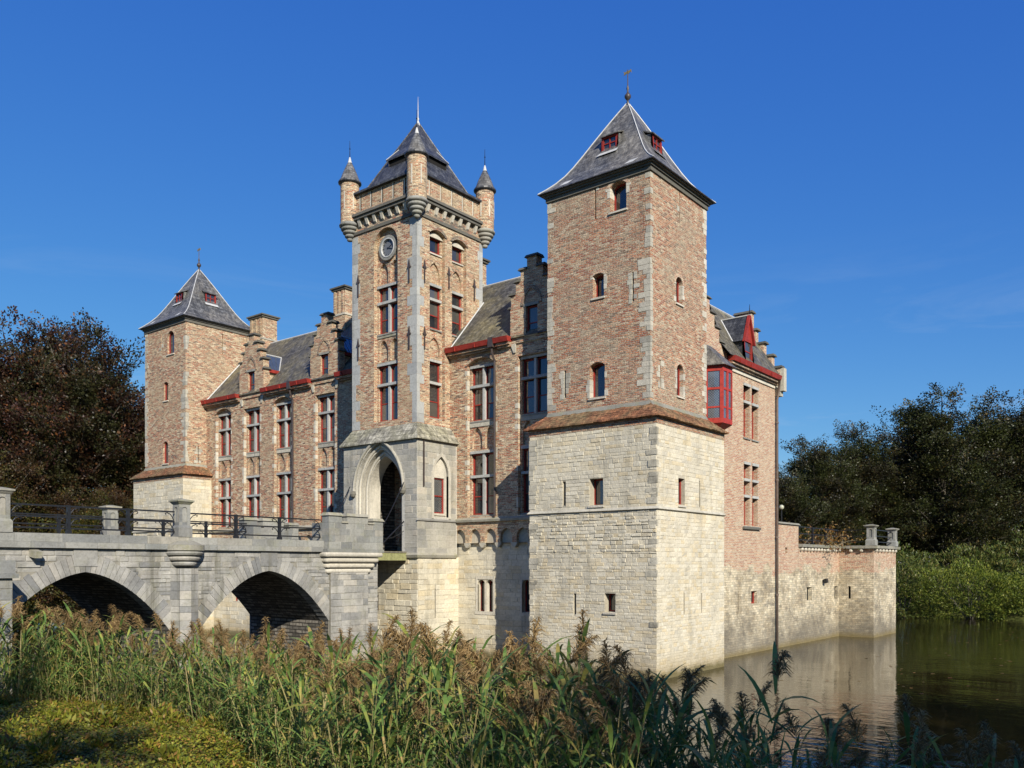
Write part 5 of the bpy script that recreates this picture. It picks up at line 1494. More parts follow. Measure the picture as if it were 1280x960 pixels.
# cornice: two mouldings with a row of corbels between
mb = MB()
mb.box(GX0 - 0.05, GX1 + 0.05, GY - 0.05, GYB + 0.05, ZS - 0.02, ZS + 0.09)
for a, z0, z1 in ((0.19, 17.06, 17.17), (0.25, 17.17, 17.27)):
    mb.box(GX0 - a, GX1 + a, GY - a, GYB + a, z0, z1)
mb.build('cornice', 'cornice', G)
mb = MB(); mb.box(GX0 - 0.01, GX1 + 0.01, GY - 0.01, GYB + 0.01, ZS + 0.08, 17.13); mb.build('frieze', 'brick_dark', G)
for F, a, b in ((FGt, GX0, GX1), (SGt, GY, GYB)):
    for k in range(7):
        u = a + 0.52 + (b - a - 1.04) * k / 6
        m2 = MB()
        m2.hexa([F(u - 0.06, 16.74, 0.0), F(u + 0.06, 16.74, 0.0), F(u + 0.06, 16.80, 0.07), F(u - 0.06, 16.80, 0.07), F(u - 0.075, 17.06, 0.0), F(u + 0.075, 17.06, 0.0), F(u + 0.075, 17.06, 0.16), F(u - 0.075, 17.06, 0.16)])
        m2.build('corbel', 'pale_stone', G)
# parapet with slots
pa = 0.06
PF, PS = Fr(GY - pa), Sd(GX1 + pa)
slF = [(GX0 + 0.55 + k * 0.62, GX0 + 0.60 + k * 0.62, 17.42, 18.02, 'rect', 0, 0.12) for k in range(5)]
slS = [(GY + 0.62 + k * 0.62, GY + 0.67 + k * 0.62, 17.42, 18.02, 'rect', 0, 0.12) for k in range(5)]
mb = MB()
wall(mb, PF, GX0 - pa, GX1 + pa, 17.27, 18.1, slF); wall(mb, PS, GY - pa, GYB + pa, 17.27, 18.1, slS); wall(mb, Lf(GX0 - pa), GY - pa, GYB + pa, 17.27, 18.1); wall(mb, Bk(GYB + pa), GX0 - pa, GX1 + pa, 17.27, 18.1)
mb.build('parapet', 'brick_gate', G)
for F, sl in ((PF, slF), (PS, slS)):
    for a, b, c, e, *_ in sl:
        m2 = MB(); m2.fbox(F, a - 0.05, a, c, e, -0.05, 0.006); m2.build('slot_surround', 'pale_stone', G); hole(G, F, a, b, c, e, 0.11)
# roof
gcx, gcy, ghx, ghy = (GX0 + GX1) / 2, (GY + GYB) / 2, (GX1 - GX0) / 2, (GYB - GY) / 2
mb = MB(); mb.box(gcx - ghx - 0.2, gcx + ghx + 0.2, gcy - ghy - 0.2, gcy + ghy + 0.2, 18.06, 18.14); mb.build('eave_board', 'slate_dark', G)
mb = MB()
mb.box(gcx - ghx - 0.1, gcx + ghx + 0.1, gcy - ghy - 0.1, gcy + ghy + 0.1, 18.05, 18.13)
RR = swept_roof(mb, gcx, gcy, ghx - 0.22, ghy - 0.22, [(1.0, 18.12), (0.9, 18.44), (0.75, 18.91), (0.6, 19.39), (0.45, 19.86), (0.3, 20.33), (0.12, 20.9), (0.03, 21.2)])
groof = mb.build('roof', 'slate_dark', G)
for q in range(4):
    mb = MB(); mb.tube([(r[q][0], r[q][1], r[q][2] + 0.004) for r in RR], 0.022, 5); mb.build('hip_flashing', 'slate', groof)
for F, c0, H in ((Fr(gcy), gcx, ghy - 0.22), (Sd(gcx), gcy, ghx - 0.22), (Lf(gcx), gcy, ghx - 0.22), (Bk(gcy), gcx, ghy - 0.22)):
    mb = MB()
    hood = [F(c0 - 0.62, 19.50, H * 0.70), F(c0 + 0.62, 19.50, H * 0.70), F(c0 + 0.40, 20.02, H * 0.405), F(c0 - 0.40, 20.02, H * 0.405)]
    mb.hexa([(p[0], p[1], p[2] - 0.06) for p in hood] + hood)
    for s in (-1, 1):
        mb.poly([F(c0 + s * 0.54, 19.22, H * 0.66), F(c0 + s * 0.54, 19.47, H * 0.68), F(c0 + s * 0.46, 19.8, H * 0.47)])
    h = mb.build('louvre_dormer', 'slate_dark', groof)
    mb = MB(); mb.poly([F(c0 - 0.53, 19.22, H * 0.66), F(c0 + 0.53, 19.22, H * 0.66), F(c0 + 0.53, 19.5, H * 0.62), F(c0 - 0.53, 19.5, H * 0.62)]); mb.build('louvre_opening', 'dark', h)
    mb = MB()
    for s in (-1, 1): mb.tube([F(c0 + s * 0.62, 19.51, H * 0.70), F(c0 + s * 0.40, 20.03, H * 0.405)], 0.014, 4)
    mb.build('lead_edge', 'lead', h)
mb = MB(); mb.lathe(gcx, gcy, [(0.1, 21.08), (0.07, 21.22), (0.02, 21.35), (0.05, 21.4), (0.02, 21.46), (0.014, 21.9), (0.004, 22.3)], 8); mb.build('finial', 'lead', G, smooth=True)
# corner turrets on corbels
for tx, ty in ((GX1, GY), (GX0, GY), (GX1, GYB), (GX0, GYB)):
    ux = 0.07 if tx == GX1 else -0.07; uy = 0.07 if ty == GYB else -0.07
    tx, ty = tx + ux, ty + uy
    mb = MB(); mb.lathe(tx, ty, [(0.37, 17.0), (0.37, 18.64)], 20); tr = mb.build('turret', 'brick_gate', G, smooth=True)
    mb = MB()
    prof = [(0.02, 16.33), (0.10, 16.36), (0.12, 16.42), (0.10, 16.46)]
    for k, r in enumerate((0.19, 0.27, 0.345, 0.41)):
        z = 16.47 + k * 0.135
        prof += [(r - 0.07, z), (r, z + 0.03), (r + 0.012, z + 0.07), (r, z + 0.11), (r - 0.02, z + 0.13)]
    prof += [(0.37, 17.03)]
    mb.lathe(tx, ty, prof, 20); mb.build('turret_corbel', 'blue_stone', tr, smooth=True)
    mb = MB(); mb.lathe(tx, ty, [(0.37, 18.56), (0.43, 18.60), (0.46, 18.63), (0.46, 18.68), (0.37, 18.69)], 20); mb.build('turret_cornice', 'slate_dark', tr)
    mb = MB(); mb.lathe(tx, ty, [(0.45, 18.685), (0.37, 18.80), (0.29, 19.02), (0.18, 19.27), (0.09, 19.46)], 20); mb.build('turret_roof', 'slate', tr, smooth=True)
    mb = MB(); mb.lathe(tx, ty, [(0.095, 19.44), (0.07, 19.52), (0.03, 19.68), (0.0, 19.72)], 10); mb.build('lead_tip', 'lead', tr, smooth=True)
    mb = MB(); mb.tube([(tx, ty, 19.68), (tx, ty, 20.35)], [0.018, 0.008], 5); mb.lathe(tx, ty, [(0.0, 20.0), (0.035, 20.03), (0.0, 20.07)], 6); mb.build('turret_spike', 'iron', tr)
    for a in (rad(-20), rad(-75), rad(-150), rad(40)):
        mb = MB(); c_, s_ = math.cos(a), math.sin(a)
        q = [(0.365, -0.025), (0.38, -0.025), (0.38, 0.025), (0.365, 0.025)]
        pp_ = [(tx + x * c_ - y * s_, ty + x * s_ + y * c_) for x, y in q]
        mb.hexa([(*p, 17.5) for p in pp_] + [(*p, 18.2) for p in pp_]); mb.build('slit', 'pale_stone', tr)

# ================================================================== BRIDGE
B = thing('stone_bridge', (-24.45, 12, 0), 'grey stone bridge on pointed arches leading to the castle gate', 'bridge')
BXR, BXL = -22.30, -26.60
rngC = random.Random(21)
FBr = Sd(BXR)
ZC0, ZC1 = 3.92, 4.28
def arch_z(dy): return 3.32 - 0.12 * abs(dy) - 0.255 * dy * dy
ARCH = [(10.37, 2.3), (15.92, 2.32), (4.9, 2.3)]
YB0, YB1 = 1.0, 20.40
def soffit(y):
    for c, h in ARCH:
        if abs(y - c) < h: return arch_z(y - c)
    return None
# side walls with arch cut out
ys = sorted({YB0, YB1, *[c + h * k / 16 for c, h in ARCH for k in range(-16, 17)]})
mb = MB()
for X in (BXR, BXL):
    for i in range(len(ys) - 1):
        a, b = ys[i], ys[i + 1]
        m = (a + b) / 2; s = soffit(m)
        if s is None: mb.poly([(X, a, -1.2), (X, b, -1.2), (X, b, ZC0), (X, a, ZC0)])
        else:
            c, h = min(ARCH, key=lambda q: abs(q[0] - m))
            mb.poly([(X, a, arch_z(a - c)), (X, b, arch_z(b - c)), (X, b, ZC0), (X, a, ZC0)])
mb.poly([(BXR, YB1, -1.2), (BXL, YB1, -1.2), (BXL, YB1, ZC0), (BXR, YB1, ZC0)])
mb.build('spandrel_wall', 'bridge_joint', B)
mb = MB()
for c, h in ARCH:
    pts = [(c + h * k / 16, arch_z(h * k / 16)) for k in range(-16, 17)]
    pts = [(pts[0][0], -1.2)] + pts + [(pts[-1][0], -1.2)]
    mb.strip([(BXR - 0.01, y, z) for y, z in pts], [(BXL + 0.01, y, z) for y, z in pts])
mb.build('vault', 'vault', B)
mb = MB(); mb.box(BXL + 0.2, BXR - 0.2, YB0, YB1, ZC0 - 0.1, ZC0 + 0.1); mb.build('deck', 'deck', B)
# spandrel rubble: stones in courses, clipped to the arch ring
L = []
for s in stones(FBr, YB0 + 5.5, YB1, -0.4, ZC0 - 0.01, (), (0.09, 0.17), (0.22, 0.62), rngC, (0.004, 0.03)):
    a, b, c, e, d = s
    ok = True
    for ac, h in ARCH:
        lo = max(a, ac - h - 0.40); hi = min(b, ac + h + 0.40)
        if lo < hi:
            for y in (lo, hi, (lo + hi) / 2):
                dy = min(abs(y - ac), h); zr = arch_z(dy) + 0.42
                if abs(y - ac) > h and c > 1.9: 
                    zr = arch_z(h) + 0.3
                elif abs(y - ac) > h: zr = -9
                if c < zr - 0.05: ok = False
    if ok: L.append((FBr, s, 1.0))
lay(B, L, 'bridge_stone', rngC, 180)
# voussoirs
for ac, h in ARCH[:2]:
    for sg in (-1, 1):
        n = 19; t0 = 0.0
        for k in range(n):
            d0, d1 = h * k / n, h * (k + 1) / n
            dp = rngC.uniform(0.40, 0.50)
            def nrm(dy):
                sl = -0.12 - 0.51 * dy; l = math.hypot(1, sl); return (-sl / l, 1 / l)
            (ny0, nz0), (ny1, nz1) = nrm(d0), nrm(d1)
            if k == 0: ny0 = 0.0; nz0 = 1.0
            g = 0.006
            q = [(ac + sg * (d0 + g), arch_z(d0) - 0.004), (ac + sg * (d1 - g), arch_z(d1) - 0.004), (ac + sg * (d1 - g + ny1 * dp), arch_z(d1) + nz1 * dp), (ac + sg * (d0 + g + ny0 * dp), arch_z(d0) + nz0 * dp)]
            mb = MB(); mb.prism(q, FBr, -0.4, 0.022 + rngC.uniform(0, 0.014)); mb.build('voussoir', 'bridge_stone', B)
    mb = MB(); mb.prism([(ac - 0.30, 3.46), (ac + 0.30, 3.46), (ac + 0.30, 3.9), (ac - 0.30, 3.9)], FBr, -0.2, 0.045); mb.build('keystone', 'bridge_stone', B)
# two courses of coping stones on each side
for F, sgn in ((FBr, 1), (Lf(BXL), 1)):
    for z0, z1, out in ((ZC0, 4.07, 0.13), (4.074, ZC1, 0.09)):
        u = 5.0
        while u < 17.95:
            l = rngC.uniform(0.75, 1.3)
            if 17.98 - u - l < 0.5: l = 17.98 - u
            mb = MB(); mb.fbox(F, u + 0.004, u + l - 0.004, z0, z1, -0.34, out + rngC.uniform(-0.004, 0.004)); mb.build('coping_stone', 'blue_stone', B)
            u += l
# mid pier with corbelled refuge, pillars
py = 13.1
mb = MB(); mb.lathe(BXR, py, [(0.36, -1.2), (0.36, 3.4)], 8, -math.pi / 2, math.pi / 2); mb.build('pier', 'bridge_joint', B)
L = []
for k in range(4):
    a0, a1 = -math.pi / 2 + math.pi * k / 4, -math.pi / 2 + math.pi * (k + 1) / 4
    p0 = (BXR + 0.36 * math.cos(a0), py + 0.36 * math.sin(a0)); p1 = (BXR + 0.36 * math.cos(a1), py + 0.36 * math.sin(a1))
z = -0.3
while z < 3.35:
    h = rngC.uniform(0.17, 0.26); e = min(z + h, 3.4) - 0.008
    for k in range(4):
        if rngC.random() < 0.2: pass
        a0, a1 = -math.pi / 2 + math.pi * k / 4 + 0.012, -math.pi / 2 + math.pi * (k + 1) / 4 - 0.012
        r = 0.395 + rngC.uniform(0, 0.02)
        q = [(BXR + 0.3 * math.cos(a0), py + 0.3 * math.sin(a0)), (BXR + r * math.cos(a0), py + r * math.sin(a0)), (BXR + r * math.cos(a1), py + r * math.sin(a1)), (BXR + 0.3 * math.cos(a1), py + 0.3 * math.sin(a1))]
        mb = MB(); mb.hexa([(*p, z) for p in q] + [(*p, e) for p in q]); mb.build('pier_stone', 'bridge_stone', B)
    z += h
for k, (r, z0) in enumerate(((0.34, 3.46), (0.43, 3.60), (0.51, 3.745))):
    mb = MB(); mb.lathe(BXR, py, [(r - 0.1, z0), (r, z0 + 0.03), (r + 0.03, z0 + 0.08), (r, z0 + 0.14), (r - 0.06, z0 + 0.15), (0, z0 + 0.15)], 16, -math.pi / 2, math.pi / 2); mb.build('corbel_ring', 'bridge_stone', B, smooth=False)
mb = MB(); mb.lathe(BXR, py, [(0.0, 3.90), (0.56, 3.90), (0.56, 4.05), (0.50, 4.07), (0.25, 4.18), (0, 4.18)], 16, -math.pi / 2, math.pi / 2); mb.build('refuge_cap', 'lichen_stone', B)
for y in (13.1, 8.4):
    pillar(B, BXR - 0.1, y, ZC1 + 0.001, 5.36, 0.34); pillar(B, BXL + 0.1, y, ZC1 + 0.001, 5.36, 0.34)
for x in (BXR - 0.1, BXL + 0.1):
    railing(B, x, [8.62, 10.0, 11.55, 12.88], ZC1, (4.98, 4.70, 4.42), rngC); railing(B, x, [13.32, 14.85, 16.4, 18.0], ZC1, (4.96, 4.68, 4.40), rngC); railing(B, x, [5.0, 6.6, 8.18], ZC1, (4.98, 4.70, 4.42), rngC)
# stone spout on the spandrel
mb = MB(); mb.hexa([FBr(9.0, 3.72, -0.1), FBr(9.22, 3.72, -0.1), FBr(9.2, 3.66, 0.30), FBr(9.02, 3.66, 0.30), FBr(9.0, 3.90, -0.1), FBr(9.22, 3.90, -0.1), FBr(9.2, 3.82, 0.34), FBr(9.02, 3.82, 0.34)]); mb.build('water_spout', 'lichen_stone', B)
# end pier
mb = MB(); mb.box(BXL - 0.1, BXR + 0.1, 18.26, 19.88, -1.2, 3.3); mb.build('pier', 'bridge_joint', B)
L = []
S9 = Sd(BXR + 0.1); F9 = Fr(18.22)
L = [(S9, s, 1) for s in stones(S9, 18.26, 19.88, -0.3, 3.28, (), (0.17, 0.27), (0.28, 0.6), rngC, (0.003, 0.02))]
lay(B, L, 'bridge_stone', rngC, 90)
# corbel courses below the battlemented head
for k, (o, z0) in enumerate(((0.14, 3.22), (0.22, 3.40), (0.31, 3.58), (0.40, 3.755))):
    y0, y1 = 18.22 - o * 0.9, 19.88 + o * 1.2
    x0, x1 = BXL - o, BXR + o
    mb = MB()
    prof = [(0.05, 0.0), (0.012, 0.035), (0.0, 0.085), (0.012, 0.13), (0.04, 0.155)]
    A = None
    for ins, dz in prof:
        r = 0.14
        ring = []
        for (cx_, cy_, a0) in ((x1 - r, y0 + r, -90), (x1 - r, y1 - r, 0), (x0 + r, y1 - r, 90), (x0 + r, y0 + r, 180)):
            for q in range(4):
                a = rad(a0 + 30 * q); ring.append((cx_ + (r - ins) * math.cos(a), cy_ + (r - ins) * math.sin(a), z0 + dz))
        ring.append(ring[0])
        if A: mb.strip(A, ring)
        else: mb.poly(ring[:-1])
        A = ring
    mb.poly(A[:-1]); mb.build('corbel_course', 'pale_stone', B)
mb = MB(); mb.box(BXL - 0.36, BXR + 0.36, 17.92, 20.38, 3.915, 4.02); mb.build('corbel_slab', 'blue_stone', B)
# battlemented parapets of single blocks
for side in (1, -1):
    xo = BXR + 0.34 if side > 0 else BXL - 0.34
    xi = xo - side * 0.34
    mb = MB(); mb.box(min(xi, xo) + 0.006, max(xi, xo) - 0.006, 17.99, 20.33, 4.021, 4.868); mb.build('parapet_core', 'porch_joint', B)
    for ci, (z0, z1) in enumerate(((4.022, 4.25), (4.254, 4.47), (4.474, 4.68), (4.684, 4.87))):
        u = 17.98
        first = True
        while u < 20.3:
            l = rngC.uniform(0.36, 0.62) * (0.6 if first and ci % 2 else 1); first = False
            if 20.34 - u - l < 0.25: l = 20.34 - u
            j = rngC.uniform(-0.006, 0.006)
            mb = MB(); mb.box(min(xi, xo + j), max(xi, xo + j), u + 0.005, u + l - 0.005, z0, z1); mb.build('block', 'blue_stone', B)
            u += l
    for a, b in ((17.98, 18.52), (18.76, 19.66), (19.9, 20.34)):
        zt = 5.10 if a > 18 and b < 20 else (5.1 if a < 18 else 4.98)
        mb = MB(); mb.box(min(xi, xo), max(xi, xo), a, b, 4.874, zt); mb.build('merlon', 'blue_stone', B)
        mb = MB(); mb.hexa([(xo + side * 0.05, a - 0.04, zt + 0.001), (xi - side * 0.05, a - 0.04, zt + 0.001), (xi - side * 0.05, b + 0.04, zt + 0.001), (xo + side * 0.05, b + 0.04, zt + 0.001),
                            (xo - side * 0.02, a, zt + 0.10), (xi + side * 0.02, a, zt + 0.10), (xi + side * 0.02, b, zt + 0.10), (xo - side * 0.02, b, zt + 0.10)]); mb.build('merlon_cap', 'lichen_stone', B)
    for a, b in ((18.5, 18.78), (19.64, 19.92)):
        mb = MB(); mb.box(min(xi, xo) - 0.04, max(xi, xo) + 0.04, a, b, 4.872, 4.93); mb.build('crenel_sill', 'lichen_stone', B)
# return walls at the front of the head
for side in (1, -1):
    xo = (BXR + 0.02) if side > 0 else (BXL - 0.02)
    for z0, z1 in ((4.022, 4.3), (4.304, 4.6), (4.604, 4.87)):
        mb = MB(); a, b = sorted((xo, xo - side * 0.55)); mb.box(a, b, 17.99, 18.3, z0, z1); mb.build('block', 'blue_stone', B)

# foreground buttress at the left end of the bridge
Bt = thing('stone_buttress', (-21.3, 7.85, 0), 'shaded square stone pier with flat cap standing before the bridge, cut by left picture edge', 'pillar')
mb = MB(); mb.box(-22.3, -20.95, 7.25, 8.12, -0.5, 3.2); mb.build('shaft', 'bridge_joint', Bt)
S9 = Sd(-20.95); F9 = Fr(7.25)
L = [(S9, s, 1) for s in stones(S9, 7.25, 8.12, 0.2, 3.18, (), (0.2, 0.3), (0.25, 0.5), rngC)] + [(F9, s, 1) for s in stones(F9, -22.3, -20.95, 0.2, 3.18, (), (0.2, 0.3), (0.3, 0.6), rngC)]
lay(Bt, L, 'blue_stone', rngC)
mb = MB(); mb.box(-22.38, -20.85, 7.15, 8.22, 3.2, 3.30); mb.box(-22.34, -20.91, 7.2, 8.17, 3.302, 3.6); mb.build('cap', 'blue_stone', Bt)

# ================================================================== DRAWBRIDGE
Dg = thing('drawbridge', (-24.45, 21.4, 3.9), 'short mossy timber drawbridge with chains before the gateway', 'bridge')
for k in range(9):
    y = 20.42 + k * 0.215
    mb = MB(); mb.box(-26.0, -22.85, y, y + 0.205, 3.94, 3.99); mb.build('plank', 'wood', Dg)
for x in (-22.95, -25.95):
    mb = MB(); mb.box(x - 0.07, x + 0.07, 20.42, 22.36, 3.66, 3.938); mb.build('side_beam', 'wood_moss', Dg)
mb = MB(); mb.box(-25.8, -23.1, 20.5, 20.62, 3.7, 3.938); mb.box(-25.8, -23.1, 21.3, 21.42, 3.7, 3.938); mb.box(-25.8, -23.1, 22.1, 22.22, 3.7, 3.938); mb.build('cross_beam', 'wood', Dg)
for x in (-22.95, -25.95):
    for (y0, z0, y1, z1, sag) in ((22.3, 6.55, 20.6, 4.1, 0.15),):
        pts = [(x + 0.25 * 0, y0 + (y1 - y0) * t, z0 + (z1 - z0) * t - sag * math.sin(math.pi * t)) for t in [k / 12 for k in range(13)]]
        mb = MB(); mb.tube(pts, 0.018, 5); mb.build('chain', 'iron', Dg)
    mb = MB(); mb.tube([(x, 22.3, 5.1), (x, 20.9, 4.0)], 0.025, 5); mb.build('stay', 'iron', Dg)
    pts = [(x, 20.5 + 1.8 * t, 4.75 - 0.3 * math.sin(math.pi * t)) for t in [k / 10 for k in range(11)]]
    mb = MB(); mb.tube(pts, 0.012, 5); mb.build('guard_chain', 'iron', Dg)
# white box on a bracket under the drawbridge
Fl = thing('fixture', (-23.1, 20.3, 2.7), 'small white floodlight fixed under the drawbridge beside the bridge pier', 'lamp')
mb = MB(); mb.hexa([(-23.25, 20.2, 2.85), (-22.95, 20.25, 2.78), (-22.95, 20.35, 2.78), (-23.25, 20.35, 2.85), (-23.2, 20.2, 3.08), (-22.88, 20.25, 3.01), (-22.88, 20.35, 3.01), (-23.2, 20.35, 3.08)]); mb.build('housing', 'white', Fl)
mb = MB(); mb.tube([(-23.05, 20.3, 2.95), (-23.05, 19.9, 3.05)], 0.02, 5); mb.tube([(-23.28, 20.3, 2.82), (-23.3, 20.3, 2.7), (-23.1, 20.32, 2.68), (-22.95, 20.33, 2.76)], 0.02, 5); mb.build('bracket', 'lead', Fl)

# ================================================================== GLOBE LAMP on the terrace
Lp = thing('globe_lamp', (-15.95, 41.0, 4.22), 'white globe lamp on a thin black post behind the terrace', 'lamp')
mb = MB(); mb.lathe(-15.95, 41.0, [(0.10, 4.22), (0.10, 4.3), (0.04, 4.36), (0.03, 6.15), (0.06, 6.2)], 8); mb.build('post', 'iron', Lp)
mb = MB(); mb.lathe(-15.95, 41.0, [(0.0, 6.19)] + [(0.12 * math.sin(math.pi * k / 8), 6.31 - 0.12 * math.cos(math.pi * k / 8)) for k in range(1, 8)] + [(0.0, 6.43)], 12); mb.build('globe', 'globe', Lp, smooth=True)
# ================================================================== VEGETATION
def leaf_mat(name, stops, transl=0.25, rough=0.5, spec=0.3, hue=None):
    t = NT(name)
    c = t.ramp(t.rnd(), stops)
    p = t.pos()
    c = t.mix(0.85, c, t.ramp(t.noise(0.45, p, 3), [(0.3, 0.55), (0.5, 1.0), (0.7, 1.4)]), 'MULTIPLY')
    if hue:
        k = t.ramp(t.noise(0.4, p, 4, 0.65), [(0.44, 0.0), (0.56, 1.0)])
        c = t.mix(t.math('MULTIPLY', k, 0.85), c, t.mix(t.rnd(), hue, tuple(x * 0.5 for x in hue)))
    m = t.done(c, rough, spec)
    tr = t.t.nodes.new('ShaderNodeBsdfTranslucent')
    t.put(tr.inputs[0], c)
    mx = t.t.nodes.new('ShaderNodeMixShader')
    mx.inputs[0].default_value = transl
    t.t.links.new(t.b.outputs[0], mx.inputs[1]); t.t.links.new(tr.outputs[0], mx.inputs[2]); t.t.links.new(mx.outputs[0], t.out.inputs[0])
    return m
M['beech_copper'] = leaf_mat('copper_beech_leaf', [(0.0, (0.026, 0.011, 0.011)), (0.3, (0.045, 0.019, 0.014)), (0.65, (0.030, 0.016, 0.012)), (0.88, (0.09, 0.036, 0.014)), (1.0, (0.16, 0.06, 0.018))], 0.2, 0.45, 0.35, (0.042, 0.048, 0.014))
M['beech_dark'] = leaf_mat('dark_beech_leaf', [(0.0, (0.018, 0.014, 0.012)), (0.4, (0.034, 0.027, 0.014)), (0.75, (0.032, 0.040, 0.014)), (1.0, (0.10, 0.065, 0.016))], 0.2, 0.45, 0.35, (0.055, 0.068, 0.016))
M['beech_green'] = leaf_mat('green_beech_leaf', [(0.0, (0.035, 0.045, 0.010)), (0.5, (0.06, 0.07, 0.015)), (0.8, (0.10, 0.08, 0.015)), (1.0, (0.16, 0.09, 0.02))], 0.25, 0.5, 0.3, (0.06, 0.025, 0.012))
M['bush_leaf'] = leaf_mat('yellow_green_bush_leaf', [(0.0, (0.06, 0.095, 0.012)), (0.5, (0.13, 0.17, 0.02)), (1.0, (0.23, 0.235, 0.035))], 0.3)
M['shrub_leaf'] = leaf_mat('dull_green_shrub_leaf', [(0.0, (0.05, 0.08, 0.018)), (0.5, (0.085, 0.11, 0.02)), (1.0, (0.14, 0.12, 0.03))], 0.3)
M['orange_leaf'] = leaf_mat('autumn_orange_leaf', [(0.0, (0.22, 0.08, 0.02)), (0.5, (0.14, 0.10, 0.03)), (1.0, (0.28, 0.15, 0.03))], 0.3)
M['bark'] = plain('grey_bark', (0.085, 0.075, 0.06), 0.9, 0.1, 0.4, 0, 5.0, 0.6)
M['twig'] = plain('pale_twig', (0.28, 0.23, 0.14), 0.8, 0.2, 0.3)

def quads_mesh(name, V, mat, parent=None, kind=None):
    """V: (n,4,3) array of separate quads"""
    n = len(V)
    me = bpy.data.meshes.new(name)
    me.vertices.add(n * 4); me.vertices.foreach_set('co', V.reshape(-1).astype(np.float32))
    me.loops.add(n * 4); me.loops.foreach_set('vertex_index', np.arange(n * 4, dtype=np.int32))
    me.polygons.add(n); me.polygons.foreach_set('loop_start', np.arange(0, n * 4, 4, dtype=np.int32)); me.polygons.foreach_set('loop_total', np.full(n, 4, np.int32))
    me.update(calc_edges=True)
    me.materials.append(M[mat])
    o = bpy.data.objects.new(name, me); COL.objects.link(o)
    if parent is not None: o.parent = parent
    if kind: o['kind'] = kind
    return o

def norm(v): return v / np.maximum(1e-9, np.linalg.norm(v, axis=-1, keepdims=True))

def beech_geo(seed, H, R, nspray, low=0.05, leaf=0.19, spray_len=1.3, nleaf=26):
    """local-space leaf quads and branch tubes of a broad feathery tree"""
    r = np.random.default_rng(seed)
    mb = MB()
    tr = [(0, 0, -0.3), (0.1, 0.05, H * 0.2), (0.0, 0.15, H * 0.45), (0.15, 0.05, H * 0.7), (0.1, 0.1, H * 0.9)]
    mb.tube(tr, [0.035 * H, 0.028 * H, 0.02 * H, 0.011 * H, 0.003 * H], 8)
    # lumpy envelope: several leaders
    nl = 84
    az = r.uniform(0, 2 * math.pi, nl); lev = r.uniform(0, 1, nl) ** 0.85
    tips = []
    for a, l in zip(az, lev):
        zb = H * (low + 0.66 * l)
        el = 0.10 + 0.95 * l + r.uniform(-0.15, 0.25)
        prof = math.sin(math.pi * (0.2 + 0.78 * (low + (1 - low) * (0.05 + 0.85 * l)))) ** 0.7
        ln = R * prof * r.uniform(0.55, 1.15) / max(0.4, math.cos(el) + 0.25)
        base = np.array([0.05, 0.08, zb])
        dirv = np.array([math.cos(a) * math.cos(el), math.sin(a) * math.cos(el), math.sin(el)])
        mid = base + dirv * ln * 0.55 + np.array([0, 0, 0.05 * ln]); end = base + dirv * ln + np.array([0, 0, 0.02 * ln + 0.1 * r.standard_normal()])
        mb.tube([tuple(base), tuple(mid), tuple(end)], [0.008 * H * (1.2 - 0.7 * l), 0.004 * H, 0.001 * H], 5)
        tips.append((base, mid, end, dirv, ln))
    # secondary branches carry the sprays
    pos = []; dirs = []
    per = max(1, nspray // nl)
    for base, mid, end, dv, ln in tips:
        t = r.beta(2.3, 1.0, per)
        P = np.where((t < 0.55)[:, None], base + (mid - base) * (t / 0.55)[:, None], mid + (end - mid) * ((t - 0.55) / 0.45)[:, None])
        off = r.standard_normal((per, 3)); off[:, 2] *= 0.5
        spread = (0.05 + 0.15 * (1 - t)) * ln + 0.25
        P = P + off * spread[:, None] * 0.72
        D = norm(dv[None] * 0.75 + norm(off) * 0.8 + np.array([0, 0, 0.34])[None] + 0.22 * r.standard_normal((per, 3)))
        pos.append(P); dirs.append(D)
    P = np.concatenate(pos); D = np.concatenate(dirs)
    keep = P[:, 2] > H * low * 0.45
    P, D = P[keep], D[keep]
    n = len(P)
    L = spray_len * r.uniform(0.6, 1.25, n)
    up = np.array([0, 0, 1.0]) + 0.35 * r.standard_normal((n, 3))
    S = norm(np.cross(D, up)); N = norm(np.cross(S, D))
    t = np.linspace(0.08, 1.0, nleaf)
    side = np.where(np.arange(nleaf) % 2 == 0, 1.0, -1.0)
    width = 0.34 * np.sin(np.pi * (0.12 + 0.83 * t)) + 0.02
    lat = side * width * np.where((np.arange(nleaf) // 2) % 3 == 0, 0.35, np.where((np.arange(nleaf) // 2) % 3 == 1, 0.75, 1.0))
    ctr = P[:, None, :] + D[:, None, :] * (t[None, :, None] * L[:, None, None]) + S[:, None, :] * (lat[None, :, None] * L[:, None, None])
    droop = -(t[None, :] ** 2) * 0.16 * L[:, None] - np.abs(lat)[None] * 0.15 * L[:, None]
    ctr[:, :, 2] += droop
    ctr += 0.07 * r.standard_normal(ctr.shape)
    ld = norm(D[:, None, :] * 0.7 + S[:, None, :] * side[None, :, None] * 0.7 + 0.35 * r.standard_normal(ctr.shape))
    lw = norm(np.cross(ld, N[:, None, :] + 0.45 * r.standard_normal(ctr.shape)))
    sz = leaf * r.uniform(0.65, 1.25, ctr.shape[:2])[..., None]
    q = np.stack([ctr - ld * sz * 0.5, ctr + lw * sz * 0.3, ctr + ld * sz * 0.55, ctr - lw * sz * 0.3], axis=2).reshape(-1, 4, 3)
    # twig of every second spray
    tw = np.stack([P, P + S * 0.012, P + D * L[:, None] + S * 0.004 - np.array([0, 0, 0.14]) * L[:, None], P + D * L[:, None] - np.array([0, 0, 0.14]) * L[:, None]], axis=1)
    return q, mb, tw

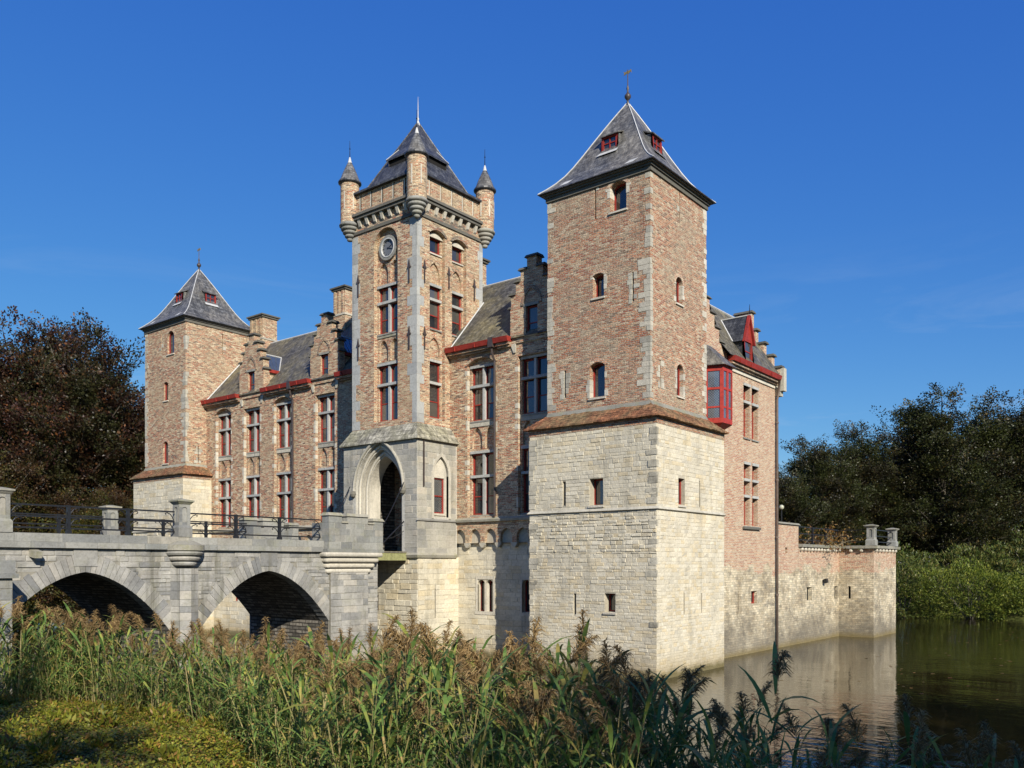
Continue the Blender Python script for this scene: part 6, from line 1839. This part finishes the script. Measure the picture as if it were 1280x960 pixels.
protos = []
for sd_, H_, R_, ns in ((1, 17.5, 7.6, 4600), (2, 16.0, 7.0, 4400), (3, 19.0, 7.4, 4800)):
    q, mb, tw = beech_geo(sd_, H_, R_, ns)
    protos.append((q, mb, tw, H_))
proto_mesh = {}
def tree(name, loc, pi, mat, label, group, sc=1.0, rz=0.0, sx=1.0):
    T = thing(name, loc, label, 'tree', group)
    T.rotation_euler = (0, 0, rz); T.scale = (sc * sx, sc * sx, sc)
    q, mb, tw, H_ = protos[pi]
    if pi not in proto_mesh:
        c = quads_mesh('crown', q, mat); w = quads_mesh('twigs', tw, 'bark')
        me = bpy.data.meshes.new('trunk'); me.from_pydata(mb.v, [], mb.f); me.materials.append(M['bark'])
        proto_mesh[pi] = (c.data, me, w.data)
        bpy.data.objects.remove(c); bpy.data.objects.remove(w)
    for nm_, me in zip(('crown', 'trunk', 'twigs'), proto_mesh[pi]):
        o = bpy.data.objects.new(nm_, me); COL.objects.link(o); o.parent = T
        if nm_ == 'crown':
            o.material_slots[0].link = 'OBJECT'; o.material_slots[0].material = M[mat]
        if nm_ == 'twigs': o['kind'] = 'stuff'
    return T
def gz1(x, y): return float(ground_z(np.array([[x, y]]))[0])
def tree_at(s, t, *a, **k):
    x, y = st(s, t); return tree('beech_tree', (x, y, gz1(x, y) - 0.1), *a, **k)

LG, RG = 'copper beeches left of the castle', 'dark beeches beyond the moat on the right'
# (right, forward, proto, material, label, scale, turn)
Ltrees = [(-35.5, 63, 0, 'beech_copper', 'copper beech at the far left, its crown cut by the picture edge', 1.12, 0.3),
          (-30.6, 60, 2, 'beech_copper', 'tallest copper beech left of the castle, peak near the picture edge', 1.03, 1.7),
          (-26.6, 63, 1, 'beech_copper', 'middle copper beech between the tallest one and the far tower', 1.02, 2.9),
          (-23.4, 61, 0, 'beech_copper', 'reddish copper beech touching the left edge of the far tower', 0.88, 4.2),
          (-33.0, 52, 1, 'beech_green', 'greener low beech in front of the copper beeches, at the picture edge', 0.72, 5.0),
          (-26.0, 54, 0, 'beech_green', 'low olive-green beech behind the bridge railing', 0.55, 0.9),
          (-40, 58, 1, 'beech_copper', 'copper beech just outside the left picture edge', 1.0, 1.1)]
for s, t_, pi, mat, lb, sc, rz in Ltrees: tree_at(s, t_, pi, mat, lb, LG, sc, rz)
Rtrees = [(20.5, 66, 1, 'beech_dark', 'small dark beech directly right of the brick side range', 0.66, 0.4),
          (25.0, 70, 0, 'beech_dark', 'dark beech behind the terrace railing and globe lamp', 0.76, 1.9),
          (30.0, 72, 2, 'beech_dark', 'beech with orange tints behind the bastion pillars', 0.74, 2.7),
          (35.5, 71, 0, 'beech_dark', 'tallest dark beech on the right bank, behind the light green bush', 0.98, 3.6),
          (41.0, 72, 1, 'beech_dark', 'dark beech at the right picture edge', 0.98, 5.1),
          (46.0, 74, 2, 'beech_dark', 'dark beech just outside the right picture edge', 0.95, 0.2),
          (32.0, 80, 1, 'beech_dark', 'beech standing in the second row behind the bastion', 0.80, 4.4),
          (24.0, 82, 2, 'beech_dark', 'beech in the second row seen through gaps above the terrace', 0.62, 2.2),
          (39.0, 82, 0, 'beech_dark', 'beech in the second row at the right edge', 0.9, 1.2)]
for s, t_, pi, mat, lb, sc, rz in Rtrees: tree_at(s, t_, pi, mat, lb, RG, sc * 0.92, rz, 1.08)

# trees behind the viewer that shade the near bank
for s, t_, pi, lb, sc, rz in ((12.6, -9.0, 0, 'beech behind the viewer, shading the reeds at the right', 0.98, 0.0), (22.0, -7.0, 1, 'second beech behind the viewer to the right', 0.95, 2.0), (-2.1, -7.6, 1, 'beech behind the viewer, shading the grass at the left', 0.90, 1.0)):
    tree_at(s, t_, pi, 'beech_green', lb, 'beeches behind the viewer', sc, rz, 0.72 if s < 0 else 1.0)

def bush_geo(seed, rx, ry, h, n, leaf):
    r = np.random.default_rng(seed)
    u = norm(r.standard_normal((n, 3))); rr = r.uniform(0.55, 1.0, n) ** 0.5
    lump = 1 + 0.22 * np.sin(u[:, 0] * 5 + seed) * np.cos(u[:, 1] * 6) + 0.15 * np.sin(u[:, 2] * 9 + u[:, 0] * 7)
    c = u * (rr * lump)[:, None] * np.array([rx, ry, h * 0.55]) + np.array([0, 0, h * 0.48])
    c = c[c[:, 2] > -0.05]
    n = len(c)
    lump2 = np.sin(c[:, 0] * 2.7 + seed) * np.sin(c[:, 1] * 2.3) * np.sin(c[:, 2] * 3.1 + 1); keep = r.uniform(-0.75, 0.6, n) < lump2 + 0.25; c = c[keep]; n = len(c)
    ld = norm(norm(c - np.array([0, 0, h * 0.2])) * 0.8 + np.array([0, 0, 0.5]) + 0.6 * r.standard_normal((n, 3))); lw = norm(np.cross(ld, r.standard_normal((n, 3))))
    sz = leaf * r.uniform(0.6, 1.4, n)[:, None]
    return np.stack([c - ld * sz * 0.5, c + lw * sz * 0.2, c + ld * sz * 0.6, c - lw * sz * 0.2], axis=1)
def bush(name, loc, seed, rx, ry, h, n, leaf, mat, label, group=None, cat='bush'):
    T = thing(name, loc, label, cat, group)
    quads_mesh('foliage', bush_geo(seed, rx, ry, h, n, leaf), mat, T)
    mb = MB(); r = random.Random(seed)
    for k in range(7):
        a = r.uniform(0, 6.28); mb.tube([(0, 0, -0.2), (math.cos(a) * rx * 0.3, math.sin(a) * ry * 0.3, h * 0.4), (math.cos(a) * rx * 0.6, math.sin(a) * ry * 0.6, h * 0.8)], [0.05, 0.035, 0.01], 4)
    o = mb.build('stems', 'bark'); o.parent = T
    return T
BG = 'bushes on the far bank'
for s, t_, sd_, rx, ry, h, n, leaf, mat, lb in (
        (29.8, 56.0, 1, 4.0, 3.0, 3.5, 26000, 0.145, 'bush_leaf', 'large rounded yellow-green bush at the water on the right bank'),
        (33.4, 55.2, 2, 3.0, 2.8, 2.5, 13000, 0.145, 'bush_leaf', 'yellow-green bush cut by the right picture edge'),
        (26.0, 57.2, 3, 1.9, 1.8, 3.9, 8000, 0.15, 'shrub_leaf', 'upright dull green shrub right beside the bastion'),
        (38.0, 56.0, 4, 3.6, 3.0, 4.2, 9000, 0.22, 'shrub_leaf', 'dull green shrub outside the right picture edge'),
        (27.8, 62.0, 5, 3.4, 3.0, 4.2, 8000, 0.22, 'shrub_leaf', 'dark green shrub behind the rounded yellow-green bush'),
        (33.2, 62.5, 6, 4.4, 3.0, 3.6, 9000, 0.22, 'shrub_leaf', 'dark shrub under the tallest beech on the right bank'),
        (38.6, 63.0, 9, 4.4, 3.0, 4.2, 9000, 0.22, 'shrub_leaf', 'dark shrub at the right edge behind the bushes')):
    x, y = st(s, t_); bush('bush', (x, y, max(0.05, gz1(x, y)) - 0.1), sd_, rx, ry, h, n, leaf, mat, lb, BG)
for s, t_, sd_, rx, h, lb in ((-29.5, 50, 11, 4.0, 3.6, 'olive shrub behind the bridge railing at the far left'), (-23.0, 50, 12, 4.0, 3.4, 'olive shrub behind the bridge railing next to the far tower'), (-35, 49, 13, 4, 4, 'olive shrub behind the bridge railing at the picture edge')):
    x, y = st(s, t_); bush('bush', (x, y, 0.6), sd_, rx, 3.0, h, 9000, 0.2, 'beech_green', lb, 'shrubs behind the bridge')
x, y = st(-10.9, 20.9); bush('bush', (-23.2, 9.2, 0.2), 21, 0.9, 0.9, 2.2, 3000, 0.12, 'shrub_leaf', 'green bush growing under the left bridge arch', None)

# sparse orange shrub on the terrace
T = thing('terrace_shrub', (-14.9, 42.2, 4.22), 'sparse autumn shrub with arching pale twigs behind the terrace railing', 'bush')
r = random.Random(4); mb = MB(); tp = []
for k in range(26):
    a = r.uniform(0, 6.28); l = r.uniform(0.8, 2.0); e = r.uniform(0.5, 1.3)
    pts = []
    b0 = (r.uniform(-1.6, 1.6) , r.uniform(-2.2, 1.4))
    for q in range(6):
        f = q / 5
        pts.append((b0[0] + math.cos(a) * math.cos(e) * l * f, b0[1] + math.sin(a) * math.cos(e) * l * f, l * math.sin(e) * f - 0.35 * l * f * f))
        if q > 1: tp.append(pts[-1])
    mb.tube(pts, [0.022, 0.018, 0.014, 0.01, 0.008, 0.004], 4)
o = mb.build('twigs', 'twig'); o.parent = T
rr = np.random.default_rng(6); c = np.repeat(np.array(tp), 14, axis=0); c = c + rr.standard_normal(c.shape) * 0.16
ld = norm(rr.standard_normal(c.shape)); lw = norm(np.cross(ld, rr.standard_normal(c.shape))); sz = rr.uniform(0.06, 0.14, len(c))[:, None]
quads_mesh('leaves', np.stack([c - ld * sz * .5, c + lw * sz * .3, c + ld * sz * .5, c - lw * sz * .3], 1), 'orange_leaf', T)

# ------------------------------------------------------------------ reeds
M['reed_leaf'] = leaf_mat('reed_leaf', [(0.0, (0.075, 0.14, 0.035)), (0.3, (0.12, 0.21, 0.05)), (0.6, (0.19, 0.27, 0.065)), (0.82, (0.28, 0.29, 0.06)), (0.94, (0.38, 0.31, 0.09)), (1.0, (0.40, 0.27, 0.10))], 0.3, 0.5, 0.2)
M['reed_plume'] = leaf_mat('reed_plume', [(0.0, (0.14, 0.085, 0.035)), (0.5, (0.25, 0.165, 0.07)), (1.0, (0.40, 0.285, 0.14))], 0.25, 0.8, 0.1)
M['reed_stem'] = leaf_mat('reed_stem', [(0.0, (0.20, 0.19, 0.07)), (0.6, (0.30, 0.26, 0.11)), (1.0, (0.42, 0.34, 0.18))], 0.1, 0.6, 0.3)

def ribbon(pts, w, up):
    """quads of a tapering strip along pts"""
    P = np.array(pts); n = len(P)
    d = np.gradient(P, axis=0); s = norm(np.cross(d, up)); out = []
    L = P - s * w[:, None]; R = P + s * w[:, None]
    return np.stack([L[:-1], R[:-1], R[1:], L[1:]], axis=1)
def reed_proto(seed, Hs=2.3, plume=True):
    r = np.random.default_rng(seed)
    lean = r.uniform(0, 6.28); lb = r.uniform(0.05, 0.28)
    f = np.linspace(0, 1, 6)
    stem = np.stack([np.cos(lean) * lb * f ** 2, np.sin(lean) * lb * f ** 2, Hs * f], 1)
    sw = np.interp(f, [0, 1], [0.0065, 0.003])
    S = np.concatenate([ribbon(stem, sw, np.array([0.3, 1, 0])), ribbon(stem, sw, np.array([1, -0.3, 0]))])
    Lq = []
    nlf = r.integers(8, 12)
    for k in range(nlf):
        h = 0.12 + 0.86 * (k + r.uniform(0, 0.6)) / nlf
        b = np.array([np.interp(h, f, stem[:, i]) for i in range(3)])
        a = lean + (0.5 if k % 2 else 3.6) + r.normal(0, 0.7)
        l = r.uniform(0.55, 1.1) * (1.15 - 0.35 * abs(h - 0.55)); e = r.uniform(0.45, 1.15) + 0.25 * h
        g = np.linspace(0, 1, 6)
        bend = r.uniform(0.2, 0.75)
        rad_ = l * (np.cos(e) * g + 0.12 * g ** 2); z = l * (np.sin(e) * g - bend * g ** 2.2)
        pts = b + np.stack([np.cos(a) * rad_, np.sin(a) * rad_, z], 1)
        w = np.array([0.010, 0.025, 0.031, 0.027, 0.016, 0.001]) * r.uniform(0.65, 1.2)
        Lq.append(ribbon(pts, w, np.array([np.cos(a) * 0.2 + 0.15 * r.normal(), np.sin(a) * 0.2 + .15 * r.normal(), 1.0])))
    Lq = np.concatenate(Lq)
    Pq = np.zeros((0, 4, 3))
    if plume:
        n = 150; pl_ = r.uniform(0.42, 0.62); nod = r.uniform(0.1, 0.7); pa = lean + r.normal(0, 0.5)
        g = r.uniform(0, 1, n)
        ax = stem[-1] + np.stack([np.cos(pa) * nod * pl_ * g ** 1.6, np.sin(pa) * nod * pl_ * g ** 1.6, pl_ * (g - 0.35 * nod * g ** 2)], 1) - np.array([0, 0, 0.08])
        d = norm(np.stack([np.cos(pa) * nod + 0.55 * r.standard_normal(n), np.sin(pa) * nod + 0.55 * r.standard_normal(n), 0.75 - 0.6 * nod * g + 0.2 * r.standard_normal(n)], 1))
        ln = (0.06 + 0.19 * (1 - g) + 0.02) * r.uniform(0.6, 1.3, n)
        s = norm(np.cross(d, r.standard_normal((n, 3)))) * 0.0065
        m = ax + d * (ln * 0.55)[:, None]; e2 = ax + d * ln[:, None] - np.array([0, 0, 1.0]) * (ln * 0.45)[:, None]
        Pq = np.concatenate([np.stack([ax - s * .4, ax + s * .4, m + s, m - s], 1), np.stack([m - s, m + s, e2 + s * .5, e2 - s * .5], 1)])
    return S, Lq, Pq
RP = [reed_proto(100 + k, Hs=2.0 + 0.5 * ((k * 7) % 5) / 5, plume=(k % 3 == 0 or k % 7 == 1)) for k in range(36)]
rg = np.random.default_rng(77)
def inst(Q, x, y, z, a, s, tilt):
    c, n_ = np.cos(a), np.sin(a)
    P = Q.reshape(-1, 3) * s
    X = P[:, 0] * c - P[:, 1] * n_ + tilt[0] * P[:, 2]; Y = P[:, 0] * n_ + P[:, 1] * c + tilt[1] * P[:, 2]
    return np.stack([X + x, Y + y, P[:, 2] + z], 1).reshape(-1, 4, 3)
# belt of reeds along the shore: centre line (right, forward), half width, relative density
line = np.array([(-11.0, 18.9, 1.3), (-8.2, 18.4, 1.2), (-5.7, 17.3, 1.2), (-3.8, 15.4, 1.4), (-2.1, 12.9, 1.8), (-0.5, 10.8, 2.1), (1.0, 9.4, 2.0), (2.2, 8.8, 1.7), (3.4, 8.0, 1.3), (4.6, 7.0, 1.0), (6.5, 5.7, 0.8)])
seg = np.linalg.norm(np.diff(line[:, :2], axis=0), axis=1); cum = np.concatenate([[0], np.cumsum(seg)])
NR = 1700
u = rg.uniform(0, cum[-1], NR * 2)
s_ = np.interp(u, cum, line[:, 0]); t_ = np.interp(u, cum, line[:, 1]); hw = np.interp(u, cum, line[:, 2])
off = rg.uniform(-1, 1, len(u)) * hw
keep = rg.uniform(0, 1, len(u)) < hw / 2.6
s_, t_, off, u = s_[keep][:NR], t_[keep][:NR], off[keep][:NR], u[keep][:NR]
s_ = s_ + off * 0.62; t_ = t_ + off * 0.78
clump = 1.3 * np.sin(s_ * 2.3) * np.cos(t_ * 2.1 + s_)
ok = (rg.uniform(-1.2, 1, len(s_)) < clump + 0.55) & (t_ > 3.5)
s_, t_ = s_[ok], t_[ok]
W = s_[:, None] * RV + t_[:, None] * FV
Wz = np.maximum(ground_z(W), -0.35)
SS, LL, PP = [], [], []
pxl = 640 + 1075 * s_ / t_
ytop = np.interp(pxl, [-50, 100, 250, 400, 520, 600, 680, 760, 830, 900, 1000, 1100, 1280], [758, 766, 794, 818, 804, 816, 818, 826, 856, 882, 908, 928, 950])
ztop = 3.5 - t_ * (ytop - 706) / 1075            # reeds grow shorter towards the open water
hs = np.clip((ztop - Wz) / 2.5, 0.42, 1.05)
# short leafy shoots along the landward edge hide the bare stems
ns_ = 620
u2 = rg.uniform(0, cum[-1] * 0.86, ns_); o2 = -np.interp(u2, cum, line[:, 2]) * rg.uniform(0.35, 1.1, ns_)
s2 = np.interp(u2, cum, line[:, 0]) + o2 * 0.62; t2 = np.interp(u2, cum, line[:, 1]) + o2 * 0.78
g2 = t2 > 3.5
s2, t2 = s2[g2], t2[g2]
W2 = s2[:, None] * RV + t2[:, None] * FV; z2 = np.maximum(ground_z(W2), -0.35)
W = np.concatenate([W, W2]); Wz = np.concatenate([Wz, z2]); hs = np.concatenate([hs, rg.uniform(0.3, 0.55, len(s2))])
short0 = len(s_); s_ = np.concatenate([s_, s2])
leafy = [k for k in range(36) if k % 3 != 0 and k % 7 != 1]
for i in range(len(s_)):
    k = int(rg.integers(0, len(RP))) if i < short0 else int(rg.choice(leafy)); a = rg.uniform(0, 6.28); sc = hs[i] * rg.uniform(0.6, 1.1); tl = rg.normal(0, 0.12, 2)
    S, Lq, Pq = RP[k]
    SS.append(inst(S, W[i, 0], W[i, 1], Wz[i], a, sc, tl)); LL.append(inst(Lq, W[i, 0], W[i, 1], Wz[i], a, sc, tl))
    if len(Pq): PP.append(inst(Pq, W[i, 0], W[i, 1], Wz[i], a, sc, tl))
for q in range(300):
    i = int(rg.integers(0, short0)); h_ = rg.uniform(1.0, 2.1) * hs[i] * 1.15; a = rg.uniform(0, 6.28); ln_ = rg.uniform(0.02, 0.5) ** 1.0
    f = np.linspace(0, 1, 5); kink = rg.uniform(0.5, 0.9)
    bx = ln_ * h_ * f + (0.35 * h_ * np.clip(f - kink, 0, 1) if rg.random() < 0.4 else 0)
    stem = np.stack([W[i, 0] + np.cos(a) * bx, W[i, 1] + np.sin(a) * bx, Wz[i] + h_ * f * np.sqrt(1 - 0.5 * ln_ ** 2)], 1)
    wd = np.full(5, 0.0065)
    SS.append(ribbon(stem, wd, np.array([0.3, 1, 0]))); SS.append(ribbon(stem, wd, np.array([1, -0.3, 0])))
bed = thing('reed_bed', (0, 0, 0), 'dense belt of green reeds with brown plumes along the near bank', 'reeds')
bed['kind'] = 'stuff'
quads_mesh('stems', np.concatenate(SS), 'reed_stem', bed, 'stuff'); quads_mesh('leaves', np.concatenate(LL), 'reed_leaf', bed, 'stuff'); quads_mesh('plumes', np.concatenate(PP), 'reed_plume', bed, 'stuff')
# single reeds standing clear of the belt, the tall ones against the tower and the water among them
tall = [(1.95, 9.8, 0.86, 'tall reed whose plume stands against the right face of the near tower'), (2.75, 9.4, 0.92, 'tall reed with plume against the water just right of the near tower'),
        (1.15, 10.4, 0.86, 'tall reed with plume against the front of the near tower base'), (3.3, 9.6, 0.84, 'reed with feathery plume over the reflection of the side range'),
        (-1.25, 12.6, 0.84, 'tall dark-plumed reed below the drawbridge'), (-0.45, 12.0, 0.84, 'tall reed plume before the paired slit windows'), (0.2, 11.4, 0.86, 'tall reed plume at the shaded corner beside the near tower'),
        (3.9, 8.4, 0.82, 'shaded reed leaning over the water near the bottom edge'), (4.8, 7.5, 0.80, 'shaded reed in front of the bastion reflection'), (6.0, 7.0, 0.76, 'rightmost shaded reed over the dark water')]
def ribbon_mesh(name, Q, mat, parent):
    # Q: consecutive quads of one strip -> one connected strip
    v = [tuple(Q[0][0]), tuple(Q[0][1])]
    f = []
    for q in Q:
        i = len(v) - 2
        v += [tuple(q[3]), tuple(q[2])]
        f.append((i, i + 1, i + 3, i + 2))
    me = bpy.data.meshes.new(name); me.from_pydata(v, [], f); me.materials.append(M[mat])
    o = bpy.data.objects.new(name, me); COL.objects.link(o); o.parent = parent
    return o
for s, t1, sc, lb in tall:
    x, y = st(s, t1); k = int(rg.choice([0, 3, 6, 9, 12, 15, 18, 21]))
    R = thing('reed', (x, y, max(-0.3, gz1(x, y))), lb, 'reed', 'single tall reeds')
    tl = rg.normal(0, 0.05, 2)
    R.rotation_euler = (tl[0], tl[1], rg.uniform(0, 6.28)); R.scale = (sc, sc, sc)
    S, Lq, Pq = RP[k]
    ribbon_mesh('stem', S[:5], 'reed_stem', R)
    for q in range(0, len(Lq), 5): ribbon_mesh('leaf', Lq[q:q + 5], 'reed_leaf', R)
    quads_mesh('plume', Pq, 'reed_plume', R, 'stuff')

# low creeping plants on the bank, lower left
M['cover_leaf'] = leaf_mat('bank_herb_leaf', [(0.0, (0.08, 0.11, 0.012)), (0.35, (0.17, 0.19, 0.02)), (0.68, (0.27, 0.26, 0.03)), (0.88, (0.30, 0.17, 0.04)), (1.0, (0.15, 0.08, 0.03))], 0.25)
n = 420000
sC = rg.uniform(-13, 4.5, n); tC = rg.uniform(4.5, 20.5, n)
lim = np.interp(sC, line[:, 0], line[:, 1]) + 0.9
ok = (tC < lim) & (np.abs(sC) < 0.66 * tC)
sC, tC = sC[ok], tC[ok]
Wc = sC[:, None] * RV + tC[:, None] * FV
zc = ground_z(Wc); ok = zc > 0.02; Wc, zc = Wc[ok], zc[ok]
hN = 0.5 + 0.5 * np.sin(Wc[:, 0] * 2.3 + np.sin(Wc[:, 1] * 1.7) * 2) * np.cos(Wc[:, 1] * 2.9 + Wc[:, 0])
c = np.column_stack([Wc, zc + rg.uniform(0, 1, len(zc)) * (0.04 + 0.10 * hN + 0.16 * hN ** 4)])
ld = norm(np.column_stack([rg.standard_normal((len(c), 2)), rg.uniform(-0.1, 0.7, len(c))])); lw = norm(np.cross(ld, np.array([0, 0, 1.0]) + 0.5 * rg.standard_normal(c.shape)))
sz = rg.uniform(0.022, 0.06, len(c))[:, None]
CQ = [np.stack([c - ld * sz * .5, c + lw * sz * .36, c + ld * sz * .55, c - lw * sz * .36], 1)]
for q in range(230):                                  # taller weeds in tufts
    i = int(rg.integers(0, len(Wc)))
    hh = rg.uniform(0.12, 0.42) ** 1.2
    b = bush_geo(300 + q, hh * rg.uniform(0.5, 1.0), hh * rg.uniform(0.5, 1.0), hh, int(120 + 200 * hh), rg.uniform(0.05, 0.11))
    CQ.append(b + np.array([Wc[i, 0], Wc[i, 1], zc[i] + 0.02]))
gc = quads_mesh('ground_cover', np.concatenate(CQ), 'cover_leaf', None, 'stuff')
gc['label'] = 'yellow-green creeping herbs covering the bank at lower left'; gc['category'] = 'ground cover'

# fallen leaves drifting on the moat
n = 140
fx = np.column_stack([rg.uniform(-11, 2, n), rg.uniform(24, 60, n)])
a = rg.uniform(0, 6.28, n); sz = rg.uniform(0.05, 0.11, n)[:, None]
d1 = np.column_stack([np.cos(a), np.sin(a), np.zeros(n)]); d2 = np.column_stack([-np.sin(a), np.cos(a), np.zeros(n)])
c = np.column_stack([fx, np.full(n, 0.006)])
fl = quads_mesh('floating_leaves', np.stack([c - d1 * sz, c + d2 * sz * 0.6, c + d1 * sz, c - d2 * sz * 0.6], 1), 'orange_leaf', None, 'stuff')
fl['label'] = 'scattered fallen autumn leaves floating on the moat'; fl['category'] = 'leaves'
